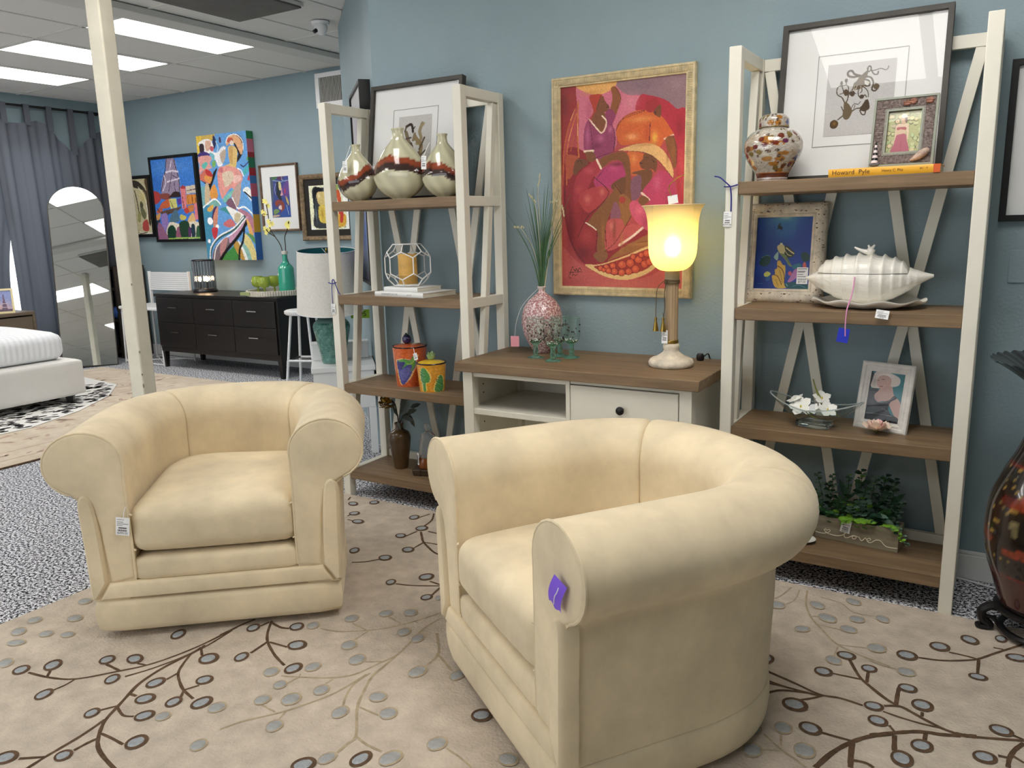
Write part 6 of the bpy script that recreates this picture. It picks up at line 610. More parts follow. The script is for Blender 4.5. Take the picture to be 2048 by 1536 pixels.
def armchair(loc, rz, label, group=None):
    t = thing('armchair', label, 'armchair', loc, rz, group=group); m = M['cream_suede']; prof = arm_profile(); n = len(prof); cxp = sum(p[0] for p in prof)/n; czp = .5
    def sweep(u0, u1, name, k, seam0, seam1):
        g = G(); v = []; us = []
        for i in range(k+1): us.append((u0+(u1-u0)*i/k, 0))
        if seam0: us[0] = (u0, .010); us.insert(1, (u0+.004, .003)); us.insert(2, (u0+.010, 0))
        if seam1: us[-1] = (u1, .010); us.insert(-1, (u1-.004, .003)); us.insert(-2, (u1-.010, 0))
        for u, sh in us:
            (x, y), nn = ap(u)
            for (o, z) in prof:
                d = math.hypot(o-cxp, z-czp); q = 1-sh/max(d, .05); oo = cxp+(o-cxp)*q; zz = czp+(z-czp)*q
                # inner surface must not fold over itself at the corners
                v.append((x+nn[0]*oo, y+nn[1]*oo, zz))
        K = len(us); f = [(i*n+j, i*n+(j+1) % n, (i+1)*n+(j+1) % n, (i+1)*n+j) for i in range(K-1) for j in range(n)]
        f += [tuple(range(n)), tuple(range((K-1)*n, K*n))]
        g.add(v, f); return g.build(name, m, t, sharp=55)
    s1, s2 = .345, .655
    aR = sweep(.0, s1, 'arm', 26, False, True); bk = sweep(s1, s2, 'backrest', 30, True, True); aL = sweep(s2, 1.0, 'arm', 26, True, False)
    # front panels of the arms, with their welt
    for s, par in ((1, aR), (-1, aL)):
        poly = [(-.070, .225), (-.100, .225), (-.150, .235)]+[(o, z) for o, z in prof[1:24] if True][:22]
        poly = [(o, z) for o, z in poly if z > .22]+[(-.020, .520), (-.040, .50), (-.055, .42), (-.062, .32)]
        pts = [(s*(.424+o), z) for o, z in poly]
        g = G(); puff(g, pts, -.398, .010, .012); g.build('arm_front', m, par)
        weltp = [(s*(.424+o), -.403, z) for o, z in ([(-.150, .235)]+prof[1:23])]
        G().tube(weltp, .0042, 6).build('welt', m, par)
        fac = cat([(.000, .165), (.003, .24), (.005, .34), (.008, .43), (.010, .50), (.004, .532), (-.012, .547), (-.030, .542), (-.045, .516), (-.054, .44), (-.059, .34)], 3)+[(-.062, .225), (-.022, .162)]
        g = G(); puff(g, [(s*(.424+o), z) for o, z in fac], -.370, .048, .011); g.build('front_facing', m, t)
    g = G(); puff(g, [(-.402, .160), (.402, .160), (.362, .225), (-.362, .225)], -.380, .036, .012); g.build('front_band', m, t)
    g = G(); g2 = rbox(.283, .10, .045, .028, 7); o = g2.build('front_rail', m, t, (0, -.308, .262))
    # plinth: a D in plan with a slightly padded side
    g = G(); rings = []; base = [(p[0], p[1]) for p in _AP]; base = [(x*.985, -.03+(y+.03)*(.985 if y > -.03 else 1)) for x, y in base]
    cx0, cy0 = 0, -.05; v = []; zs = [(.040, .970), (.044, .985), (.060, .997), (.10, 1.006), (.135, 1.003), (.152, .994), (.157, .978)]
    nb = len(base)
    front = [(-.418+.836*k/12, -.412) for k in range(1, 12)]
    ringb = base+front; N = len(ringb)
    for z, q in zs: v += [(cx0+(x-cx0)*q, cy0+(y-cy0)*q, z) for x, y in ringb]
    f = [(k*N+i, k*N+(i+1) % N, (k+1)*N+(i+1) % N, (k+1)*N+i) for k in range(len(zs)-1) for i in range(N)]+[tuple(range(N)), tuple(range((len(zs)-1)*N, len(zs)*N))]
    g.add(v, f); g.build('plinth', m, t, sharp=60)
    G().cyl((0, 0, .0125), (0, 0, .026), .27, .26, 40).cyl((0, 0, .026), (0, 0, .050), .10, .10, 24).build('swivel_base', M['black_lacquer'], t)
    # seat cushion
    def cf(p):
        x, y, z = p; q = 1-(abs(x)/.285)**2.6*.55; r = 1-(abs(y)/.335)**4
        if z > 0: z += .020*max(0, q)*max(0, r)+.004*math.sin(9*x+3)*math.sin(7*y)
        else: z -= .004*max(0, q)
        if y > .12: x *= 1-.30*((y-.12)/.22)**2
        y -= (.010 if y < -.2 else 0)*(1-(x/.3)**2)*(1-abs(z)/.12)
        return Vector((x, y, z))
    rbox(.283, .335, .083, .052, 15, cf).build('seat_cushion', m, t, (0, -.075, .402), sharp=80)
    g = G(); 
    for s in (-1, 1):
        for z in (.335, .462): g.tube(cat([(s*.262, -.405, z), (s*.279, -.395, z+.004), (s*.283, -.375, z+.002)], 4), .0035, 6)
    g.build('cushion_pleat', m, t)
    return t
def chair_loc(A, deg):
    a = R(deg); e1 = (math.cos(a), math.sin(a)); e2 = (-e1[1], e1[0]); return (A[0]+e1[0]*.424+e2[0]*.40, A[1]+e1[1]*.424+e2[1]*.40, 0), a
l1, a1 = chair_loc((-2.589, -1.972), 40.1)
armchair(l1, a1, 'cream suede tub armchair with rolled arms and a white price tag, left one', 'cream tub armchairs')
l2, a2 = chair_loc((-1.450, -1.470), -35.0)
armchair(l2, a2, 'cream suede tub armchair with rolled arms and a purple tag, seen from its side', 'cream tub armchairs')

# ================================================================== THE LEFT ETAGERE'S THINGS
def ribbon_tag_left():
    price_tag((-2.893, -.389, 1.028), 0, 'white price tag on navy ribbon tied round the left etagere post', w=.028, h=.052, price='$399.00',
        ribbon=[[(-2.912,-.392,1.136),(-2.885,-.393,1.130),(-2.858,-.392,1.138)], [(-2.885,-.394,1.130),(-2.880,-.396,1.150),(-2.868,-.397,1.148),(-2.858,-.396,1.12),(-2.846,-.394,1.09),(-2.836,-.392,1.076)], [(-2.882,-.394,1.148),(-2.890,-.394,1.10),(-2.893,-.391,1.028)]], rr=.0024)
ribbon_tag_left()
def bottle_vase():
    pass
glaze = vcol('banded_glaze', rough=.12, spec=.5, coat=.5)
def pillow_vase(name, label, loc, w, h, d, band, tilt, seed, rz=0):
    """oval bottle vase with a narrow neck, cream glaze and two brown bands"""
    t = thing(name, label, 'vase', loc, rz, group='banded bottle vases')
    prof = [(0, 0), (.30, 0), (.36, .02), (.62, .08), (.86, .18), (.99, .32), (.97, .42), (.82, .56), (.58, .70), (.36, .80), (.25, .855), (.215, .90), (.205, .955), (.235, .985), (.235, 1.0), (.19, 1.0), (.17, .96), (.17, .90)]
    fine = []
    P = cat(prof, 5); nv = len(P); n = 72; v = []; col = []; rg = np.random.default_rng(seed); ph = rg.uniform(0, 6, 4)
    cream = np.array([198, 194, 164]); rust = np.array([122, 54, 28]); dark = np.array([52, 28, 22])
    for (r, z) in P:
        for i in range(n):
            a = 2*math.pi*i/n; wob = 1+.012*math.sin(3*a+ph[0]+8*z)+.008*math.sin(5*a+ph[1]-12*z)
            x, y = r*w/2*math.cos(a)*wob, r*d/2*math.sin(a)*wob; v.append((x, y, z*h))
            b0 = band+tilt*math.cos(a)+.05*math.sin(2*a+ph[2])+.012*math.sin(7*a+ph[3])
            q = z-b0; c = cream
            if 0 < q < .10: c = dark
            elif .10 <= q < .20: c = rust*(1-.2*math.sin(30*q))
            c = np.clip(c*(1+.05*math.sin(9*a+14*z+ph[0])), 0, 255)
            col.append([lin(x_) for x_ in c]+[1])
    g = G(); g.add(v, [(j*n+i, j*n+(i+1) % n, (j+1)*n+(i+1) % n, (j+1)*n+i) for j in range(nv-1) for i in range(n)])
    o = g.build('body', glaze, t, sharp=60); a = o.data.color_attributes.new('Col', 'FLOAT_COLOR', 'POINT'); a.data.foreach_set('color', np.array(col, dtype=np.float32).reshape(-1))
    return t
pillow_vase('bottle_vase', 'cream bottle vase with slanting brown bands and a tag, left of the three', (-2.775, -.28, Z1), .235, .275, .15, .26, .17, 1)
pillow_vase('bottle_vase', 'largest cream bottle vase with brown bands, middle of the three', (-2.500, -.285, Z1), .300, .330, .165, .36, .02, 2)
pillow_vase('bottle_vase', 'cream bottle vase with narrow brown bands and a tag, right of the three', (-2.245, -.280, Z1), .230, .285, .15, .30, -.04, 3)
price_tag((-2.772, -.366, 1.725), 0, 'white price tag hanging on the left bottle vase', w=.030, h=.055, ribbon=[[(-2.768,-.325,1.80),(-2.768,-.345,1.765),(-2.772,-.366,1.725)]], rib='raffia' if 'raffia' in M else 'white_card', roll=R(4), rr=.0015)
price_tag((-2.290, -.367, 1.720), 0, 'white price tag hanging on the right bottle vase', w=.028, h=.060, ribbon=[[(-2.285,-.325,1.78),(-2.286,-.350,1.75),(-2.290,-.367,1.720)]], rib='white_card', roll=R(3), rr=.0015)

def framed_print(name, label, loc, lean, w, h, ops, pw, ph, pz, frame_m='charcoal_frame', fw=.020, fd=.034, mat2=True, rz=0, px=0, nx=100, bevel_in=None):
    """picture leaning back: origin at the bottom centre of the frame's front"""
    t = thing(name, label, 'picture', loc, rz, -lean)
    g = G(); frame_ring(g, w, h, [(0, 0), (fw, 0), (fw, .012), (fw, fd), (0, fd)]); g.build('frame', M[frame_m], t, bevel=.0015)
    rect(G(), w-2*fw+.002, h-2*fw+.002, fd-.006, fw-.001, t=.004).build('backing', M['black_frame'], t)
    rect(G(), w-2*fw, h-2*fw, .018, fw, t=.003).build('mat_board', M['white_mat_board'], t)
    if mat2:
        g = G(); a, b = pw+.075, ph+.075; frame_ring(g, a, b, [(0, .0165), (.0025, .0165), (.0025, .0179), (0, .0179)], z0=pz-.0375); g.build('mat_groove', mat('mat_groove', (150, 150, 150)), t, (px, 0, 0))
    painting(ops, pw, ph, nx, 'print', t, .0165, pz, vcol('paper_print', .8, .1), x0=px-pw/2, grain=.015)
    rect(G(), w-2*fw, h-2*fw, .008, fw, t=.0015).build('glass', glass_pane(), t)
    return t
framed_print('framed_print', 'dark framed print of brown seaweed behind the three bottle vases', (-2.545, -.165, Z1), R(9), .57, .585, PAINT_SEAWEED, .205, .25, .17, nx=90)

# books and candle cage on the second shelf
def book(name, label, loc, rz, w, d, th, cover, pages='page_edges', title=None, group=None, edge=None):
    t = thing(name, label, 'book', loc, rz, group=group); cm = M[cover]
    G().box(-w/2, 0, 0, w/2, d, .0025).box(-w/2, 0, th-.0025, w/2, d, th).build('cover', cm, t, bevel=.0008)
    g = G(); g.grid(lambda u, v: (-w/2+u*w, -.003*math.sin(math.pi*v), v*th), 1, 8); g.build('spine', cm, t)
    G().box(-w/2+.004, .001, .0026, w/2-.004, d-.004, th-.0026).build('pages', mat('page_edges', (226, 220, 204), rough=.8, var=(3, .1), stretch=(1, 1, 300)), t)
    return t
mat('white_cover', (230, 230, 228), rough=.35); mat('yellow_cover', (232, 170, 44), rough=.35)
b1 = book('book', 'wide white coffee table book under the smaller white book', (-2.484, -.362, Z2), R(-7), .335, .235, .023, 'white_cover', group='white books under the candle cage')
text_into(b1, 'PORTRAITS OF LIFE', .013, mat('grey_print', (140, 140, 142)), -.06, -.0036, .0115, 'title'); text_into(b1, 'ARCHIVE', .008, M['grey_print'], .075, -.0036, .0115, 'title')
b2 = book('book', 'smaller white book lying on the wide white book', (-2.505, -.318, Z2+.0235), R(-7), .235, .17, .020, 'white_cover', group='white books under the candle cage')
def cage():
    t = thing('candle_cage', 'white wire geometric candle cage standing on the white books', 'candle holder', (-2.520, -.235, Z2+.0440), R(-8))
    RT, RU, RV = .070, .101, .117; lv = [(RT, .206, 0), (RU, .170, 0), (RV, .142, .5), (RV, .066, .5), (RU, .036, 0), (RT, .0045, 0)]
    P = [[Vector((r*math.cos(math.pi/3*(k+o)), r*math.sin(math.pi/3*(k+o)), z)) for k in range(6)] for r, z, o in lv]; g = G(); E_ = []
    for k in range(6):
        n1 = (k+1) % 6
        E_ += [(P[0][k], P[0][n1]), (P[0][k], P[1][k]), (P[1][k], P[2][k]), (P[1][n1], P[2][k]), (P[2][k], P[3][k]), (P[3][k], P[4][k]), (P[3][k], P[4][n1]), (P[4][k], P[5][k]), (P[5][k], P[5][n1])]
    for a, b in E_: g.cyl(a, b, .0030, n=6)
    for q in sum(P, []): g.ell(q, .0034, .0034, .0034, 6, 4)
    g.build('wire_frame', M['white_plastic'], t)
    g = G(); prof = [(0, .001), (.054, .001), (.058, .004), (.060, .012), (.056, .012), (.050, .008), (0, .008)]; g.lathe(prof, 32); g.build('dish', M['white_ceramic'], t)
    return t
cage()
def candle():
    t = thing('pillar_candle', 'thick yellow pillar candle inside the white wire cage', 'candle', (-2.520, -.235, Z2+.0440+.0082))
    wax = mat('yellow_wax', (226, 178, 96), rough=.5, var=(14, .12)); wax2 = mat('brown_wax', (186, 146, 76), rough=.5, var=(14, .12))
    g = G(); g.lathe([(0, 0), (.0455, 0), (.047, .003), (.047, .045)], 32); g.build('lower_band', wax2, t)
    g = G(); g.lathe([(.047, .045), (.047, .138), (.045, .148), (.040, .150), (.030, .144), (0, .142)], 32, fn=lambda r, z, a, j: (r, z+(.003*math.sin(3*a) if j in (2, 3) else 0))); g.build('upper_band', wax, t)
    G().cyl((0, 0, .141), (.001, 0, .154), .0012, n=6).build('wick', M['black_lacquer'], t)
candle()

# painted canisters
def canister(label, loc, r0, r1, h, body, blobs, knob, lidc, rz=0):
    t = thing('ceramic_canister', label, 'canister', loc, rz, group='painted vegetable canisters')
    n, nz = 120, 70; v = []; cols = []
    ops = blobs; C = raster(ops, n, nz, h/(2*math.pi*r0), 4, .05)      # unrolled wall, u round the side
    for j in range(nz+1):
        z = h*(1-j/nz); r = r0+(r1-r0)*z/h
        for i in range(n+1):
            a = -math.pi/2+(i/n-.5)*2*math.pi; v.append((r*math.cos(a), r*math.sin(a), z)); cols.append(list(C[j, i])+[1])
    g = G(); g.add(v, [(j*(n+1)+i, (j+1)*(n+1)+i, (j+1)*(n+1)+i+1, j*(n+1)+i+1) for j in range(nz) for i in range(n)])
    o = g.build('body', vcol('painted_glaze', .15, .5, .6), t, sharp=60); a = o.data.color_attributes.new('Col', 'FLOAT_COLOR', 'POINT'); a.data.foreach_set('color', np.array(cols, dtype=np.float32).reshape(-1))
    G().lathe([(0, .0005), (r0, .0005)], 40).build('bottom', M[lidc], t)
    G().tube([(r1*math.cos(q)*.985, r1*math.sin(q)*.985, h) for q in [2*math.pi*k/40 for k in range(40)]], .0035, 6, closed=True).build('rim', mat('dark_rim', (36, 24, 30), rough=.2), t)
    lid = G().lathe([(r1*.93, h-.004), (r1*.90, h+.003), (r1*.6, h+.010), (r1*.25, h+.013), (0, h+.013)], 40).build('lid', M[lidc], t)
    knob(lid, h+.012)
    return t
mat('orange_glaze', (206, 100, 50), rough=.15, coat=.5, var=(20, .15)); mat('yellow_glaze', (232, 190, 44), rough=.15, coat=.5, var=(20, .1)); mat('aubergine_glaze', (44, 38, 84), rough=.12, coat=.6); mat('green_glaze', (92, 140, 62), rough=.15, coat=.5, var=(60, .5), rgb2=(180, 200, 150))
def knob_aub(p, z):
    g = G(); g.ell((-.012, 0, z+.022), .024, .024, .024, 20, 14); g.build('knob', M['aubergine_glaze'], p)
    G().cyl((-.014, 0, z+.044), (-.016, 0, z+.054), .006, .004, 8).ell((-.014, 0, z+.044), .013, .013, .004, 10, 6).build('knob_stem', mat('dark_green', (30, 56, 44)), p)
def knob_art(p, z):
    g = G()
    g.ell((0, 0, z+.016), .019, .019, .017, 16, 10)
    for k in range(26):
        a = k*2.4; q = k/26; zz = z+.004+.028*q; r = .019*math.sin(math.pi*(.25+.62*q)); g.leaf((r*math.cos(a)*.9, r*math.sin(a)*.9, zz), (math.cos(a)*.5, math.sin(a)*.5, .9), (math.cos(a), math.sin(a), 0), .014, .014)
    g.build('knob', M['green_glaze'], p)
OR = [('p', (206, 96, 48), [(-.1,-.1),(1.1,-.1),(1.1,1.1),(-.1,1.1)]), ('B', (190, 74, 44), .7, .62, .6, .12, .5), ('B', (218, 110, 56), .6, .5, .25, .2, .2)]
aub = [(.385,.33),(.42,.30),(.47,.27),(.53,.30),(.555,.22),(.575,.18),(.60,.21),(.585,.32),(.585,.46),(.55,.60),(.51,.78),(.45,.93),(.41,.90),(.385,.6)]
OR += [('P', (240, 196, 130), [(x+(.012 if x > .48 else -.012), y+(.012 if y > .5 else -.012)) for x, y in aub]), ('P', (74, 76, 148), aub), ('P', (98, 100, 168), [(.41,.62),(.49,.5),(.53,.55),(.49,.75),(.44,.85)]), ('P', (56, 50, 120), [(.39,.36),(.47,.34),(.45,.5),(.40,.55)]), ('P', (92, 156, 74), [(.40,.34),(.46,.275),(.53,.305),(.56,.2),(.58,.19),(.575,.32),(.575,.46),(.53,.6),(.545,.44),(.49,.44),(.44,.54),(.48,.36)]), ('L', (190, 210, 120), .006, [(.57,.24),(.55,.38),(.5,.4)])]
canister('orange ceramic canister painted with a purple aubergine, dark round knob on its lid', (-2.535, -.235, Z3), .073, .088, .200, 'orange', OR, knob_aub, 'orange_glaze', R(28))
YE = [('p', (226, 158, 44), [(-.1,-.1),(1.1,-.1),(1.1,1.1),(-.1,1.1)]), ('B', (206, 130, 34), .6, .55, .6, .08, .5), ('B', (236, 180, 70), .5, .62, .3, .1, .3)]
for pts in ([(.40,.12),(.44,.16),(.485,.40),(.475,.62),(.43,.68),(.425,.95),(.39,.95),(.385,.68),(.36,.50),(.375,.25)], [(.60,.40),(.64,.44),(.665,.70),(.655,.97),(.545,.97),(.55,.72),(.58,.55)]):
    YE += [('P', (240, 210, 110), [(x+(.014 if x > (pts[0][0]) else -.014), y) for x, y in pts]), ('P', (84, 150, 84), pts)]
    for k in range(9):
        x = pts[0][0]+random.uniform(-.03, .04); y = pts[0][1]+.1+k*.06; YE += [('L', (48, 100, 54), .006, [(x-.02, y-.03), (x, y), (x+.02, y-.03)]), ('L', (150, 196, 140), .005, [(x-.015, y+.01), (x, y+.035)])]
canister('yellow ceramic canister painted with green artichokes, standing before the orange canister', (-2.348, -.305, Z3), .062, .073, .138, 'yellow', YE, knob_art, 'yellow_glaze', R(34))
price_tag((-2.428, -.330, .792), R(-15), 'small white tag hanging from the orange canister lid', w=.030, h=.034, ribbon=[[(-2.444,-.318,.815),(-2.436,-.325,.808),(-2.430,-.330,.790)]], rib='white_card', roll=R(-18))

# brown vase with a dried flower
t = thing('brown_vase', 'slender brown pottery vase on the lowest left shelf, holding a gold flower', 'vase', (-2.648, -.215, Z4))
vz = mat('brown_glaze', (92, 70, 44), rough=.3, var=(9, .3), coat=.2)
G().lathe([(0, 0), (.036, 0), (.038, .004), (.050, .09), (.058, .15), (.0585, .175), (.050, .195), (.032, .206), (.022, .212), (.020, .232), (.025, .240), (.025, .246), (.021, .246), (.017, .235), (.017, .21)], 36).build('body', vz, t, sharp=60)
t = thing('dried_flower', 'gold peony head with dark leaves standing in the brown vase', 'flower', (-2.648, -.215, Z4+.235))
g = G(); g.tube(cat([(-.002,0,-.20),(-.004,0,.02),(-.010,0,.06),(-.012,-.01,.11),(-.028,-.02,.13),(-.045,-.025,.12)], 5), .0035, 6); g.tube(cat([(.003,0,-.20),(.006,0,.03),(.03,0,.09),(.085,.01,.19)], 5), .002, 6); g.tube(cat([(.002,0,.0),(.03,0,.05),(.07,0,.075)], 5), .002, 6); g.build('stem', mat('dark_stem', (40, 34, 22)), t)
gold = mat('gold_petals', (168, 128, 44), rough=.4, var=(40, .45))
rg = random.Random(8)
for k in range(44):
    a = rg.uniform(0, 6.28); e = rg.uniform(-.9, 1.2); d = Vector((math.cos(a)*math.cos(e), math.sin(a)*math.cos(e), math.sin(e))); c = Vector((-.052, -.030, .112)); r = rg.uniform(.008, .024)
    g = G(); g.leaf(c+d*r, d+Vector((0, 0, .3)), Vector((-d.x, -d.y, .6)), .030, .034, bend=-.4); g.build('petal', gold, t)
dk = mat('dark_leaves', (38, 46, 30), rough=.5, var=(20, .4))
for p, d, L, W in (((.006,0,.05),(.5,-.1,.9),.13,.030),((.02,0,.07),(.15,.1,1),.11,.028),((.06,0,.07),(.6,-.2,.25),.08,.035),((.07,0,.075),(.4,-.1,-.9),.085,.030),((.03,0,.05),(.9,-.3,-.1),.09,.03),((-.005,0,.04),(-.2,-.3,.9),.09,.02),((.08,0,.10),(.8,0,.35),.07,.03),((.0,-.01,.02),(.5,-.5,-.2),.08,.022),((.02,0,.03),(.7,.1,.6),.10,.026)):
    g = G(); g.leaf(p, d, (0, -1, .4), L, W); g.build('leaf', dk, t)
# glass jar on its wooden block
t = thing('wood_block', 'dark wooden block tray under the glass jar on the lowest left shelf', 'tray', (-2.455, -.225, Z4), R(20))
wd = wood('dark_wood', (84, 66, 48), (52, 40, 30), 'x'); g = G()
G().prism([(-.065, 0), (.065, 0), (.075, .032), (-.075, .032)], -.065, .065, 'y').build('block', wd, t, bevel=.004)
for x in (-.025, .03): G().box(x-.002, -.0665, .001, x+.002, .0665, .0335).build('strap', M['black_lacquer'], t)
t = thing('glass_jar', 'clear glass jar with round stopper and amber base on the dark wooden block', 'jar', (-2.455, -.225, Z4+.0345))
G().lathe([(0, 0), (.054, 0), (.056, .004), (.052, .040), (.046, .055), (0, .055)], 32).build('amber_base', mat('amber', (120, 66, 26), rough=.15, coat=.4), t)
G().lathe([(.047, .056), (.048, .080), (.044, .13), (.036, .155), (.040, .165), (.030, .178), (.012, .186), (.010, .196), (.016, .206), (.018, .216), (.013, .227), (0, .230)], 32, ).build('dome', glass_pane() if False else mat('frosted_glass', (236, 240, 242), rough=.12, trans=.85, ior=1.3), t, sharp=70)
g = G(); g.grid(lambda u, v: (.0575*math.cos(R(205+u*45)), .0575*math.sin(R(205+u*45)), .018+v*.062), 6, 2); o = g.build('barcode_label', M['white_card'], t, label='white barcode sticker')
g = G()
for k in range(8): g.grid(lambda u, v, k=k: (.058*math.cos(R(212+k*4+u*2)), .058*math.sin(R(212+k*4+u*2)), .024+v*.045), 1, 1)
g.build('barcode', M['tag_ink'], t)

# ================================================================== ON THE WALL: THE LARGE PAINTING
t = thing('large_painting', 'large red and pink painting of harvest figures in a carved cream frame above the console', 'painting', (-1.4735, -.002, 1.067))
PWD, PHT = .674, .976; t.rotation_euler = (0, R(.33), 0)
frm = mat('carved_cream_frame', (214, 196, 156), rough=.5, var=(30, .15))
g = G(); frame_ring(g, PWD, PHT, [(0, 0), (0, -.026), (.003, -.030), (.010, -.032), (.012, -.028), (.034, -.026), (.036, -.022), (.041, -.022), (.042, -.012), (.042, 0)]); g.build('frame', frm, t)
g = G(); nn = 0
for s in range(2):
    zz = .023 if s == 0 else PHT-.023
    k = 0; x = -PWD/2+.016
    while x < PWD/2-.016: g.box(x, -.0305, zz-.009, x+.0035, -.0265, zz+.009); x += .0068
for s in (-1, 1):
    z = .036
    while z < PHT-.036: g.box(s*(PWD/2-.023)-.009, -.0305, z, s*(PWD/2-.023)+.009, -.0265, z+.0035); z += .0068
g.build('carved_reeding', frm, t, kind='stuff')
painting(PAINT_MAIN, PWD-.082, PHT-.082, 250, 'canvas', t, -.013, .041, vcol('oil_paint', .45, .35), seed=2, grain=.03)
G().box(-.28, -.012, .06, .28, -.001, .92).build('backing', M['black_frame'], t)

# ================================================================== ON THE CONSOLE
CT = .8033
t = thing('pink_vase', 'bulbous pink and white crackled vase with long grass on the console', 'vase', (-1.819, -.128, CT))
def crackle():
    m = bpy.data.materials.new('pink_crackle'); m.use_nodes = True; nt = m.node_tree; b = nt.nodes['Principled BSDF']; MATS['pink_crackle'] = m
    tc = nt.nodes.new('ShaderNodeTexCoord'); n = nt.nodes.new('ShaderNodeTexNoise'); n.inputs['Scale'].default_value = 120; n.inputs['Detail'].default_value = 4
    cr = nt.nodes.new('ShaderNodeValToRGB'); e = cr.color_ramp.elements; e[0].position = .44; e[0].color = S((164, 112, 116)); e[1].position = .56; e[1].color = S((224, 206, 204)); x = e.new(.5); x.color = S((196, 150, 152))
    nt.links.new(tc.outputs['Object'], n.inputs['Vector']); nt.links.new(n.outputs['Fac'], cr.inputs[0]); nt.links.new(cr.outputs[0], b.inputs['Base Color']); b.inputs['Roughness'].default_value = .25; b.inputs['Coat Weight'].default_value = .3
    return m
crackle()
G().lathe([(0, 0), (.036, 0), (.040, .004), (.062, .035), (.086, .085), (.0965, .135), (.0955, .175), (.086, .215), (.062, .250), (.034, .272), (.018, .285), (.0135, .298)], 44).build('body', M['pink_crackle'], t, sharp=60)
G().lathe([(.0135, .298), (.020, .306), (.021, .311), (.018, .313), (.012, .306), (.011, .290)], 32).build('lip', mat('pale_lip', (226, 214, 208), rough=.2), t, sharp=60)
t = thing('grass_stems', 'long green artificial grass with pale seed heads standing in the pink vase', 'grass', (-1.819, -.128, CT+.30))
ga = mat('grass_green', (62, 100, 58), rough=.5, var=(6, .3)); gb = mat('grass_straw', (196, 190, 150), rough=.6)
rg = random.Random(21)
for k in range(36):
    a = rg.uniform(0, 6.28); sp = rg.uniform(.03, .15); hh = rg.uniform(.28, .47); dx, dy = sp*math.cos(a)+.03, sp*math.sin(a)*.45
    if k < 4: dx, sp, hh = (-.17, -.13, .155, .06)[k], .15, (.36, .30, .36, .50)[k]; dy = -.02
    P = cat([(dx*.02, dy*.02, -.17), (dx*.06, dy*.06, 0), (dx*.35, dy*.35, hh*.5), (dx*1.0, dy, hh)], 5); g = G(); N = len(P); w = rg.uniform(.0014, .0026); v = []
    for i, p in enumerate(P):
        q = w*(1-(i/(N-1))**3)+.0003; v += [(p[0]-q, p[1], p[2]), (p[0]+q, p[1]+q*.4, p[2])]
    g.add(v, [(2*i, 2*i+1, 2*i+3, 2*i+2) for i in range(N-1)]); g.build('blade', ga, t)
for pts in ([(0,0,-.1),(.005,0,.2),(-.005,-.01,.42),(.010,-.01,.52)], [(0,0,-.1),(-.005,0,.2),(-.02,-.01,.38),(-.05,-.01,.43)], [(0,0,-.1),(.05,0,.2),(.09,-.03,.36),(.13,-.04,.37),(.15,-.05,.33)], [(0,0,-.1),(-.03,0,.15),(-.09,-.01,.27),(-.13,-.02,.285)], [(0,0,-.1),(.05,0,.25),(.09,-.03,.38),(.12,-.04,.40)]):
    g = G(); C = cat(pts, 6); g.tube(C, .0012, 5); e = Vector(C[-1]); d = (e-Vector(C[-3])).normalized()
    for j in range(7): g.ell(e-d*.008*j+Vector((rg.uniform(-.003, .003), 0, rg.uniform(-.003, .003))), .0032, .0032, .006, 6, 5)
    g.build('seed_head', gb, t)
price_tag((-1.925, -.205, .886), R(20), 'pink tag hanging from the pink vase on a thread', w=.040, h=.050, card='pink_card' if 'pink_card' in M else (mat('pink_card', (236, 160, 172), rough=.6).name), ribbon=[[(-1.838,-.128,1.105),(-1.90,-.165,1.03),(-1.921,-.195,.95),(-1.925,-.205,.884)]], rib='white_card', lines=False, rr=.0008)
# bubbled green goblets
gl_c = mat('goblet_glass', (226, 244, 238), rough=.0, trans=1, ior=1.25); gl_g = mat('green_glass', (176, 232, 210), rough=.03, trans=.92, ior=1.3); bead = mat('silver_bead', (70, 62, 60), rough=.2, metal=.6)
def goblet(loc, label, seed):
    t = thing('goblet', label, 'goblet', loc, group='green stemmed goblets')
    bowl = [(.014, .066), (.026, .072), (.036, .084), (.0395, .105), (.0395, .150), (.040, .182)]
    G().lathe(bowl+[(r-.0016, z+.0008) for r, z in reversed(bowl)][1:-1]+[(0.001, .069)], 32).build('bowl', glass_pane('goblet_pane', (250, 254, 252), 1.3), t, sharp=70)
    G().tube([(.0397*math.cos(q), .0397*math.sin(q), .182) for q in [2*math.pi*k/32 for k in range(32)]], .0011, 5, closed=True).build('rim', gl_g, t)
    G().lathe([(0, 0), (.036, 0), (.037, .003), (.020, .008), (.011, .014), (.0105, .022), (.013, .030), (.011, .040), (.010, .052), (.014, .062), (.024, .071), (.030, .079), (.020, .0755), (0, .070)], 28).build('stem', gl_g, t, sharp=70)
    rg = random.Random(seed)
    for k in range(17):
        a = rg.uniform(0, 6.28); z = rg.uniform(.085, .165); b = G(); b.ell((.0405*math.cos(a), .0405*math.sin(a), z), .0040, .0040, .0040, 8, 6); b.build('bead', bead, t)
    g = G()
    for k in range(10): a = rg.uniform(0, 6.28); g.ell((.026*math.cos(a), .026*math.sin(a), .0785+rg.uniform(-.001, .004)), .005, .005, .0045, 8, 6)
    g.build('base_beads', M['chrome'], t)
goblet((-1.775, -.272, CT), 'green stemmed beaded goblet standing farthest left before the pink vase', 1)
goblet((-1.660, -.322, CT), 'green stemmed beaded goblet standing nearest the console front edge', 2)
goblet((-1.622, -.213, CT), 'green stemmed beaded goblet standing farthest right, toward the table lamp', 3)
goblet((-1.690, -.195, CT), 'green stemmed beaded goblet hidden behind the other three goblets', 4)

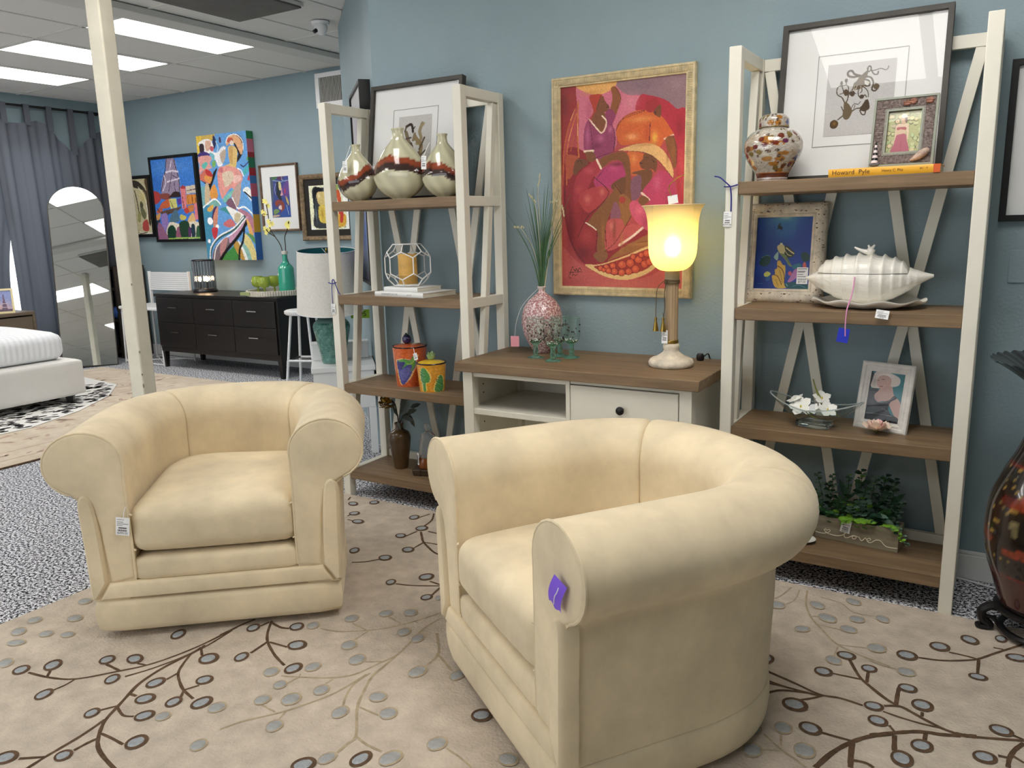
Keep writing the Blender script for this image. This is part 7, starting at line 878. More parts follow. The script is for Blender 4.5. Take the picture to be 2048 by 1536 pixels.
# table lamp
t = thing('table_lamp', 'lit column table lamp with bell shaped yellow glass shade on the console', 'lamp', (-1.143, -.238, CT))
stone = mat('crackled_stone', (226, 214, 194), rough=.6, var=(22, .16), bump=(60, .2))
G().lathe([(0, 0), (.086, 0), (.092, .006), (.094, .018), (.088, .030), (.078, .036), (.070, .038), (.050, .048), (.034, .060), (.030, .070), (.034, .078), (.034, .090), (.027, .097), (0, .097)], 44).build('foot', stone, t, sharp=50)
colm = mat('washed_column', (176, 152, 120), rough=.6, var=(30, .2), stretch=(1, 1, .1))
g = G(); g.lathe([(.0265, .097), (.0265, .375)], 48, fn=lambda r, z, a, j: (r*(1-.09*max(0, math.cos(12*a))), z)); g.build('column', colm, t, sharp=60)
G().lathe([(.028, .097), (.030, .100), (.030, .108), (.028, .112)], 30).build('collar', M['brass'], t)
G().lathe([(.0275, .345), (.030, .350), (.030, .395), (.022, .398), (0, .398)], 30).build('cap', mat('grey_cap', (150, 138, 116), rough=.6), t)
g = G()
for k in range(5): g.tube([(.0305*math.cos(q), .0305*math.sin(q), .345+.0035*k+.0015*math.sin(q+k)) for q in [2*math.pi*i/24 for i in range(24)]], .0015, 5, closed=True)
g.build('cord_wrap', mat('dark_cord', (90, 76, 52), rough=.7), t)
def shade_mat():
    m = bpy.data.materials.new('glowing_shade_glass'); m.use_nodes = True; nt = m.node_tree; MATS['shade'] = m
    for n in list(nt.nodes): nt.nodes.remove(n)
    o = nt.nodes.new('ShaderNodeOutputMaterial'); mx = nt.nodes.new('ShaderNodeMixShader'); mx.inputs[0].default_value = .38; d = nt.nodes.new('ShaderNodeBsdfDiffuse'); d.inputs[0].default_value = S((250, 234, 198)); tr = nt.nodes.new('ShaderNodeBsdfTranslucent'); tr.inputs[0].default_value = S((255, 238, 172))
    g2 = nt.nodes.new('ShaderNodeBsdfRefraction'); g2.inputs['Color'].default_value = S((255, 244, 170)); g2.inputs['Roughness'].default_value = .8; g2.inputs['IOR'].default_value = 1.3; m2 = nt.nodes.new('ShaderNodeMixShader'); m2.inputs[0].default_value = .22
    nt.links.new(d.outputs[0], mx.inputs[1]); nt.links.new(tr.outputs[0], mx.inputs[2]); nt.links.new(mx.outputs[0], m2.inputs[1]); nt.links.new(g2.outputs[0], m2.inputs[2]); nt.links.new(m2.outputs[0], o.inputs[0]); return m
sp = cat([(.020, .396), (.050, .400), (.078, .422), (.094, .458), (.0985, .505), (.100, .560), (.103, .600), (.111, .635), (.124, .658)], 4)
G().lathe(sp, 56).build('shade', shade_mat(), t, sharp=80)
G().tube([(.124*math.cos(q), .124*math.sin(q), .658) for q in [2*math.pi*i/56 for i in range(56)]], .0022, 6, closed=True).build('shade_rim', mat('shade_rim', (244, 222, 170), rough=.3), t)
G().ell((0, 0, .490), .030, .030, .036, 20, 14).build('bulb', mat('lit_bulb', (255, 240, 190), emit=((255, 226, 150), 62)), t)
G().cyl((0, 0, .398), (0, 0, .456), .014, .013, 16).build('socket', M['brass'], t)
g = G(); g.tube(cat([(-.020,-.024,.36),(-.048,-.036,.33),(-.054,-.038,.27),(-.055,-.038,.205)], 6), .0018, 6); g.tube(cat([(-.012,-.030,.36),(-.018,-.040,.31),(-.016,-.040,.25),(-.020,-.042,.205)], 6), .0018, 6); g.build('tassel_cord', M['dark_cord'], t)
for x, y in ((-.055, -.038), (-.021, -.042)):
    G().lathe([(0, .208), (.005, .206), (.006, .198), (.0045, .192), (.006, .186), (.010, .165), (.0125, .150), (0, .150)], 16, c=(x, y, 0)).build('bell', M['brass'], t, label='brass bell tassel')
price_tag((-1.160, -.272, .958), 0, 'white tag hanging against the lamp column below the brass bells', w=.026, h=.056, ribbon=[[(-1.168,-.275,1.03),(-1.162,-.276,.99),(-1.160,-.272,.956)]], rib='dark_cord')
price_tag((-1.112, -.335, 1.4975), 0, 'white tag with a straw ribbon hooked on the lamp shade rim', w=.040, h=.032, roll=R(-8), ribbon=[[(-1.115,-.338,1.495),(-1.125,-.34,1.53),(-1.10,-.33,1.56),(-1.07,-.32,1.575)]], rib='gold_petals', rr=.0018, lines=False)
t = thing('cord_switch', 'black cord switch lying on the console behind the lamp', 'switch', (-1.075, -.062, CT))
G().lathe([(0, 0), (.014, 0), (.017, .008), (.017, .022), (.012, .030), (0, .031)], 16).build('switch', M['black_lacquer'], t)
G().tube(cat([(.012,0,.015),(.03,.01,.03),(.035,.02,.01),(.03,.045,.004)], 5), .003, 6).build('cord', M['black_lacquer'], t)

# ================================================================== THE RIGHT ETAGERE'S THINGS
price_tag((-.876, -.390, 1.428), 0, 'white price tag on navy ribbon tied round the right etagere post', w=.030, h=.054, price='$399.00',
    ribbon=[[(-.893,-.391,1.519),(-.868,-.393,1.518),(-.842,-.391,1.524)], [(-.868,-.394,1.518),(-.885,-.402,1.535),(-.905,-.405,1.552),(-.925,-.405,1.557)], [(-.868,-.394,1.518),(-.864,-.394,1.48),(-.864,-.393,1.428)]], rr=.0026, roll=R(2))
# ginger jar
def ginger():
    t = thing('ginger_jar', 'gold and brown spotted lidded ginger jar on the top right shelf', 'jar', (-.748, -.275, Z1), R(0))
    prof = [(0, 0), (.053, 0), (.055, .004), (.057, .020), (.064, .036), (.085, .066), (.101, .100), (.1045, .128), (.098, .152), (.080, .174), (.058, .186), (.050, .190), (.049, .195)]
    P = cat(prof, 6); n = 150; nz = len(P); ops = [('p', (186, 178, 166), [(-.1,-.1),(1.1,-.1),(1.1,1.1),(-.1,1.1)])]; rg = random.Random(14)
    for k in range(70): ops.append(('B', rg.choice([(196, 188, 176), (140, 126, 118), (170, 150, 120)]), .5, rg.random(), rg.uniform(.05, .8), .03, .06))
    for k in range(34): x, y = rg.random(), rg.uniform(.02, .80); ops.append(('P', (162, 108, 40), [(x, y), (x+.05, y-.02), (x+.07, y+.02), (x+.05, y+.06), (x+.01, y+.05)]))
    for k in range(150):
        x, y = rg.random(), rg.uniform(.05, .80); r = rg.choice([.006, .007, .011, .014]); ops.append(('E', rg.choice([(72, 30, 22), (60, 34, 22), (220, 214, 204)]), x, y, r*.8, r*2.1))
        ops.append(('E', (150, 130, 110), x, y, r*.3, r*.8))
    for k in range(46):
        x, y = (k*.618) % 1, .12+.66*((k*.7549) % 1); r = rg.uniform(.015, .022); c = rg.choice([(104, 40, 22), (92, 30, 26), (90, 30, 70), (116, 96, 36), (110, 54, 26), (84, 96, 150)])
        ops += [('E', c, x, y, r, r*2.4), ('B', (210, 160, 90), .6, x-r*.2, y-r*.9, r*.25, r*.5)]
    ops += [('p', (92, 38, 18), [(-.1,.845),(1.1,.845),(1.1,.93),(-.1,.93)]), ('p', (190, 176, 166), [(-.1,.93),(1.1,.93),(1.1,1.1),(-.1,1.1)]), ('p', (70, 40, 30), [(-.1,.955),(1.1,.955),(1.1,.965),(-.1,.965)]), ('p', (196, 120, 50), [(-.1,.835),(1.1,.835),(1.1,.848),(-.1,.848)])]
    C = raster(ops, n, 150, .30, 9, .06); L = [0]
    for a, b in zip(P, P[1:]): L.append(L[-1]+math.hypot(b[0]-a[0], b[1]-a[1]))
    start = P[13][1]
    v = []; cols = []
    for j, (r, z) in enumerate(P):
        q = 1-min(1, max(0, z/.195)); row = C[min(149, int(q*149))]
        for i in range(n): a = 2*math.pi*i/n; v.append((max(r, 1e-4)*math.cos(a), max(r, 1e-4)*math.sin(a), z)); cols.append(list(row[i])+[1])
    # finer rows: resample the profile
    m = 110; Ls = np.array(L)/L[-1]; rr = np.interp(np.linspace(0, 1, m), Ls, [p[0] for p in P]); zz = np.interp(np.linspace(0, 1, m), Ls, [p[1] for p in P]); v = []; cols = []
    for j in range(m):
        row = C[min(149, int((1-min(1, max(0, zz[j]/.195)))*149))]
        for i in range(n): a = 2*math.pi*i/n; v.append((max(rr[j], 1e-4)*math.cos(a), max(rr[j], 1e-4)*math.sin(a), zz[j])); cols.append(list(row[i])+[1])
    g = G(); g.add(v, [(j*n+i, j*n+(i+1) % n, (j+1)*n+(i+1) % n, (j+1)*n+i) for j in range(m-1) for i in range(n)])
    gm = vcol('gilded_glaze', .10, .6, .8)
    o = g.build('body', gm, t, sharp=60); a = o.data.color_attributes.new('Col', 'FLOAT_COLOR', 'POINT'); a.data.foreach_set('color', np.array(cols, dtype=np.float32).reshape(-1))
    lp = cat([(.052, .191), (.0535, .194), (.0535, .212), (.050, .226), (.034, .238), (.012, .241), (.0, .241)], 5); m = 40; Ls = np.r_[0, np.cumsum([math.hypot(b[0]-a_[0], b[1]-a_[1]) for a_, b in zip(lp, lp[1:])])]; Ls /= Ls[-1]
    rr = np.interp(np.linspace(0, 1, m), Ls, [p[0] for p in lp]); zz = np.interp(np.linspace(0, 1, m), Ls, [p[1] for p in lp]); v = []; cols = []
    for j in range(m):
        row = C[40+int(60*(1-j/m))]
        for i in range(n): a = 2*math.pi*i/n; v.append((max(rr[j], 1e-4)*math.cos(a), max(rr[j], 1e-4)*math.sin(a), zz[j])); cols.append(list(row[i])+[1])
    g = G(); g.add(v, [(j*n+i, j*n+(i+1) % n, (j+1)*n+(i+1) % n, (j+1)*n+i) for j in range(m-1) for i in range(n)]); o = g.build('lid', gm, t, sharp=60); a = o.data.color_attributes.new('Col', 'FLOAT_COLOR', 'POINT'); a.data.foreach_set('color', np.array(cols, dtype=np.float32).reshape(-1))
    G().tube([(.0537*math.cos(q), .0537*math.sin(q), .1925) for q in [2*math.pi*i/40 for i in range(40)]], .0012, 5, closed=True).build('gold_line', M['brass'], t)
ginger()
framed_print('framed_print', 'dark framed print of a brown octopus like plant behind the yellow book', (-.487, -.165, Z1), R(9), .575, .590, PAINT_OCTO, .232, .262, .165, nx=150, px=.0)
by = book('book', 'yellow book lying flat under the small beach photo frame', (-.360, -.376, Z1), R(-1), .345, .160, .027, 'yellow_cover')
tk = mat('brown_print', (74, 44, 22)); text_into(by, 'Howard  Pyle', .022, tk, -.100, -.0037, .0135, 'title'); text_into(by, 'Henry C. Pitz', .012, tk, .030, -.0037, .0135, 'author')
text_into(by, 'BC', .009, tk, .118, -.0037, .0150, 'mark'); text_into(by, 'P', .009, tk, .134, -.0037, .0150, 'mark')
G().box(.152, -.0034, .0003, .1722, -.0004, .0268).build('spine_band', mat('orange_band', (214, 96, 44), rough=.4), by)
def photo_frame(name, label, loc, lean, rz, w, h, fw, fd, prof, mats, ops, grain=.02, nx=90, seed=1, glass=True):
    t = thing(name, label, 'picture frame', loc, rz, -lean); g = G(); frame_ring(g, w, h, prof); g.build('frame', mats, t, bevel=.001, sharp=30)
    painting(ops, w-2*fw, h-2*fw, nx, 'photograph', t, .010, fw, vcol('photo_paper', .3, .4), grain=grain, seed=seed)
    G().box(-w/2+.006, .012, .006, w/2-.006, .015, h-.006).build('backing', M['black_frame'], t)
    if glass: rect(G(), w-2*fw, h-2*fw, .006, fw, t=.001).build('glass', glass_pane(), t)
    return t
barkm = mat('ribbed_shell_frame', (176, 158, 150), rough=.7, var=(120, .5), rgb2=(84, 70, 66), stretch=(1, 1, 1), bump=(160, .6)); sage = mat('sage_edge', (150, 154, 140), rough=.7)
t = photo_frame('shell_photo_frame', 'beach photo in a bark frame with shells and a tiny lighthouse, on the yellow book', (-.312, -.345, Z1+.0275), R(13), R(-3), .198, .236, .048, .014, [(0, 0), (.007, -.002), (.009, .002), (.038, .002), (.040, -.002), (.048, -.001), (.048, .014), (0, .014)], [barkm, sage], PAINT_BEACH, seed=3)
fr = [o for o in t.children if o.name.startswith('frame')][0]
g = G(); frame_ring(g, .198, .236, [(0, -.001), (.0075, -.0035), (.0085, .002), (0, .002)]); frame_ring(g, .198-.076, .236-.076, [(0, -.001), (.010, -.003), (.010, .006), (0, .006)], z0=.038); g.build('edge_strip', sage, t)
g = G(); rg = random.Random(6)
for k in range(60):
    x = -.089+.178*k/60
    for z0 in (.010, .200): g.box(x, -.0005-rg.uniform(0, .002), z0, x+.0016, .002, z0+.026)
for k in range(66):
    z = .038+.160*k/66
    for x0 in (-.089, .063): g.box(x0, -.0005-rg.uniform(0, .002), z, x0+.026, .002, z+.0016)
g.build('bark_ridges', barkm, t, kind='stuff')
lh = mat('lighthouse_white', (232, 214, 214)); 
g = G(); 
for k in range(7): g.cyl((-.080, -.003, .012+.009*k), (-.080, -.003, .021+.009*k), .0115-.0011*k, .0105-.0011*k, 12, m=k % 2)
g.cyl((-.080, -.003, .075), (-.080, -.003, .088), .004, .0005, 8, m=1); g.ell((-.080, -.003, .010), .017, .008, .008, 12, 8, m=2); g.build('lighthouse', [lh, M['black_lacquer'], mat('grey_rock', (110, 112, 120), rough=.8)], t)
shm = mat('shell_brown', (150, 100, 80), rough=.4, var=(60, .4)); g = G()
C = cat([(.030,-.004,.016),(.052,-.008,.026),(.072,-.012,.040),(.082,-.008,.050)], 5); g.tube(C, .01, 10, rr=[.002+.011*math.sin(math.pi*min(1, i/(len(C)-1)*.9)) for i in range(len(C))]); g.build('shell', mat('shell_tan', (206, 178, 160), rough=.4, var=(40, .3)), t)
for x, z, a in ((.004, .212, .3), (.022, .216, 1.2), (.072, .214, .2)):
    g = G()
    for k in range(5): g.ell((x+.012*math.cos(a+k*1.26)*.5, -.004, z+.010*math.sin(a+k*1.26)*.6), .008, .005, .005, 8, 6)
    g.build('shell', shm, t)

# turtle picture
drift = mat('speckled_cream_frame', (226, 214, 194), rough=.6, var=(34, .14), bump=(50, .25)); fleck = mat('brown_fleck', (96, 74, 58), rough=.7)
t = thing('turtle_picture', 'underwater turtle picture in a speckled cream frame with price sticker, on the second right shelf', 'picture', (-.739, -.128, Z2), 0, -R(7))
TW, THh = .322, .392
g = G(); frame_ring(g, TW, THh, [(0, .03), (0, .004), (.006, -.002), (.016, -.010), (.028, -.010), (.038, -.003), (.042, .001), (.046, -.001), (.054, .004), (.055, .010), (.055, .03)]); g.build('frame', drift, t, sharp=50)
rg = random.Random(33); g = G()
for k in range(260):
    s = rg.randrange(4); d = rg.uniform(.004, .038); L = rg.uniform(-.5, .5); y = -.0105+.22*abs(d-.022)
    x, z = ((L*TW, d) if s == 0 else (L*TW, THh-d) if s == 1 else (-TW/2+d, (L+.5)*THh) if s == 2 else (TW/2-d, (L+.5)*THh))
    r = rg.uniform(.0008, .0026); g.ell((x, y+.0005, z), r*rg.uniform(.8, 2.6), .0010, r*rg.uniform(.6, 1.2), 6, 5)
g.build('flecks', fleck, t, kind='stuff')
painting(PAINT_TURTLE, TW-.110, THh-.110, 150, 'print', t, .012, .055, vcol('glossy_print', .3, .4), grain=.02)
G().box(-TW/2+.01, .014, .01, TW/2-.01, .018, THh-.01).build('backing', M['black_frame'], t)
st_ = G().box(.060, .0095, .075, .102, .0105, .140).build('price_sticker', M['white_card'], t, label='white price sticker reading $77.00')
text_into(t, '$77.00', .0105, M['tag_ink'], .081, .0092, .083, 'price'); g = G()
for k in range(9): g.box(.066+k*.0034, .0092, .090, .0675+k*.0034, .0095, .096)
for z, x1 in ((.133, .097), (.124, .092), (.120, .089), (.111, .084), (.103, .095)): g.box(.063, .0092, z, x1, .0095, z+.002)
g.build('printed_lines', M['tag_ink'], t)

# shell tureen
def tureen():
    t = thing('scalloped_platter', 'white scalloped shell platter under the shell tureen', 'platter', (-.405, -.205, Z2))
    def pl(u, v):
        a = 2*math.pi*u; q = v; r = q; wv = math.sin(a*9)*.0050*max(0, (q-.55)/.45); up = .026*max(0, (q-.45)/.55)**2
        return (.195*r*math.cos(a)*(1+.015*math.cos(a*9)*q), .150*r*math.sin(a)*(1+.015*math.cos(a*9)*q), .006+up+wv)
    g = G(); n, k = 90, 14; v = []
    for j in range(k+1):
        for i in range(n): v.append(pl(i/n, max(.001, j/k)))
    for j in range(k, -1, -1):
        for i in range(n): x, y, z = pl(i/n, max(.001, j/k)); v.append((x, y, max(.0005, z-.0055)))
    m = 2*k+2; g.add(v, [(j*n+i, j*n+(i+1) % n, (j+1)*n+(i+1) % n, (j+1)*n+i) for j in range(m-1) for i in range(n)]); g.build('platter', M['white_ceramic'], t, sharp=80)
    price_tag((-.328, -.392, Z2+.010), R(4), 'white price tag with rounded curl at the platter edge', w=.042, h=.030, price='$75.00', rx=R(-14), roll=R(8))
    t = thing('shell_tureen', 'large white ceramic conch shell tureen with ridged lid on the platter', 'tureen', (-.408, -.205, Z2+.0072), R(2))
    # a conch lying along x: spire at the left, long siphon at the right, raised ribs across bowl and lid
    rc = mat('ridged_ceramic', (240, 236, 226), rough=.2, coat=.3, bump=(70, .35), stretch=(.22, 1, 1))
    def rad(s): return np.interp(s, [-1, -.93, -.82, -.66, -.46, -.22, .02, .25, .48, .68, .84, .94, 1], [.003, .014, .032, .054, .076, .094, .100, .090, .068, .042, .022, .012, .006])
    def zc(s): return np.interp(s, [-1, -.6, -.2, .3, .7, 1], [.098, .100, .100, .100, .103, .110])
    seamz = .120
    ribs = [-.90, -.80, -.68, -.53, -.35, -.15, .06, .25, .41, .54, .65, .76]
    def rib(s): return sum(math.exp(-((s-q)/(.022 if s < q else .045))**2) for q in ribs)
    n, k = 80, 150
    def bowl(u, v):
        s = -1+2*u; r = rad(s); a = 2*math.pi*v; x = s*.215; sa = math.sin(a)
        rd = 1+.055*rib(s)*(1 if sa > -.5 else .5); z2 = zc(s)+max(r, .004)*(1.0 if sa < 0 else .75)*sa*rd; yy = r*1.10*math.cos(a)*rd
        if -.79 < s < .63 and z2 > seamz: z2 = seamz
        return (x, yy, max(.0005, z2))
    g = G(); g.grid(bowl, k, n, cv=True); g.build('bowl', rc, t, sharp=80)
    def lid(u, v):
        s = -.785+1.41*u; r = rad(s); a = math.pi*v; x = s*.215
        arch = max(0, 1-((u-.5)*2)**2)**.42; h = .068*arch*(.85+.16*rib(s)*(.3+.7*math.sin(a)**2))+.004; rd = 1+.055*rib(s)
        return (x, r*1.08*math.cos(a)*rd, seamz+.0008+h*abs(math.sin(a))**.75)
    g = G(); g.grid(lid, 150, 40); l = g.build('lid', rc, t, sharp=60)
    g = G(); z = seamz+.063; g.tube(cat([(-.050,0,z+.028),(-.030,0,z+.018),(-.012,-.002,z+.012),(.004,0,z+.010)], 5), .006, 8, rr=[.003+.009*i/15 for i in range(16)]); g.ell((.004, 0, z+.012), .016, .014, .016, 14, 10, fn=lambda p: (p[0]*(1+.15*math.sin(7*p[2])), p[1], p[2])); g.cyl((.004,0,z+.018), (.018,0,z+.036), .008, .003, 10); g.cyl((.004,0,z+.018), (-.004,0,z+.036), .007, .003, 10); g.build('knob', M['white_ceramic'], l)
tureen()
mat('pink_ribbon', (226, 150, 196), rough=.4); mat('blue_card', (30, 50, 190), rough=.5)
price_tag((-.448, -.398, 1.012), R(0), 'bright blue tag hanging from the shell tureen on a pink ribbon', w=.038, h=.050, card='blue_card', rib='pink_ribbon', lines=False, roll=R(8), rr=.0022,
    ribbon=[[(-.436,-.316,Z2+.118),(-.438,-.322,Z2+.08),(-.441,-.345,Z2+.045),(-.444,-.392,Z2+.010),(-.446,-.399,1.03),(-.444,-.401,.985)]])

# third shelf: crystal bowl with orchids, portrait frame, rose
t = thing('crystal_bowl', 'boat shaped clear crystal bowl holding white orchids on the third right shelf', 'bowl', (-.560, -.250, Z3), R(-12))
cr = glass_pane('crystal_pane', (246, 250, 250), 1.8); g = G(); n = 40
def bw(q, z, k):  # boat rim
    a = 2*math.pi*q; c, s = math.cos(a), math.sin(a); L = .060+.120*k; Wd = .042+.048*k
    return (L*math.copysign(abs(c)**(1+.5*k), c), Wd*s*(1-.25*k*abs(c)), z+.040*k*k*abs(c)**3)
v = []; lv = [(.0, 0), (.012, 0), (.028, .12), (.046, .45), (.062, .80), (.075, 1.0)]
for z, k in lv: v += [bw(i/n, z, k) for i in range(n)]
for z, k in reversed(lv[1:]): v += [(x*.975, y*.94, zz+.003) for x, y, zz in [bw(i/n, z, k) for i in range(n)]]
m = len(v)//n; g.add(v, [(j*n+i, j*n+(i+1) % n, (j+1)*n+(i+1) % n, (j+1)*n+i) for j in range(m-1) for i in range(n)]+[tuple(range(n)), tuple(range((m-1)*n, m*n))]); g.build('bowl', cr, t, sharp=30)
G().prism([(-.062, -.030), (-.030, -.040), (.030, -.040), (.062, -.030), (.062, .030), (.030, .040), (-.030, .040), (-.062, .030)], .0005, .022, 'z').build('base', mat('crystal', (250, 252, 252), rough=.03, trans=1, ior=1.35), t, bevel=.004)
G().tube([bw(i/n, .0762, 1.0) for i in range(n)], .0028, 5, closed=True).build('rim', mat('rim_glass', (214, 222, 222), rough=.05, trans=.6, ior=1.3), t)
orch = mat('orchid_white', (240, 240, 232), rough=.5, sheen=.2)
def orchid(loc, label, seed, stem=None, scale=1.0, up=(0, -.5, 1)):
    t = thing('orchid_flower', label, 'flower', loc); rg = random.Random(seed); U = Vector(up).normalized(); r = U.cross(Vector((1, 0, .1))).normalized(); w = U.cross(r)
    for k in range(5):
        a = 2*math.pi*k/5+.3; d = r*math.cos(a)+w*math.sin(a)+U*.45; g = G(); g.leaf(U*.002, d, U, .042*scale, (.044 if k % 2 == 0 else .036)*scale, bend=.1); g.build('petal', orch, t)
    G().ell(U*.008, .0035, .0035, .006, 10, 8).build('lip', mat('orchid_lip', (214, 196, 90), rough=.5), t)
    if stem: G().tube(cat(stem, 5), .0022, 6).build('stem', mat('orchid_stem', (120, 130, 60), rough=.5), t)
orchid((-.605, -.275, Z3+.075), 'white orchid bloom on the left end of the crystal bowl', 1, [(0,0,0),(.03,.01,-.03),(.06,.02,-.045)], 1.15, (-.2, -.8, .8))
orchid((-.630, -.250, Z3+.092), 'white orchid bloom standing highest over the left of the crystal bowl', 5, [(0,0,0),(.03,.01,-.03),(.06,.02,-.05)], .9, (-.4, -.2, .9))
orchid((-.512, -.270, Z3+.070), 'white orchid bloom lying low in the middle of the crystal bowl', 2, [(0,0,0),(.02,.02,-.01),(.04,.03,-.025)], .95, (.3, -.6, .7))
orchid((-.540, -.235, Z3+.105), 'white orchid sprig with buds rising above the crystal bowl', 3, [(0,0,0),(-.02,0,.035),(-.035,.005,.075),(-.02,0,.03),(.01,.0,-.04),(.03,.01,-.06)], .9, (.2, -.5, .8))
g = G(); 
whitem = mat('aged_white', (226, 222, 216), rough=.55, var=(20, .1))
t = photo_frame('portrait_frame', 'white frame with a photo of a blonde woman in a black dress, third right shelf', (-.337, -.222, Z3), R(12), R(-19), .198, .256, .036, .016, [(0, .016), (0, .001), (.005, -.002), (.014, -.002), (.018, .002), (.026, .001), (.030, .004), (.036, .006), (.036, .016)], whitem, PAINT_PORTRAIT, seed=5, nx=110)
t = thing('rose_bloom', 'pale pink artificial rose head lying before the white portrait frame', 'flower', (-.338, -.268, Z3+.006))
rp = [mat('rose_pink', (240, 196, 190), rough=.6, sheen=.2), mat('rose_cream', (246, 226, 206), rough=.6, sheen=.2)]
rg = random.Random(12)
for ring, (nn, rr_, tilt, L) in enumerate(((7, .010, .25, .050), (6, .008, .7, .040), (5, .006, 1.2, .032), (4, .004, 1.9, .024))):
    for k in range(nn):
        a = 2*math.pi*k/nn+ring*.5; d = Vector((math.cos(a), math.sin(a), tilt)); g = G(); g.leaf(Vector((math.cos(a)*rr_, math.sin(a)*rr_, .008+.004*ring)), d, Vector((-math.cos(a)*tilt, -math.sin(a)*tilt, 1)), L, L*1.15, bend=-.25); g.build('petal', rp[(ring+k) % 2 if ring else 1], t)
G().ell((0, 0, .006), .012, .012, .010, 10, 8).build('calyx', mat('dried_calyx', (110, 100, 60), rough=.7), t)

# lowest shelf: love planter with eucalyptus, tag, dish
t = thing('planter_box', 'grey wooden planter box with the word love on its front', 'planter', (-.388, -.165, Z4), R(-5))
gw = wood('grey_wood', (160, 150, 128), (120, 112, 94), 'x'); PWd, PH, PD = .305, .092, .095
G().box(-PWd/2, -PD/2-.004, 0, PWd/2, -PD/2+.008, PH).build('front_board', gw, t, bevel=.0015)
G().box(-PWd/2, PD/2-.010, 0, PWd/2, PD/2, PH).build('back_board', gw, t, bevel=.0015)
for x in (-PWd/2, PWd/2-.010): G().box(x, -PD/2+.0085, 0, x+.010, PD/2-.0105, PH-.001).build('side_board', gw, t, bevel=.0015)
G().box(-PWd/2+.010, -PD/2+.008, .004, PWd/2-.010, PD/2-.010, PH-.018).build('filling', mat('dark_moss', (44, 46, 30), rough=.95, bump=(80, .6)), t)
# script lettering: one continuous line, from the crop's own strokes (x 0..1, y 0..1 of the board front)
scr = [(0, .26), (.04, .235), (.09, .23), (.125, .255), (.15, .30), (.18, .36), (.185, .42), (.165, .445), (.148, .40), (.13, .445), (.112, .42), (.12, .36), (.15, .28), (.19, .25), (.25, .235), (.31, .27), (.35, .34), (.385, .46), (.40, .56), (.395, .63), (.38, .60), (.365, .45), (.362, .30), (.38, .235), (.41, .25), (.44, .32), (.475, .39), (.50, .38), (.508, .31), (.49, .25), (.465, .26), (.462, .33), (.49, .385), (.525, .37), (.545, .36), (.56, .28), (.575, .235), (.60, .30), (.615, .38), (.63, .36), (.645, .29), (.672, .31), (.685, .37), (.668, .405), (.645, .36), (.645, .27), (.672, .225), (.70, .25), (.735, .36), (.775, .40), (.81, .37), (.84, .26), (.87, .195), (.92, .18), (1.0, .20)]
G().tube([(-PWd/2+.002+(PWd-.004)*p[0], -PD/2-.0044, PH*(p[1]*1.0)) for p in cat(scr, 4)], .0017, 6).build('love_lettering', mat('cream_line', (240, 228, 204), rough=.6), t)
t2 = price_tag((-.425, -.2215, Z4+.096), R(-5), 'white price tag hanging on the front of the love planter', w=.036, h=.052, price='$39.00', roll=R(8))
t = thing('eucalyptus_plant', 'artificial eucalyptus with grey green and lime leaves filling the love planter', 'plant', (-.388, -.165, Z4+.072), R(-5))
eu = [mat('eucalyptus_grey', (124, 158, 138), rough=.5, var=(30, .25)), mat('eucalyptus_dark', (52, 88, 66), rough=.5, var=(30, .3)), mat('eucalyptus_lime', (140, 196, 66), rough=.5, var=(30, .3)), mat('eucalyptus_mid', (76, 128, 76), rough=.5, var=(30, .3)), mat('eucalyptus_stem', (70, 80, 50), rough=.6)]
rg = random.Random(77); stemg = G(); nleaf = 0; rest = G()
spr = [(-.13, -.02, -.16, -.03, .150, 0, .016), (-.10, 0, -.11, .0, .145, 0, .015), (-.05, .0, -.05, .01, .150, 3, .012), (.00, -.01, .02, -.02, .120, 0, .019), (.03, .01, .05, .0, .160, 0, .016), (.06, .02, .08, .03, .160, 1, .020), (.10, .01, .12, .0, .150, 0, .013), (-.13, -.02, -.15, -.06, .055, 3, .014), (-.09, -.03, -.10, -.065, .045, 3, .015), (-.04, -.035, -.035, -.075, .020, 2, .018), (.01, -.03, .02, -.075, .030, 2, .019), (.04, -.03, .055, -.07, .035, 2, .017), (-.07, -.02, -.075, -.04, .085, 3, .015), (.09, -.03, .14, -.065, .020, 2, .014), (.11, -.03, .17, -.07, -.015, 2, .012), (.12, -.02, .185, -.05, -.035, 0, .010), (.0, .02, -.01, .03, .165, 1, .022), (.08, .0, .10, -.02, .075, 3, .016), (.11, .01, .135, -.01, .09, 1, .015), (-.02, -.01, -.02, -.03, .075, 0, .020), (.125, .0, .155, -.02, .10, 0, .011), (-.11, .02, -.13, .02, .11, 1, .018), (.02, .0, .03, -.04, .085, 0, .020), (.06, -.01, .07, -.05, .06, 1, .018), (-.14, -.01, -.17, -.02, .09, 3, .014), (.09, .02, .11, .04, .15, 1, .020)]
for (x0, y0, x1, y1, h, c, L) in spr:
    h *= 1.22 if h > .08 else 1
    P = cat([(x0, y0, -.02), (x0+(x1-x0)*.3, y0+(y1-y0)*.2, max(.02, h*.5)), (x1, y1, h)], 6); stemg.tube(P, .0012, 4)
    for i in range(3, len(P)):
        for s in (0, 1):
            nleaf += 1
            a = i*1.4+s*math.pi; p = Vector(P[i]); d = Vector((math.cos(a), math.sin(a)*.9-.15, .35)); q = L*(2.0-.9*i/len(P))
            g = G(); g.leaf(p, d, Vector((0, -.4, 1)), q*rg.uniform(.9, 1.2), q*rg.uniform(.85, 1.05)); ci = c if rg.random() < .8 else rg.randrange(4)
            if nleaf % 2 == 0: g.build('leaf', eu[ci], t)
            else: rest.add(g.v, g.f, ci)
stemg.build('stems', eu[4], t); rest.build('small_leaves', eu, t, kind='stuff')
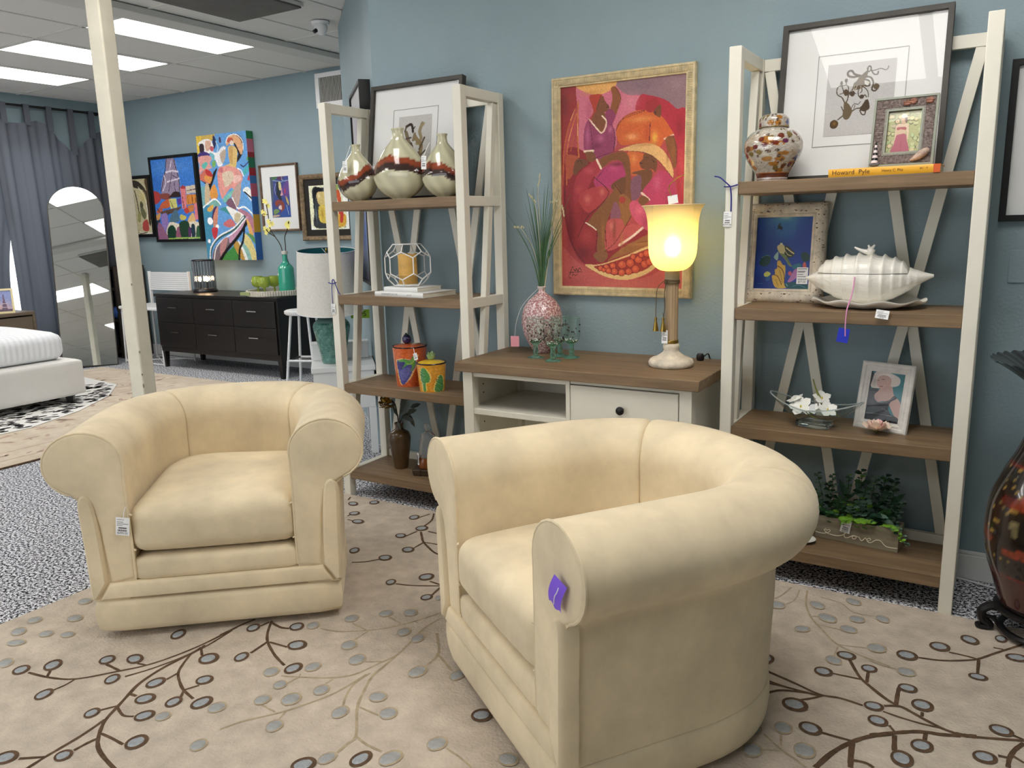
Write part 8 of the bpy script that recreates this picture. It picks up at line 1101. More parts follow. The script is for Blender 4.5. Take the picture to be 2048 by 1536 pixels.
for p, d, L, W, c in (((.05,-.02,.05),(.7,-.5,.25),.075,.028,0),((.03,.0,.05),(-.8,-.2,.5),.07,.022,1),((.07,.0,.04),(.6,-.3,-.1),.07,.03,0),((-.02,.01,.04),(-.7,-.3,.35),.08,.026,1),((-.08,.01,.06),(.5,-.1,.6),.09,.028,1),((.06,.01,.08),(.4,.1,.8),.09,.03,1),((.0,.02,.09),(-.3,.1,.9),.085,.03,1),((.10,.02,.08),(.5,.1,.7),.08,.028,1),((-.05,.02,.08),(-.4,.1,.8),.085,.028,1)):
    g = G(); g.leaf(p, d, (0, -.6, .8), L, W); g.build('leaf', eu[c], t)
t = thing('small_dish', 'small white oval dish with dark brush marks beside the love planter', 'dish', (-.585, -.275, Z4))
G().lathe([(0, 0), (.03, 0), (.045, .006), (.058, .015), (.056, .016), (.044, .009), (.03, .004), (0, .0035)], 36, sx=1.0, sy=.85).build('dish', M['white_ceramic'], t, sharp=60)
g = G()
for a, b, c, d in ((-.02, -.005, .03, .004), (-.01, .012, .02, -.016), (0, -.014, .028, -.004)): g.beam((a, b, .0052), (c, d, .0056), .005, .0006)
g.build('brush_marks', M['black_lacquer'], t)

# ================================================================== RIGHT EDGE
t = thing('floor_vase', 'tall dark lacquered floor vase with ruffled rim at the right edge', 'vase', (.215, -.420, .118))
lac = [('p', (34, 22, 18), [(-.1,-.1),(1.1,-.1),(1.1,1.1),(-.1,1.1)])]; rg = random.Random(3)
for k in range(60): x, y = rg.random(), rg.uniform(.25, .85); lac.append(('B', rg.choice([(60, 24, 18), (48, 36, 18), (20, 14, 12), (70, 40, 22)]), .6, x, y, rg.uniform(.02, .05), rg.uniform(.02, .05)))
for k in range(26):
    x, y = rg.random(), rg.uniform(.40, .80); lac.append(('P', rg.choice([(120, 46, 26), (84, 28, 20), (74, 62, 30), (28, 22, 20), (24, 18, 16)]), [(x, y), (x+.03, y-.02), (x+.07, y+.005), (x+.05, y+.03), (x+.01, y+.025)]))
    lac.append(('L', (150, 120, 60), .004, [(x-.02, y-.03), (x+.03, y-.045), (x+.06, y-.02), (x+.09, y-.03)]))
for k in range(30): x, y = rg.random(), rg.uniform(.34, .55); lac.append(('L', (120, 100, 56), .003, [(x, y), (x+.01, y+.02), (x+.03, y+.015), (x+.035, y+.035)]))
lac += [('p', (96, 30, 22), [(-.1,.825),(1.1,.825),(1.1,.84),(-.1,.84)]), ('p', (70, 22, 18), [(-.1,.84),(1.1,.84),(1.1,.97),(-.1,.97)]), ('p', (110, 40, 30), [(-.1,.395),(1.1,.395),(1.1,.41),(-.1,.41)]), ('p', (30, 26, 24), [(-.1,-.1),(1.1,-.1),(1.1,.10),(-.1,.10)])]
# a roof and figure panel turned to the room
lac += [('P', (128, 50, 28), [(.62,.545),(.66,.50),(.70,.545),(.68,.55)]), ('L', (150, 116, 54), .006, [(.60,.55),(.66,.565),(.72,.60),(.78,.60)]), ('p', (110, 100, 70), [(.635,.60),(.66,.60),(.655,.66),(.64,.66)]), ('p', (24, 18, 16), [(.66,.585),(.74,.60),(.74,.69),(.66,.69)]), ('P', (130, 48, 24), [(.62,.72),(.70,.70),(.74,.71),(.70,.735),(.63,.74)]), ('P', (104, 84, 36), [(.72,.66),(.75,.65),(.74,.70),(.73,.75),(.70,.78),(.69,.76),(.72,.73)])]
C = raster(lac, 240, 240, 1.0, 5, .08)
prof = cat([(.118, 0), (.128, .01), (.150, .08), (.178, .17), (.188, .26), (.180, .36), (.150, .45), (.115, .53), (.094, .60), (.088, .66), (.098, .72), (.130, .775), (.178, .806), (.212, .820)], 8); n = 120; v = []; cols = []; NP = len(prof)
for j, (r, z) in enumerate(prof):
    w = max(0, (z-.76)/.066)
    for i in range(n):
        a = 2*math.pi*i/n; q = 1+.028*w*abs(math.sin(17*a)); v.append((r*q*math.cos(a), r*q*math.sin(a), z+.009*w*abs(math.sin(17*a)))); cols.append(list(C[min(239, int((1-z/.826)*239)), int(i/n*239)])+[1])
for r, z in ((.205, .817), (.172, .797), (.12, .76), (.085, .70), (.07, .6), (.001, .55)):
    w = max(0, (z-.76)/.066)
    for i in range(n): a = 2*math.pi*i/n; q = 1+.028*w*abs(math.sin(17*a)); v.append((r*q*math.cos(a), r*q*math.sin(a), z+.009*w*abs(math.sin(17*a)))); cols.append([.012, .011, .011, 1])
g = G(); m = NP+6; g.add(v, [(j*n+i, j*n+(i+1) % n, (j+1)*n+(i+1) % n, (j+1)*n+i) for j in range(m-1) for i in range(n)]+[tuple(range(n))]); o = g.build('body', vcol('lacquer_paint', .16, .5, .7), t, sharp=60); a = o.data.color_attributes.new('Col', 'FLOAT_COLOR', 'POINT'); a.data.foreach_set('color', np.array(cols, dtype=np.float32).reshape(-1))
t = thing('vase_stand', 'black carved wooden stand with curled feet under the floor vase', 'stand', (.215, -.420, .0))
bl = M['black_lacquer']
G().lathe([(0, .098), (.125, .098), (.140, .102), (.142, .112), (.132, .1165), (0, .1165)], 40).build('top_ring', bl, t)
G().lathe([(.105, .030), (.125, .028), (.128, .036), (.120, .042), (.105, .040), (.105, .030)], 40).build('lower_ring', bl, t)
for k in range(5):
    a = R(188)+2*math.pi*k/5; z0 = .013 if a else 0
    P = cat([(.118, .102), (.150, .098), (.172, .078), (.168, .050), (.150, .036), (.146, .024), (.160, .020), (.176, .022), (.180, .032)], 6)
    g = G(); g.tube([(r*math.cos(a), r*math.sin(a), z) for r, z in P], .012, 8, rr=[.017-.007*i/len(P) for i in range(len(P))]); P2 = cat([(.165, .060), (.140, .058), (.128, .046), (.122, .036)], 5); g.tube([(r*math.cos(a), r*math.sin(a), z) for r, z in P2], .007, 8); g.build('foot', bl, t)
t = thing('wall_picture', 'black framed picture with pale mat on the wall at the right edge', 'picture', (.335, -.002, 1.368))
g = G(); frame_ring(g, .70, .545, [(0, 0), (0, -.022), (.022, -.022), (.022, -.010), (.022, 0)]); g.build('frame', M['black_frame'], t, bevel=.001)
rect(G(), .656, .501, -.008, .022, t=.004).build('mat_board', M['white_mat_board'], t); rect(G(), .30, .26, -.0095, .14, t=.001).build('print', mat('beige_print', (190, 184, 170), rough=.8, var=(6, .2)), t)
rect(G(), .656, .501, -.014, .022, t=.001).build('glass', glass_pane(), t)

# tags on the armchairs
a = a1; e1 = Vector((math.cos(a), math.sin(a), 0)); e2 = Vector((-e1.y, e1.x, 0)); o1 = Vector((-2.589, -1.972, 0))
p = o1+e1*.138-e2*.022+Vector((0, 0, .462))
price_tag(p, a+R(-8), 'white price tag hanging beside the seat cushion of the left armchair', w=.046, h=.064, price='$499.00', roll=R(7), ribbon=[[p+Vector((.004,0,-.004)), p+Vector((.005,.004,.02)), p+Vector((.006,.012,.035))]], rib='white_card')
a = a2; e1 = Vector((math.cos(a), math.sin(a), 0)); e2 = Vector((-e1.y, e1.x, 0)); o1 = Vector((-1.450, -1.470, 0))
mat('purple_card', (130, 90, 226), rough=.5)
p = o1+e1*.868-e2*.018+Vector((0, 0, .648))
t = thing('price_tag', 'purple paper tag pinned on the rolled arm of the right armchair', 'price tag', p, a+R(4)); t.rotation_euler.y = R(18)
g = G(); g.grid(lambda u, v: (-.024+.048*u, -.004-.008*math.sin(v*3.0)+.004*u, -.074*v+.004*math.sin(u*9)*(v > .95)), 8, 10); g.build('card', M['purple_card'], t)
G().tube(cat([(.010,-.012,-.008),(.012,-.016,-.020),(.006,-.015,-.035),(.008,-.015,-.055)], 5), .0012, 5).build('thread', M['white_card'], t)

# ================================================================== THE FAR ROOM
WY = FY-.002
def canvas_box(name, label, x0, x1, z0, z1, ops, fw=.022, depth=.05, nx=120, frame='black_frame', wrap=None, seed=1):
    t = thing(name, label, 'painting', ((x0+x1)/2, WY, z0)); w, h = x1-x0, z1-z0
    if frame:
        g = G(); frame_ring(g, w, h, [(0, 0), (0, -depth), (fw, -depth), (fw, -depth+.012), (fw, 0)]); g.build('frame', M[frame], t, bevel=.001)
        painting(ops, w-2*fw, h-2*fw, nx, 'canvas', t, -depth+.010, fw, vcol('oil_paint'), grain=.05, seed=seed); G().box(-w/2+fw, -depth+.012, fw, w/2-fw, -.002, h-fw).build('backing', M['black_frame'], t)
    else:
        painting(ops, w, h, nx, 'canvas', t, -depth, 0, vcol('oil_paint'), grain=.04, seed=seed)
        G().box(-w/2+.001, -depth+.001, .001, w/2-.001, -.001, h-.001).build('stretcher', M['white_card'], t)
        if wrap:
            for i, (z, z2, c) in enumerate(wrap): G().box(w/2-.001, -depth+.0005, z*h, w/2+.002, -.002, z2*h).build('painted_edge', mat('edge_%d' % i, c, rough=.5), t)
    return t
for i, nm in enumerate(('red', 'blue', 'green', 'gold', 'rose')): pass
canvas_box('small_painting', 'dark framed painting of pale figures, half hidden behind the cream post', -8.62, -8.255, 1.367, 2.055, PAINT_FACES, fw=.035, nx=60)
canvas_box('church_painting', 'black framed colourful painting of a church tower above a crowded street', -8.205, -7.415, 1.308, 2.238, PAINT_CHURCH, fw=.030, depth=.07, nx=130, seed=3)
canvas_box('dancer_painting', 'tall unframed bright canvas of a seated figure with flowers', -7.335, -6.570, 1.110, 2.396, PAINT_DANCER, depth=.085, nx=130, frame=None, seed=4,
    wrap=[(0, .22, (50, 100, 170)), (.22, .36, (206, 160, 50)), (.36, .50, (50, 100, 170)), (.50, .60, (186, 90, 110)), (.60, .66, (60, 110, 170)), (.66, .72, (160, 40, 50)), (.72, .80, (40, 110, 80)), (.80, .84, (150, 40, 44)), (.84, .94, (196, 110, 130)), (.94, 1.0, (40, 120, 70))])
mat('walnut_frame', (110, 84, 62), rough=.4, var=(20, .3)); mat('bronze_frame', (134, 112, 84), rough=.45, var=(40, .35), bump=(60, .3))
t = thing('matted_print', 'cubist print with wide white mat in a thin walnut frame', 'picture', (-6.233, WY, 1.398)); w, h = .532, .656
g = G(); frame_ring(g, w, h, [(0, 0), (0, -.03), (.008, -.034), (.020, -.026), (.020, 0)]); g.build('frame', M['walnut_frame'], t, bevel=.001)
rect(G(), w-.04, h-.04, -.014, .020, t=.003).build('mat_board', M['white_mat_board'], t); painting(PAINT_CUBIST, .26, .40, 70, 'print', t, -.0155, .135, vcol('paper_print', .8, .1), x0=-.125, grain=.04)
rect(G(), w-.04, h-.04, -.020, .020, t=.001).build('glass', glass_pane(), t)
t = thing('figure_print', 'print of two figures with dark mat in a wide bronze frame beside the etagere', 'picture', (-5.580, WY, 1.297)); w, h = .715, .632
g = G(); frame_ring(g, w, h, [(0, 0), (0, -.035), (.010, -.045), (.030, -.040), (.040, -.028), (.045, -.024), (.045, 0)]); g.build('frame', M['bronze_frame'], t, bevel=.001)
rect(G(), w-.09, h-.09, -.014, .045, t=.003).build('mat_board', mat('dark_mat', (34, 30, 28), rough=.8), t); painting(PAINT_BRONZE, .50, .42, 80, 'print', t, -.0155, .105, vcol('paper_print', .8, .1), grain=.04)
t = thing('side_picture', 'tall black framed canvas seen edge on, on the angled wall', 'picture', (-3.085, .181, 1.085), math.atan2(1.35, -1.45)+math.pi)
# on the angled wall: local x runs along the wall, -y into the room
t.rotation_euler.z = math.atan2(-1.35, 1.45)
g = G(); frame_ring(g, .62, 1.10, [(0, -.001), (0, -.062), (.018, -.062), (.018, -.050), (.018, -.001)]); g.build('frame', M['black_frame'], t, bevel=.001); t.location = Vector((-2.965-.31*.7319, .079+.31*.6814, 1.085))
painting([('p', (206, 204, 206), [(-.1,-.1),(1.1,-.1),(1.1,1.1),(-.1,1.1)]), ('B', (150, 110, 150), .9, .6, .32, .3, .2), ('B', (60, 90, 160), 1, .5, .72, .6, .2), ('B', (20, 26, 44), 1, .5, 1.0, .8, .2)], .584, 1.064, 30, 'canvas', t, -.051, .018, vcol('oil_paint'), grain=.04)

# dresser
bk = mat('dark_dresser', (26, 22, 21), rough=.38, var=(3, .12), stretch=(1, 8, 8)); DX0, DX1, DY0, DY1, DZ = -7.60, -5.775, 1.86, 2.40, .785
t = thing('dresser', 'low black six drawer dresser with metal handles against the far wall', 'dresser', ((DX0+DX1)/2, 0, 0)); c = (DX0+DX1)/2; hw = (DX1-DX0)/2
G().box(-hw-.012, DY0-.012, DZ-.028, hw+.012, DY1, DZ).build('top', bk, t, bevel=.003)
G().box(-hw, DY0+.004, .175, hw, DY1-.01, DZ-.0285).build('body', bk, t, bevel=.002)
for x in (-hw+.03, hw-.03):
    for y in (DY0+.035, DY1-.045): G().add([(x-.028, y-.028, .1745), (x+.028, y-.028, .1745), (x+.028, y+.028, .1745), (x-.028, y+.028, .1745), (x-.018, y-.018, .001), (x+.018, y-.018, .001), (x+.018, y+.018, .001), (x-.018, y+.018, .001)], [(0,1,2,3),(7,6,5,4),(0,4,5,1),(1,5,6,2),(2,6,7,3),(3,7,4,0)]).build('leg', bk, t)
for i in range(3):
    for j in range(2):
        x0 = -hw+.02+i*(2*hw-.04)/3; x1 = x0+(2*hw-.04)/3-.008; z0 = .235+j*.258; d = G().box(x0, DY0-.012, z0, x1, DY0+.0035, z0+.250).build('drawer', bk, t, bevel=.003)
        xm = (x0+x1)/2; g = G(); g.box(xm-.065, DY0-.038, z0+.150, xm+.065, DY0-.028, z0+.160); g.box(xm-.045, DY0-.030, z0+.151, xm-.037, DY0-.0125, z0+.159); g.box(xm+.037, DY0-.030, z0+.151, xm+.045, DY0-.0125, z0+.159); g.build('handle', M['chrome'], d)
DT = DZ+.0004
t = thing('crystal_lamp', 'lit cylinder lamp of clear crystal rods on the left of the black dresser', 'lamp', (-7.20, 2.19, DT))
G().lathe([(0, 0), (.125, 0), (.127, .012), (.110, .035), (0, .037)], 36).build('base', M['black_lacquer'], t, sharp=40)
rodm = glass_pane('crystal_rod', (222, 222, 224), 4.0); rod = None
for k in range(22):
    a = 2*math.pi*k/22; p = (.105*math.cos(a), .105*math.sin(a), 0)
    if rod is None: rod = G().cyl((0, 0, .037), (0, 0, .325), .0125, n=10).build('rod', rodm, t, p)
    else: o = rod.copy(); COL.objects.link(o); o.parent = t; o.location = p
G().tube([(.105*math.cos(q), .105*math.sin(q), .331) for q in [2*math.pi*i/40 for i in range(40)]], .009, 6, closed=True).build('top_ring', M['black_lacquer'], t)
for k in range(3): a = k*2.09; G().cyl((.045*math.cos(a), .045*math.sin(a), .036), (.045*math.cos(a), .045*math.sin(a), .11), .009, n=8).build('candle_sleeve', M['black_lacquer'], t); G().ell((.045*math.cos(a), .045*math.sin(a), .135), .015, .015, .026, 10, 8).build('bulb', mat('warm_bulb', (255, 230, 190), emit=((255, 214, 160), 60)), t)
t = thing('round_tray', 'round fluted stone tray holding the bottle and green goblets on the dresser', 'tray', (-6.04, 2.11, DT))
stn = mat('fluted_stone', (206, 200, 186), rough=.6, var=(20, .1))
G().lathe([(0, 0), (.275, 0), (.285, .008), (.285, .052), (.276, .055), (.267, .052), (.265, .014), (0, .013)], 144, fn=lambda r, z, a, j: (r*(1+.012*math.cos(72*a)*(1 if j in (2, 3) else 0)), z)).build('tray', stn, t, sharp=40)
G().box(-.19, -.285, .014, -.06, -.240, .044).build('name_plate', mat('tray_plate', (150, 160, 110), rough=.5), t)
bt = mat('teal_glaze', (52, 160, 134), rough=.12, coat=.6)
t = thing('teal_bottle', 'glossy teal green tall bottle vase standing on the round tray', 'vase', (-5.93, 2.15, DT+.0135))
G().lathe(cat([(.0, 0), (.070, 0), (.076, .008), (.078, .03), (.077, .22), (.070, .255), (.046, .285), (.028, .305), (.024, .33), (.024, .375)], 4), 40).build('body', bt, t, sharp=70)
G().lathe([(.024, .375), (.030, .380), (.030, .405), (.025, .410), (.019, .405), (.019, .37)], 30).build('lip', mat('cork_lip', (206, 200, 190), rough=.4), t)
G().tube(cat([(.034,-.01,.36),(.07,-.03,.32),(.09,-.04,.29),(.075,-.055,.27)], 5), .003, 6).build('cord', M['black_lacquer'], t)
t = thing('blossom_branch', 'dark twigs with yellow blossoms standing in the teal bottle', 'branch', (-5.93, 2.15, DT+.42))
g = G()
tw = [[(0,0,-.20),(-.03,-.005,.03),(-.10,-.01,.14),(-.15,-.02,.22),(-.16,-.02,.35),(-.18,-.02,.48)], [(-.10,-.01,.14),(-.16,-.03,.18),(-.20,-.03,.22)], [(0,0,-.20),(.02,0,.04),(.03,-.01,.13),(.08,-.02,.20),(.11,-.02,.28)], [(-.15,-.02,.22),(-.13,-.03,.30)], [(-.16,-.02,.35),(-.22,-.03,.36)]]
for b_ in tw: g.tube(cat(b_, 5), .0045, 6)
g.build('twig', mat('twig_bark', (60, 48, 36), rough=.8), t); yb = mat('blossom_yellow', (236, 226, 130), rough=.5); rg = random.Random(2)
for b_ in tw:
    for k in range(3):
        p = Vector(b_[-1])+Vector((rg.uniform(-.03, .03), rg.uniform(-.01, .01), rg.uniform(-.05, .02))); g = G()
        for q in range(5): a = q*1.257; g.leaf(p, (math.cos(a), -.3, math.sin(a)), (0, -1, 0), .030, .024)
        g.build('blossom', yb, t)
lg = mat('olive_glass', (148, 166, 60), rough=.25, coat=.3)
for (x, y, lb) in ((-6.285, 2.10, 'frosted lime green goblet, left of the three on the round tray'), (-6.125, 2.04, 'frosted lime green goblet, nearest of the three on the round tray'), (-6.150, 2.19, 'frosted lime green goblet, hindmost of the three on the round tray')):
    t = thing('goblet', lb, 'goblet', (x, y, DT+.0135), group='lime green goblets on the tray')
    G().lathe(cat([(.012, .058), (.040, .066), (.058, .092), (.060, .125), (.050, .165)], 4)+[(.047, .165), (.055, .125), (.05, .09), (.03, .07), (0, .064)], 28).build('bowl', lg, t, sharp=70)
    G().lathe([(0, 0), (.036, 0), (.034, .004), (.010, .010), (.009, .050), (.014, .060), (0, .062)], 20).build('stem', lg, t, sharp=70)

# white table with the tall teal lamp
ax = Vector((.7193, .6947, 0)); ay = Vector((-.6947, .7193, 0))
t = thing('side_table', 'white painted side table under the teal mosaic lamp', 'table', (-3.41, .20, 0), math.atan2(ax.y, ax.x))
wp = M['white_plastic']; G().box(-.195, 0, .535, .195, .40, .570).build('top', wp, t, bevel=.004)
G().box(-.185, .010, .30, .185, .39, .5345).build('apron', wp, t, bevel=.002)
for x in (-.165, .165):
    for y in (.03, .37): G().box(x-.022, y-.022, 0, x+.022, y+.022, .2995).build('leg', wp, t, bevel=.002)
t = thing('white_box', 'low white box on the white side table beside the teal lamp', 'box', Vector((-3.41, .20, .5704))+ax*-.09+ay*.335, math.atan2(ax.y, ax.x)); G().box(-.10, -.05, 0, .26, .05, .10).build('body', wp, t, bevel=.004); G().box(-.103, -.053, .10, .263, .053, .112).build('lid', wp, t, bevel=.003)
lp = Vector((-3.41, .20, .5704))+ax*-.055+ay*.18
t = LAMP_T = thing('mosaic_lamp', 'tall table lamp with teal mosaic urn base and wide white drum shade', 'lamp', lp)
def mosaic():
    m = bpy.data.materials.new('teal_mosaic'); m.use_nodes = True; nt = m.node_tree; b = nt.nodes['Principled BSDF']
    tc = nt.nodes.new('ShaderNodeTexCoord'); v = nt.nodes.new('ShaderNodeTexVoronoi'); v.inputs['Scale'].default_value = 60; cr = nt.nodes.new('ShaderNodeValToRGB'); e = cr.color_ramp.elements; e[0].color = S((26, 92, 88)); e[1].color = S((120, 172, 158))
    nt.links.new(tc.outputs['Object'], v.inputs['Vector']); nt.links.new(v.outputs['Color'], cr.inputs[0]); nt.links.new(cr.outputs[0], b.inputs['Base Color']); b.inputs['Roughness'].default_value = .12; return m
mm = mosaic()
prof = [(.068, 0), (.074, .01), (.078, .05), (.098, .14), (.114, .215), (.113, .245), (.095, .272), (.070, .285)]; body = G(); body.lathe([(0, 0)]+[(r*.985, z) for r, z in prof]+[(.02, .287), (0, .287)], 40); body.build('urn', mat('teal_grout', (120, 150, 140), rough=.4), t, sharp=60)
# little tiles, row by row, proud of the grout
g = G(); pf = cat(prof, 6); zs = np.linspace(.008, .262, 20); rs = np.interp(zs, [p[1] for p in pf], [p[0] for p in pf]); rg = random.Random(9)
for i in range(19):
    n = 30; off = rg.random()
    for k in range(n):
        a0 = 2*math.pi*(k+off+.07)/n; a1_ = 2*math.pi*(k+off+.93)/n; z0, z1 = zs[i]+.0012, zs[i+1]-.0012; q = rg.uniform(.999, 1.008)
        g.add([(rs[i]*q*math.cos(a0), rs[i]*q*math.sin(a0), z0), (rs[i]*q*math.cos(a1_), rs[i]*q*math.sin(a1_), z0), (rs[i+1]*q*math.cos(a1_), rs[i+1]*q*math.sin(a1_), z1), (rs[i+1]*q*math.cos(a0), rs[i+1]*q*math.sin(a0), z1)], [(0, 1, 2, 3)])
g.build('tile', mm, t, kind='stuff', sharp=5)
G().cyl((0, 0, .287), (0, 0, .69), .008, n=12).build('rod', M['brass'], t)
g = G(); g.lathe([(.205, .325), (.178, .705)], 56); g.build('shade', mat('linen_shade', (238, 234, 226), rough=.8, var=(80, .04)), t, sharp=80)
G().lathe([(.2035, .326), (.1765, .704)], 56).build('shade_lining', mat('teal_lining', (24, 104, 112), rough=.7), t, sharp=80, flip=True)
for z, r in ((.325, .205), (.705, .178)): G().tube([(r*math.cos(q), r*math.sin(q), z) for q in [2*math.pi*i/56 for i in range(56)]], .003, 6, closed=True).build('shade_rim', wp, t)
for k in range(3): a = k*2.094+.4; G().cyl((0, 0, .685), (.177*math.cos(a), .177*math.sin(a), .698), .002, n=6).build('spoke', wp, t)
G().ell((0, 0, .705), .008, .008, .014, 10, 8).build('finial', M['brass'], t)
_pv = Matrix.Translation((0, 0, .52)) @ Matrix.Rotation(R(5.5), 4, Vector((.73, .69, 0))) @ Matrix.Translation((0, 0, -.52))
for o in [c for c in COL.objects if c.parent and c.parent == LAMP_T and c.name.split('.')[0] in ('shade', 'shade_lining', 'shade_rim', 'spoke')]: o.matrix_local = _pv
t = thing('price_sign', 'lime green price card ending in 95 hanging below the teal lamp shade', 'sign', lp+ax*.185+ay*.10+Vector((0, 0, .318)), R(32))
G().box(-.060, 0, -.056, .060, .002, 0).build('card', mat('lime_card', (170, 214, 60), rough=.6), t); text_into(t, '95', .044, M['black_lacquer'], .020, -.0008, -.030, 'price')
G().tube([(0, .001, 0), (-.004, .004, .008)], .0012, 5).build('thread', M['white_card'], t)
t = thing('lamp_cord', 'grey lamp cord curling over the white side table edge', 'cord', (0, 0, 0)); p0 = Vector((-3.41, .20, .5705))
G().tube(cat([tuple(p0+ax*.03+ay*.10+Vector((0,0,.004))), tuple(p0+ax*.01+ay*.03+Vector((0,0,.004))), tuple(p0+ax*0-ay*.006+Vector((0,0,-.01))), tuple(p0-ax*.01-ay*.008+Vector((0,0,-.12))), tuple(p0-ax*.06-ay*.012+Vector((0,0,-.17))), tuple(p0-ax*.04-ay*.012+Vector((0,0,-.21)))], 6), .003, 6).build('cord', mat('grey_cord', (120, 120, 118), rough=.5), t)

# white metal bar stool right of the dresser, white chair left of it
t = thing('bar_stool', 'white metal bar stool with round seat standing beside the black dresser', 'stool', (-5.36, 1.78, 0), R(20))
G().lathe([(0, .655), (.15, .655), (.165, .668), (.165, .690), (.15, .698), (0, .690)], 36).build('seat', wp, t, sharp=50)
for k in range(4): a = math.pi/4+k*math.pi/2; G().cyl((.115*math.cos(a), .115*math.sin(a), .656), (.20*math.cos(a), .20*math.sin(a), .002), .012, .012, 10).build('leg', wp, t)
for k in range(4):
    a, b2 = math.pi/4+k*math.pi/2, math.pi/4+(k+1)*math.pi/2; G().cyl((.168*math.cos(a), .168*math.sin(a), .245), (.168*math.cos(b2), .168*math.sin(b2), .245), .010, n=8).build('foot_rail', M['black_lacquer'] if k == 1 else wp, t)
t = thing('white_chair', 'white slatted back dining chair standing between the post and dresser', 'chair', (-7.98, 2.10, 0), R(0))
for k in range(9): z = .78+.0225*k; G().box(-.28, .185-.02+.005*k*.3, z, .40, .20-.02+.005*k*.3, z+.0195).build('back_slat', wp, t)
for x in (-.29, .40): G().box(x, .16, .44, x+.022, .19, .99).build('back_post', wp, t, bevel=.003)
G().box(-.28, -.25, .60, .40, .155, .635).build('seat', wp, t, bevel=.012, seg=3)
for x in (-.26, .38):
    for y in (-.22, .15): G().cyl((x, y, .60), (x*1.05, y*1.05, .002), .010, n=8).build('leg', wp, t)
for y in (-.23, .157): G().cyl((-.273, y, .02), (.399, y, .02), .007, n=8).build('runner', wp, t)
G().cyl((-.27, -.225, .03), (.39, .155, .03), .006, n=8).build('cross_wire', wp, t); G().cyl((.39, -.225, .03), (-.27, .155, .03), .006, n=8).build('cross_wire', wp, t)
# dark cabinet behind the post
t = thing('dark_shelf', 'dark shelving with trinkets standing between mirror and post', 'shelf', (-8.76, 2.22, 0))
dw = wood('shelf_brown', (70, 58, 50), (48, 40, 36), 'z'); 
for x in (-.24, .17): G().box(x, -.18, 0, x+.03, .20, 1.05).build('side', dw, t, bevel=.002)
for z in (.06, .42, .78, 1.02): G().box(-.209, -.18, z, .169, .20, z+.03).build('shelf_board', dw, t, bevel=.002)
G().box(-.209, .185, .09, .169, .195, 1.02).build('back', M['black_frame'], t)
t = thing('blue_glass_orb', 'blue glass float on the dark shelf between mirror and post', 'ornament', (-8.63, 2.09, .4504)); G().ell((0, 0, .075), .075, .075, .075, 20, 14).build('glass', mat('blue_glass', (70, 110, 190), rough=.08, coat=.5), t)

# arched mirror leaning on the curtains
mrz = math.atan2(-.5, .866)-math.pi/2
dirx = Vector((.5, .866, 0)); 
t = thing('floor_mirror', 'tall arched mirror with thin dark rim leaning in the curtain corner', 'mirror', Vector((-8.2, 1.74, .012))-dirx*.27, math.atan2(.866, .5), -R(11)); t.rotation_euler.y = R(1.8)
mir = mat('mirror_silver', (226, 230, 230), rough=.015, metal=1)
def arch(w, h): return [(-w/2, 0), (w/2, 0)]+[(w/2*math.cos(math.pi*k/24), h-w/2+w/2*math.sin(math.pi*k/24)) for k in range(25)]
A1, A2 = arch(.54, 1.95), arch(.52, 1.94); A2 = [(x, z+.008) for x, z in A2[:]]
G().prism(A2, .004, .018).build('glass', mir, t)
g = G(); n = len(A1); v = [(x, y, z) for y in (-.002, .022) for x, z in A1]+[(x, y, z) for y in (-.002, .022) for x, z in A2]
f = []
for i in range(n):
    j = (i+1) % n; f += [(i, j, n+j, n+i), (2*n+i, 3*n+i, 3*n+j, 2*n+j), (i, 2*n+i, 2*n+j, j), (n+i, n+j, 3*n+j, 3*n+i)]
g.add(v, f); g.build('rim', mat('mirror_rim', (70, 66, 60), rough=.35, metal=.6), t)
# curtains on their rod
t = thing('curtain_rod', 'black curtain rod high on the left wall', 'curtain rod', (LX, 0, 2.75))
G().cyl((.085, -2.6, 0), (.085, 2.40, 0), .013, n=12).build('rod', M['black_lacquer'], t)
for y in (-2.4, .0, 2.3): G().box(.0005, y-.012, -.012, .085, y+.012, .012).build('bracket', M['black_lacquer'], t)
cm = bpy.data.materials.new('grey_voile'); cm.use_nodes = True; nt = cm.node_tree; MATS['voile'] = cm
for n_ in list(nt.nodes): nt.nodes.remove(n_)
oo = nt.nodes.new('ShaderNodeOutputMaterial'); mx = nt.nodes.new('ShaderNodeMixShader'); mx.inputs[0].default_value = .18; d = nt.nodes.new('ShaderNodeBsdfDiffuse'); d.inputs[0].default_value = S((104, 108, 116)); tr = nt.nodes.new('ShaderNodeBsdfTranslucent'); tr.inputs[0].default_value = S((92, 98, 108)); nt.links.new(d.outputs[0], mx.inputs[1]); nt.links.new(tr.outputs[0], mx.inputs[2]); nt.links.new(mx.outputs[0], oo.inputs[0])
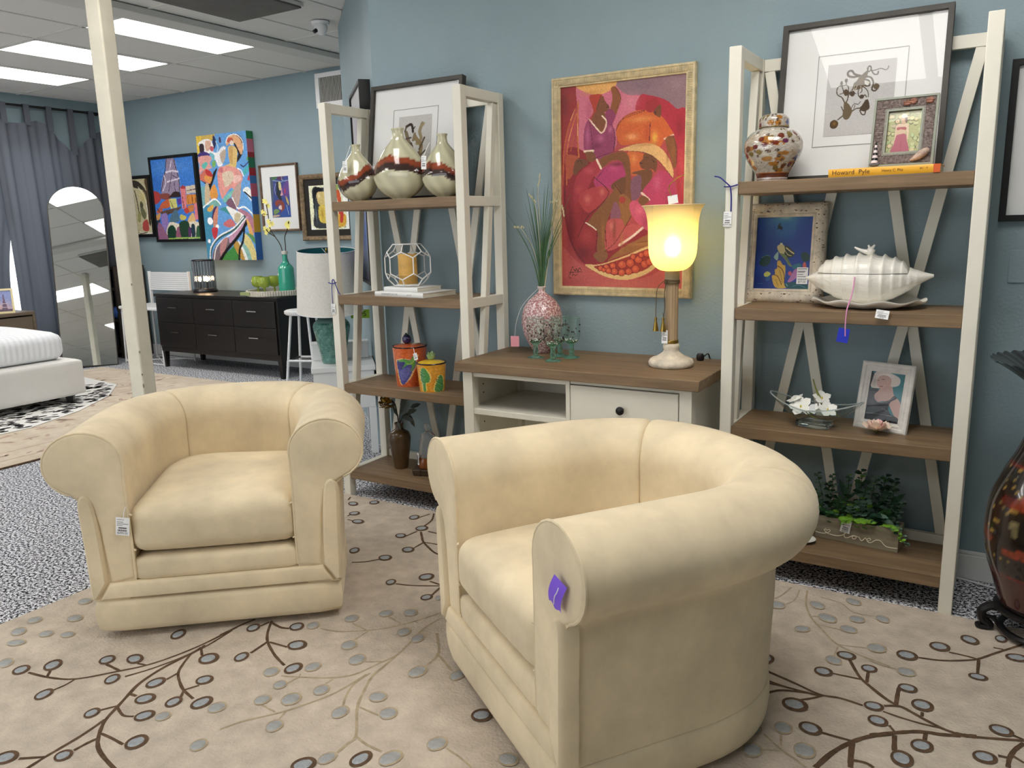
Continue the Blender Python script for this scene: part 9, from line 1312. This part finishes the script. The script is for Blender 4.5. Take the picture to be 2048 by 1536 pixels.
def curtain(label, y0, y1, ztop, zbot, n, seed, swag=None, gap=0):
    t = thing('curtain', label, 'curtain', (LX+.085, 0, 0), group='grey tab top curtains'); rg = random.Random(seed); ph = [rg.uniform(0, 6) for _ in range(4)]
    def fn(u, v):
        z = ztop+(zbot-ztop)*v; w = y1-y0; am = .028*(.5+.7*v); y = y0+w*u+.02*math.sin(3*v+ph[0])-gap*u*max(0, math.sin(math.pi*min(1, max(0, (v-.40)/.55))))
        if swag and v < .25: z -= .0
        dx = am*math.sin(2*math.pi*n*u+ph[1]+.5*math.sin(2*v))+.012*math.sin(2*math.pi*n*2.3*u+ph[2]); dz = -.05*(1-v)*abs(math.sin(math.pi*n*.5*u)) if v < .2 else 0
        if swag: dz -= swag*math.exp(-((u-.72)/.16)**2)*max(0, 1-v*3)
        return (dx, y, z+dz)
    g = G(); g.grid(fn, int(n*14), 24); g.build('cloth', cm, t, sharp=80)
    k = 0
    while k < n:
        y = y0+(y1-y0)*(k+.5)/n; g = G(); a = fn((k+.5)/n, 0)
        g.tube([(a[0], y, a[2]-.02), (-.0165, y, 2.73), (0, y, 2.767), (.0165, y, 2.73), (a[0]+.004, y, a[2]-.02)], .006, 4); 
        g2 = G(); g2.box(-.0185, y-.03, a[2]-.03, -.0150, y+.03, 2.765).box(.0150, y-.03, a[2]-.03, .0185, y+.03, 2.765).box(-.0185, y-.03, 2.7645, .0185, y+.03, 2.768); g2.build('tab', cm, t); k += 1
curtain('grey tab top curtain hanging left of the bright window gap', -2.3, 1.17, 2.62, .02, 11, 1, gap=.10)
curtain('grey tab top curtain with a drooping swag right of the window gap', 1.12, 2.30, 2.62, .02, 5, 2, swag=.28)

# platform bed, nightstand and what stands on it
lea = mat('white_leather', (236, 233, 228), rough=.4, var=(3, .03)); 
t = thing('bed_frame', 'low white upholstered platform bed frame with black feet', 'bed', (-7.60, -.85, 0))
def bf(p): return p
rbox(1.0, 1.28, .155, .035, 10).build('base', lea, t, (0, 0, .225))
for x in (-.85, .92):
    for y in (-1.15, 1.17): G().cyl((x, y, .0145), (x, y, .0695), .035, .042, 4).build('foot', M['black_lacquer'], t)
t = thing('mattress', 'white mattress with a ribbed white coverlet on the bed frame', 'mattress', (-7.66, -.85, .3805))
def coverlet_mat():
    m = mat('white_coverlet', (240, 242, 246), rough=.8); nt = m.node_tree; tc = nt.nodes.new('ShaderNodeTexCoord'); w = nt.nodes.new('ShaderNodeTexWave'); w.bands_direction = 'Y'; w.inputs['Scale'].default_value = 7; w.inputs['Distortion'].default_value = .4; bp = nt.nodes.new('ShaderNodeBump'); bp.inputs['Distance'].default_value = .012; bp.inputs['Strength'].default_value = .3
    nt.links.new(tc.outputs['Object'], w.inputs['Vector']); nt.links.new(w.outputs['Fac'], bp.inputs['Height']); nt.links.new(bp.outputs[0], nt.nodes['Principled BSDF'].inputs['Normal']); return m
def rib(p):
    if p.z > .02: p.z += .012*math.sin(3*p.x+1)*math.sin(2*p.y)
    return p
rbox(.97, 1.20, .12, .085, 24, rib).build('coverlet', coverlet_mat(), t, (0, 0, .12), sharp=80)
nw = wood('taupe_wood', (118, 104, 88), (92, 80, 68), 'y'); t = thing('nightstand', 'taupe wooden nightstand beside the bed before the curtains', 'nightstand', (-8.50, .74, 0), 0)
G().box(-.25, -.24, .635, .20, .24, .668).build('top', nw, t, bevel=.003)
for y in (-.24, .215): G().box(-.25, y, .0, .20, y+.025, .6345).build('side', nw, t, bevel=.002)
G().box(-.24, -.2145, .30, .19, .2145, .62).build('drawer', mat('taupe_panel', (104, 92, 78), rough=.6), t, bevel=.004); G().box(-.24, -.2145, .02, .185, .2145, .285).build('drawer', M['taupe_panel'], t, bevel=.004)
t = thing('tower_picture', 'small picture of a tower at dusk in a cream frame on the nightstand', 'picture frame', (-8.38, .665, .6684), R(62), -R(10)); g = G(); frame_ring(g, .30, .245, [(0, .014), (0, 0), (.018, -.002), (.020, .004), (.020, .014)]); g.build('frame', mat('cream_gold', (232, 216, 170), rough=.5), t)
painting([('p', (150, 160, 206), [(-.1,-.1),(1.1,-.1),(1.1,1.1),(-.1,1.1)]), ('B', (226, 180, 170), .9, .5, .9, .8, .4), ('B', (206, 170, 176), .6, .2, .5, .3, .3), ('P', (120, 100, 120), [(.68,.95),(.72,.5),(.75,.12),(.79,.5),(.86,.95)]), ('L', (220, 200, 200), .03, [(.70,.62),(.83,.62)]), ('L', (220, 200, 200), .03, [(.68,.80),(.86,.80)]), ('p', (110, 96, 110), [(-.1,.92),(1.1,.88),(1.1,1.1),(-.1,1.1)])], .26, .205, 50, 'print', t, .006, .020, vcol('paper_print', .8, .1), grain=.03)
G().box(-.14, .008, .01, .14, .012, .235).build('backing', M['black_frame'], t)
t = thing('bedside_lamp', 'white bedside lamp shade just inside the left edge', 'lamp', (-8.57, .555, .6684))
G().lathe([(0, 0), (.07, 0), (.07, .012), (.02, .02), (.014, .06), (.03, .12), (.035, .18), (.014, .24), (.010, .30), (0, .30)], 28).build('base', M['white_ceramic'], t, sharp=60); G().lathe([(.17, .30), (.12, .52)], 40).build('shade', M['linen_shade'], t, sharp=80)
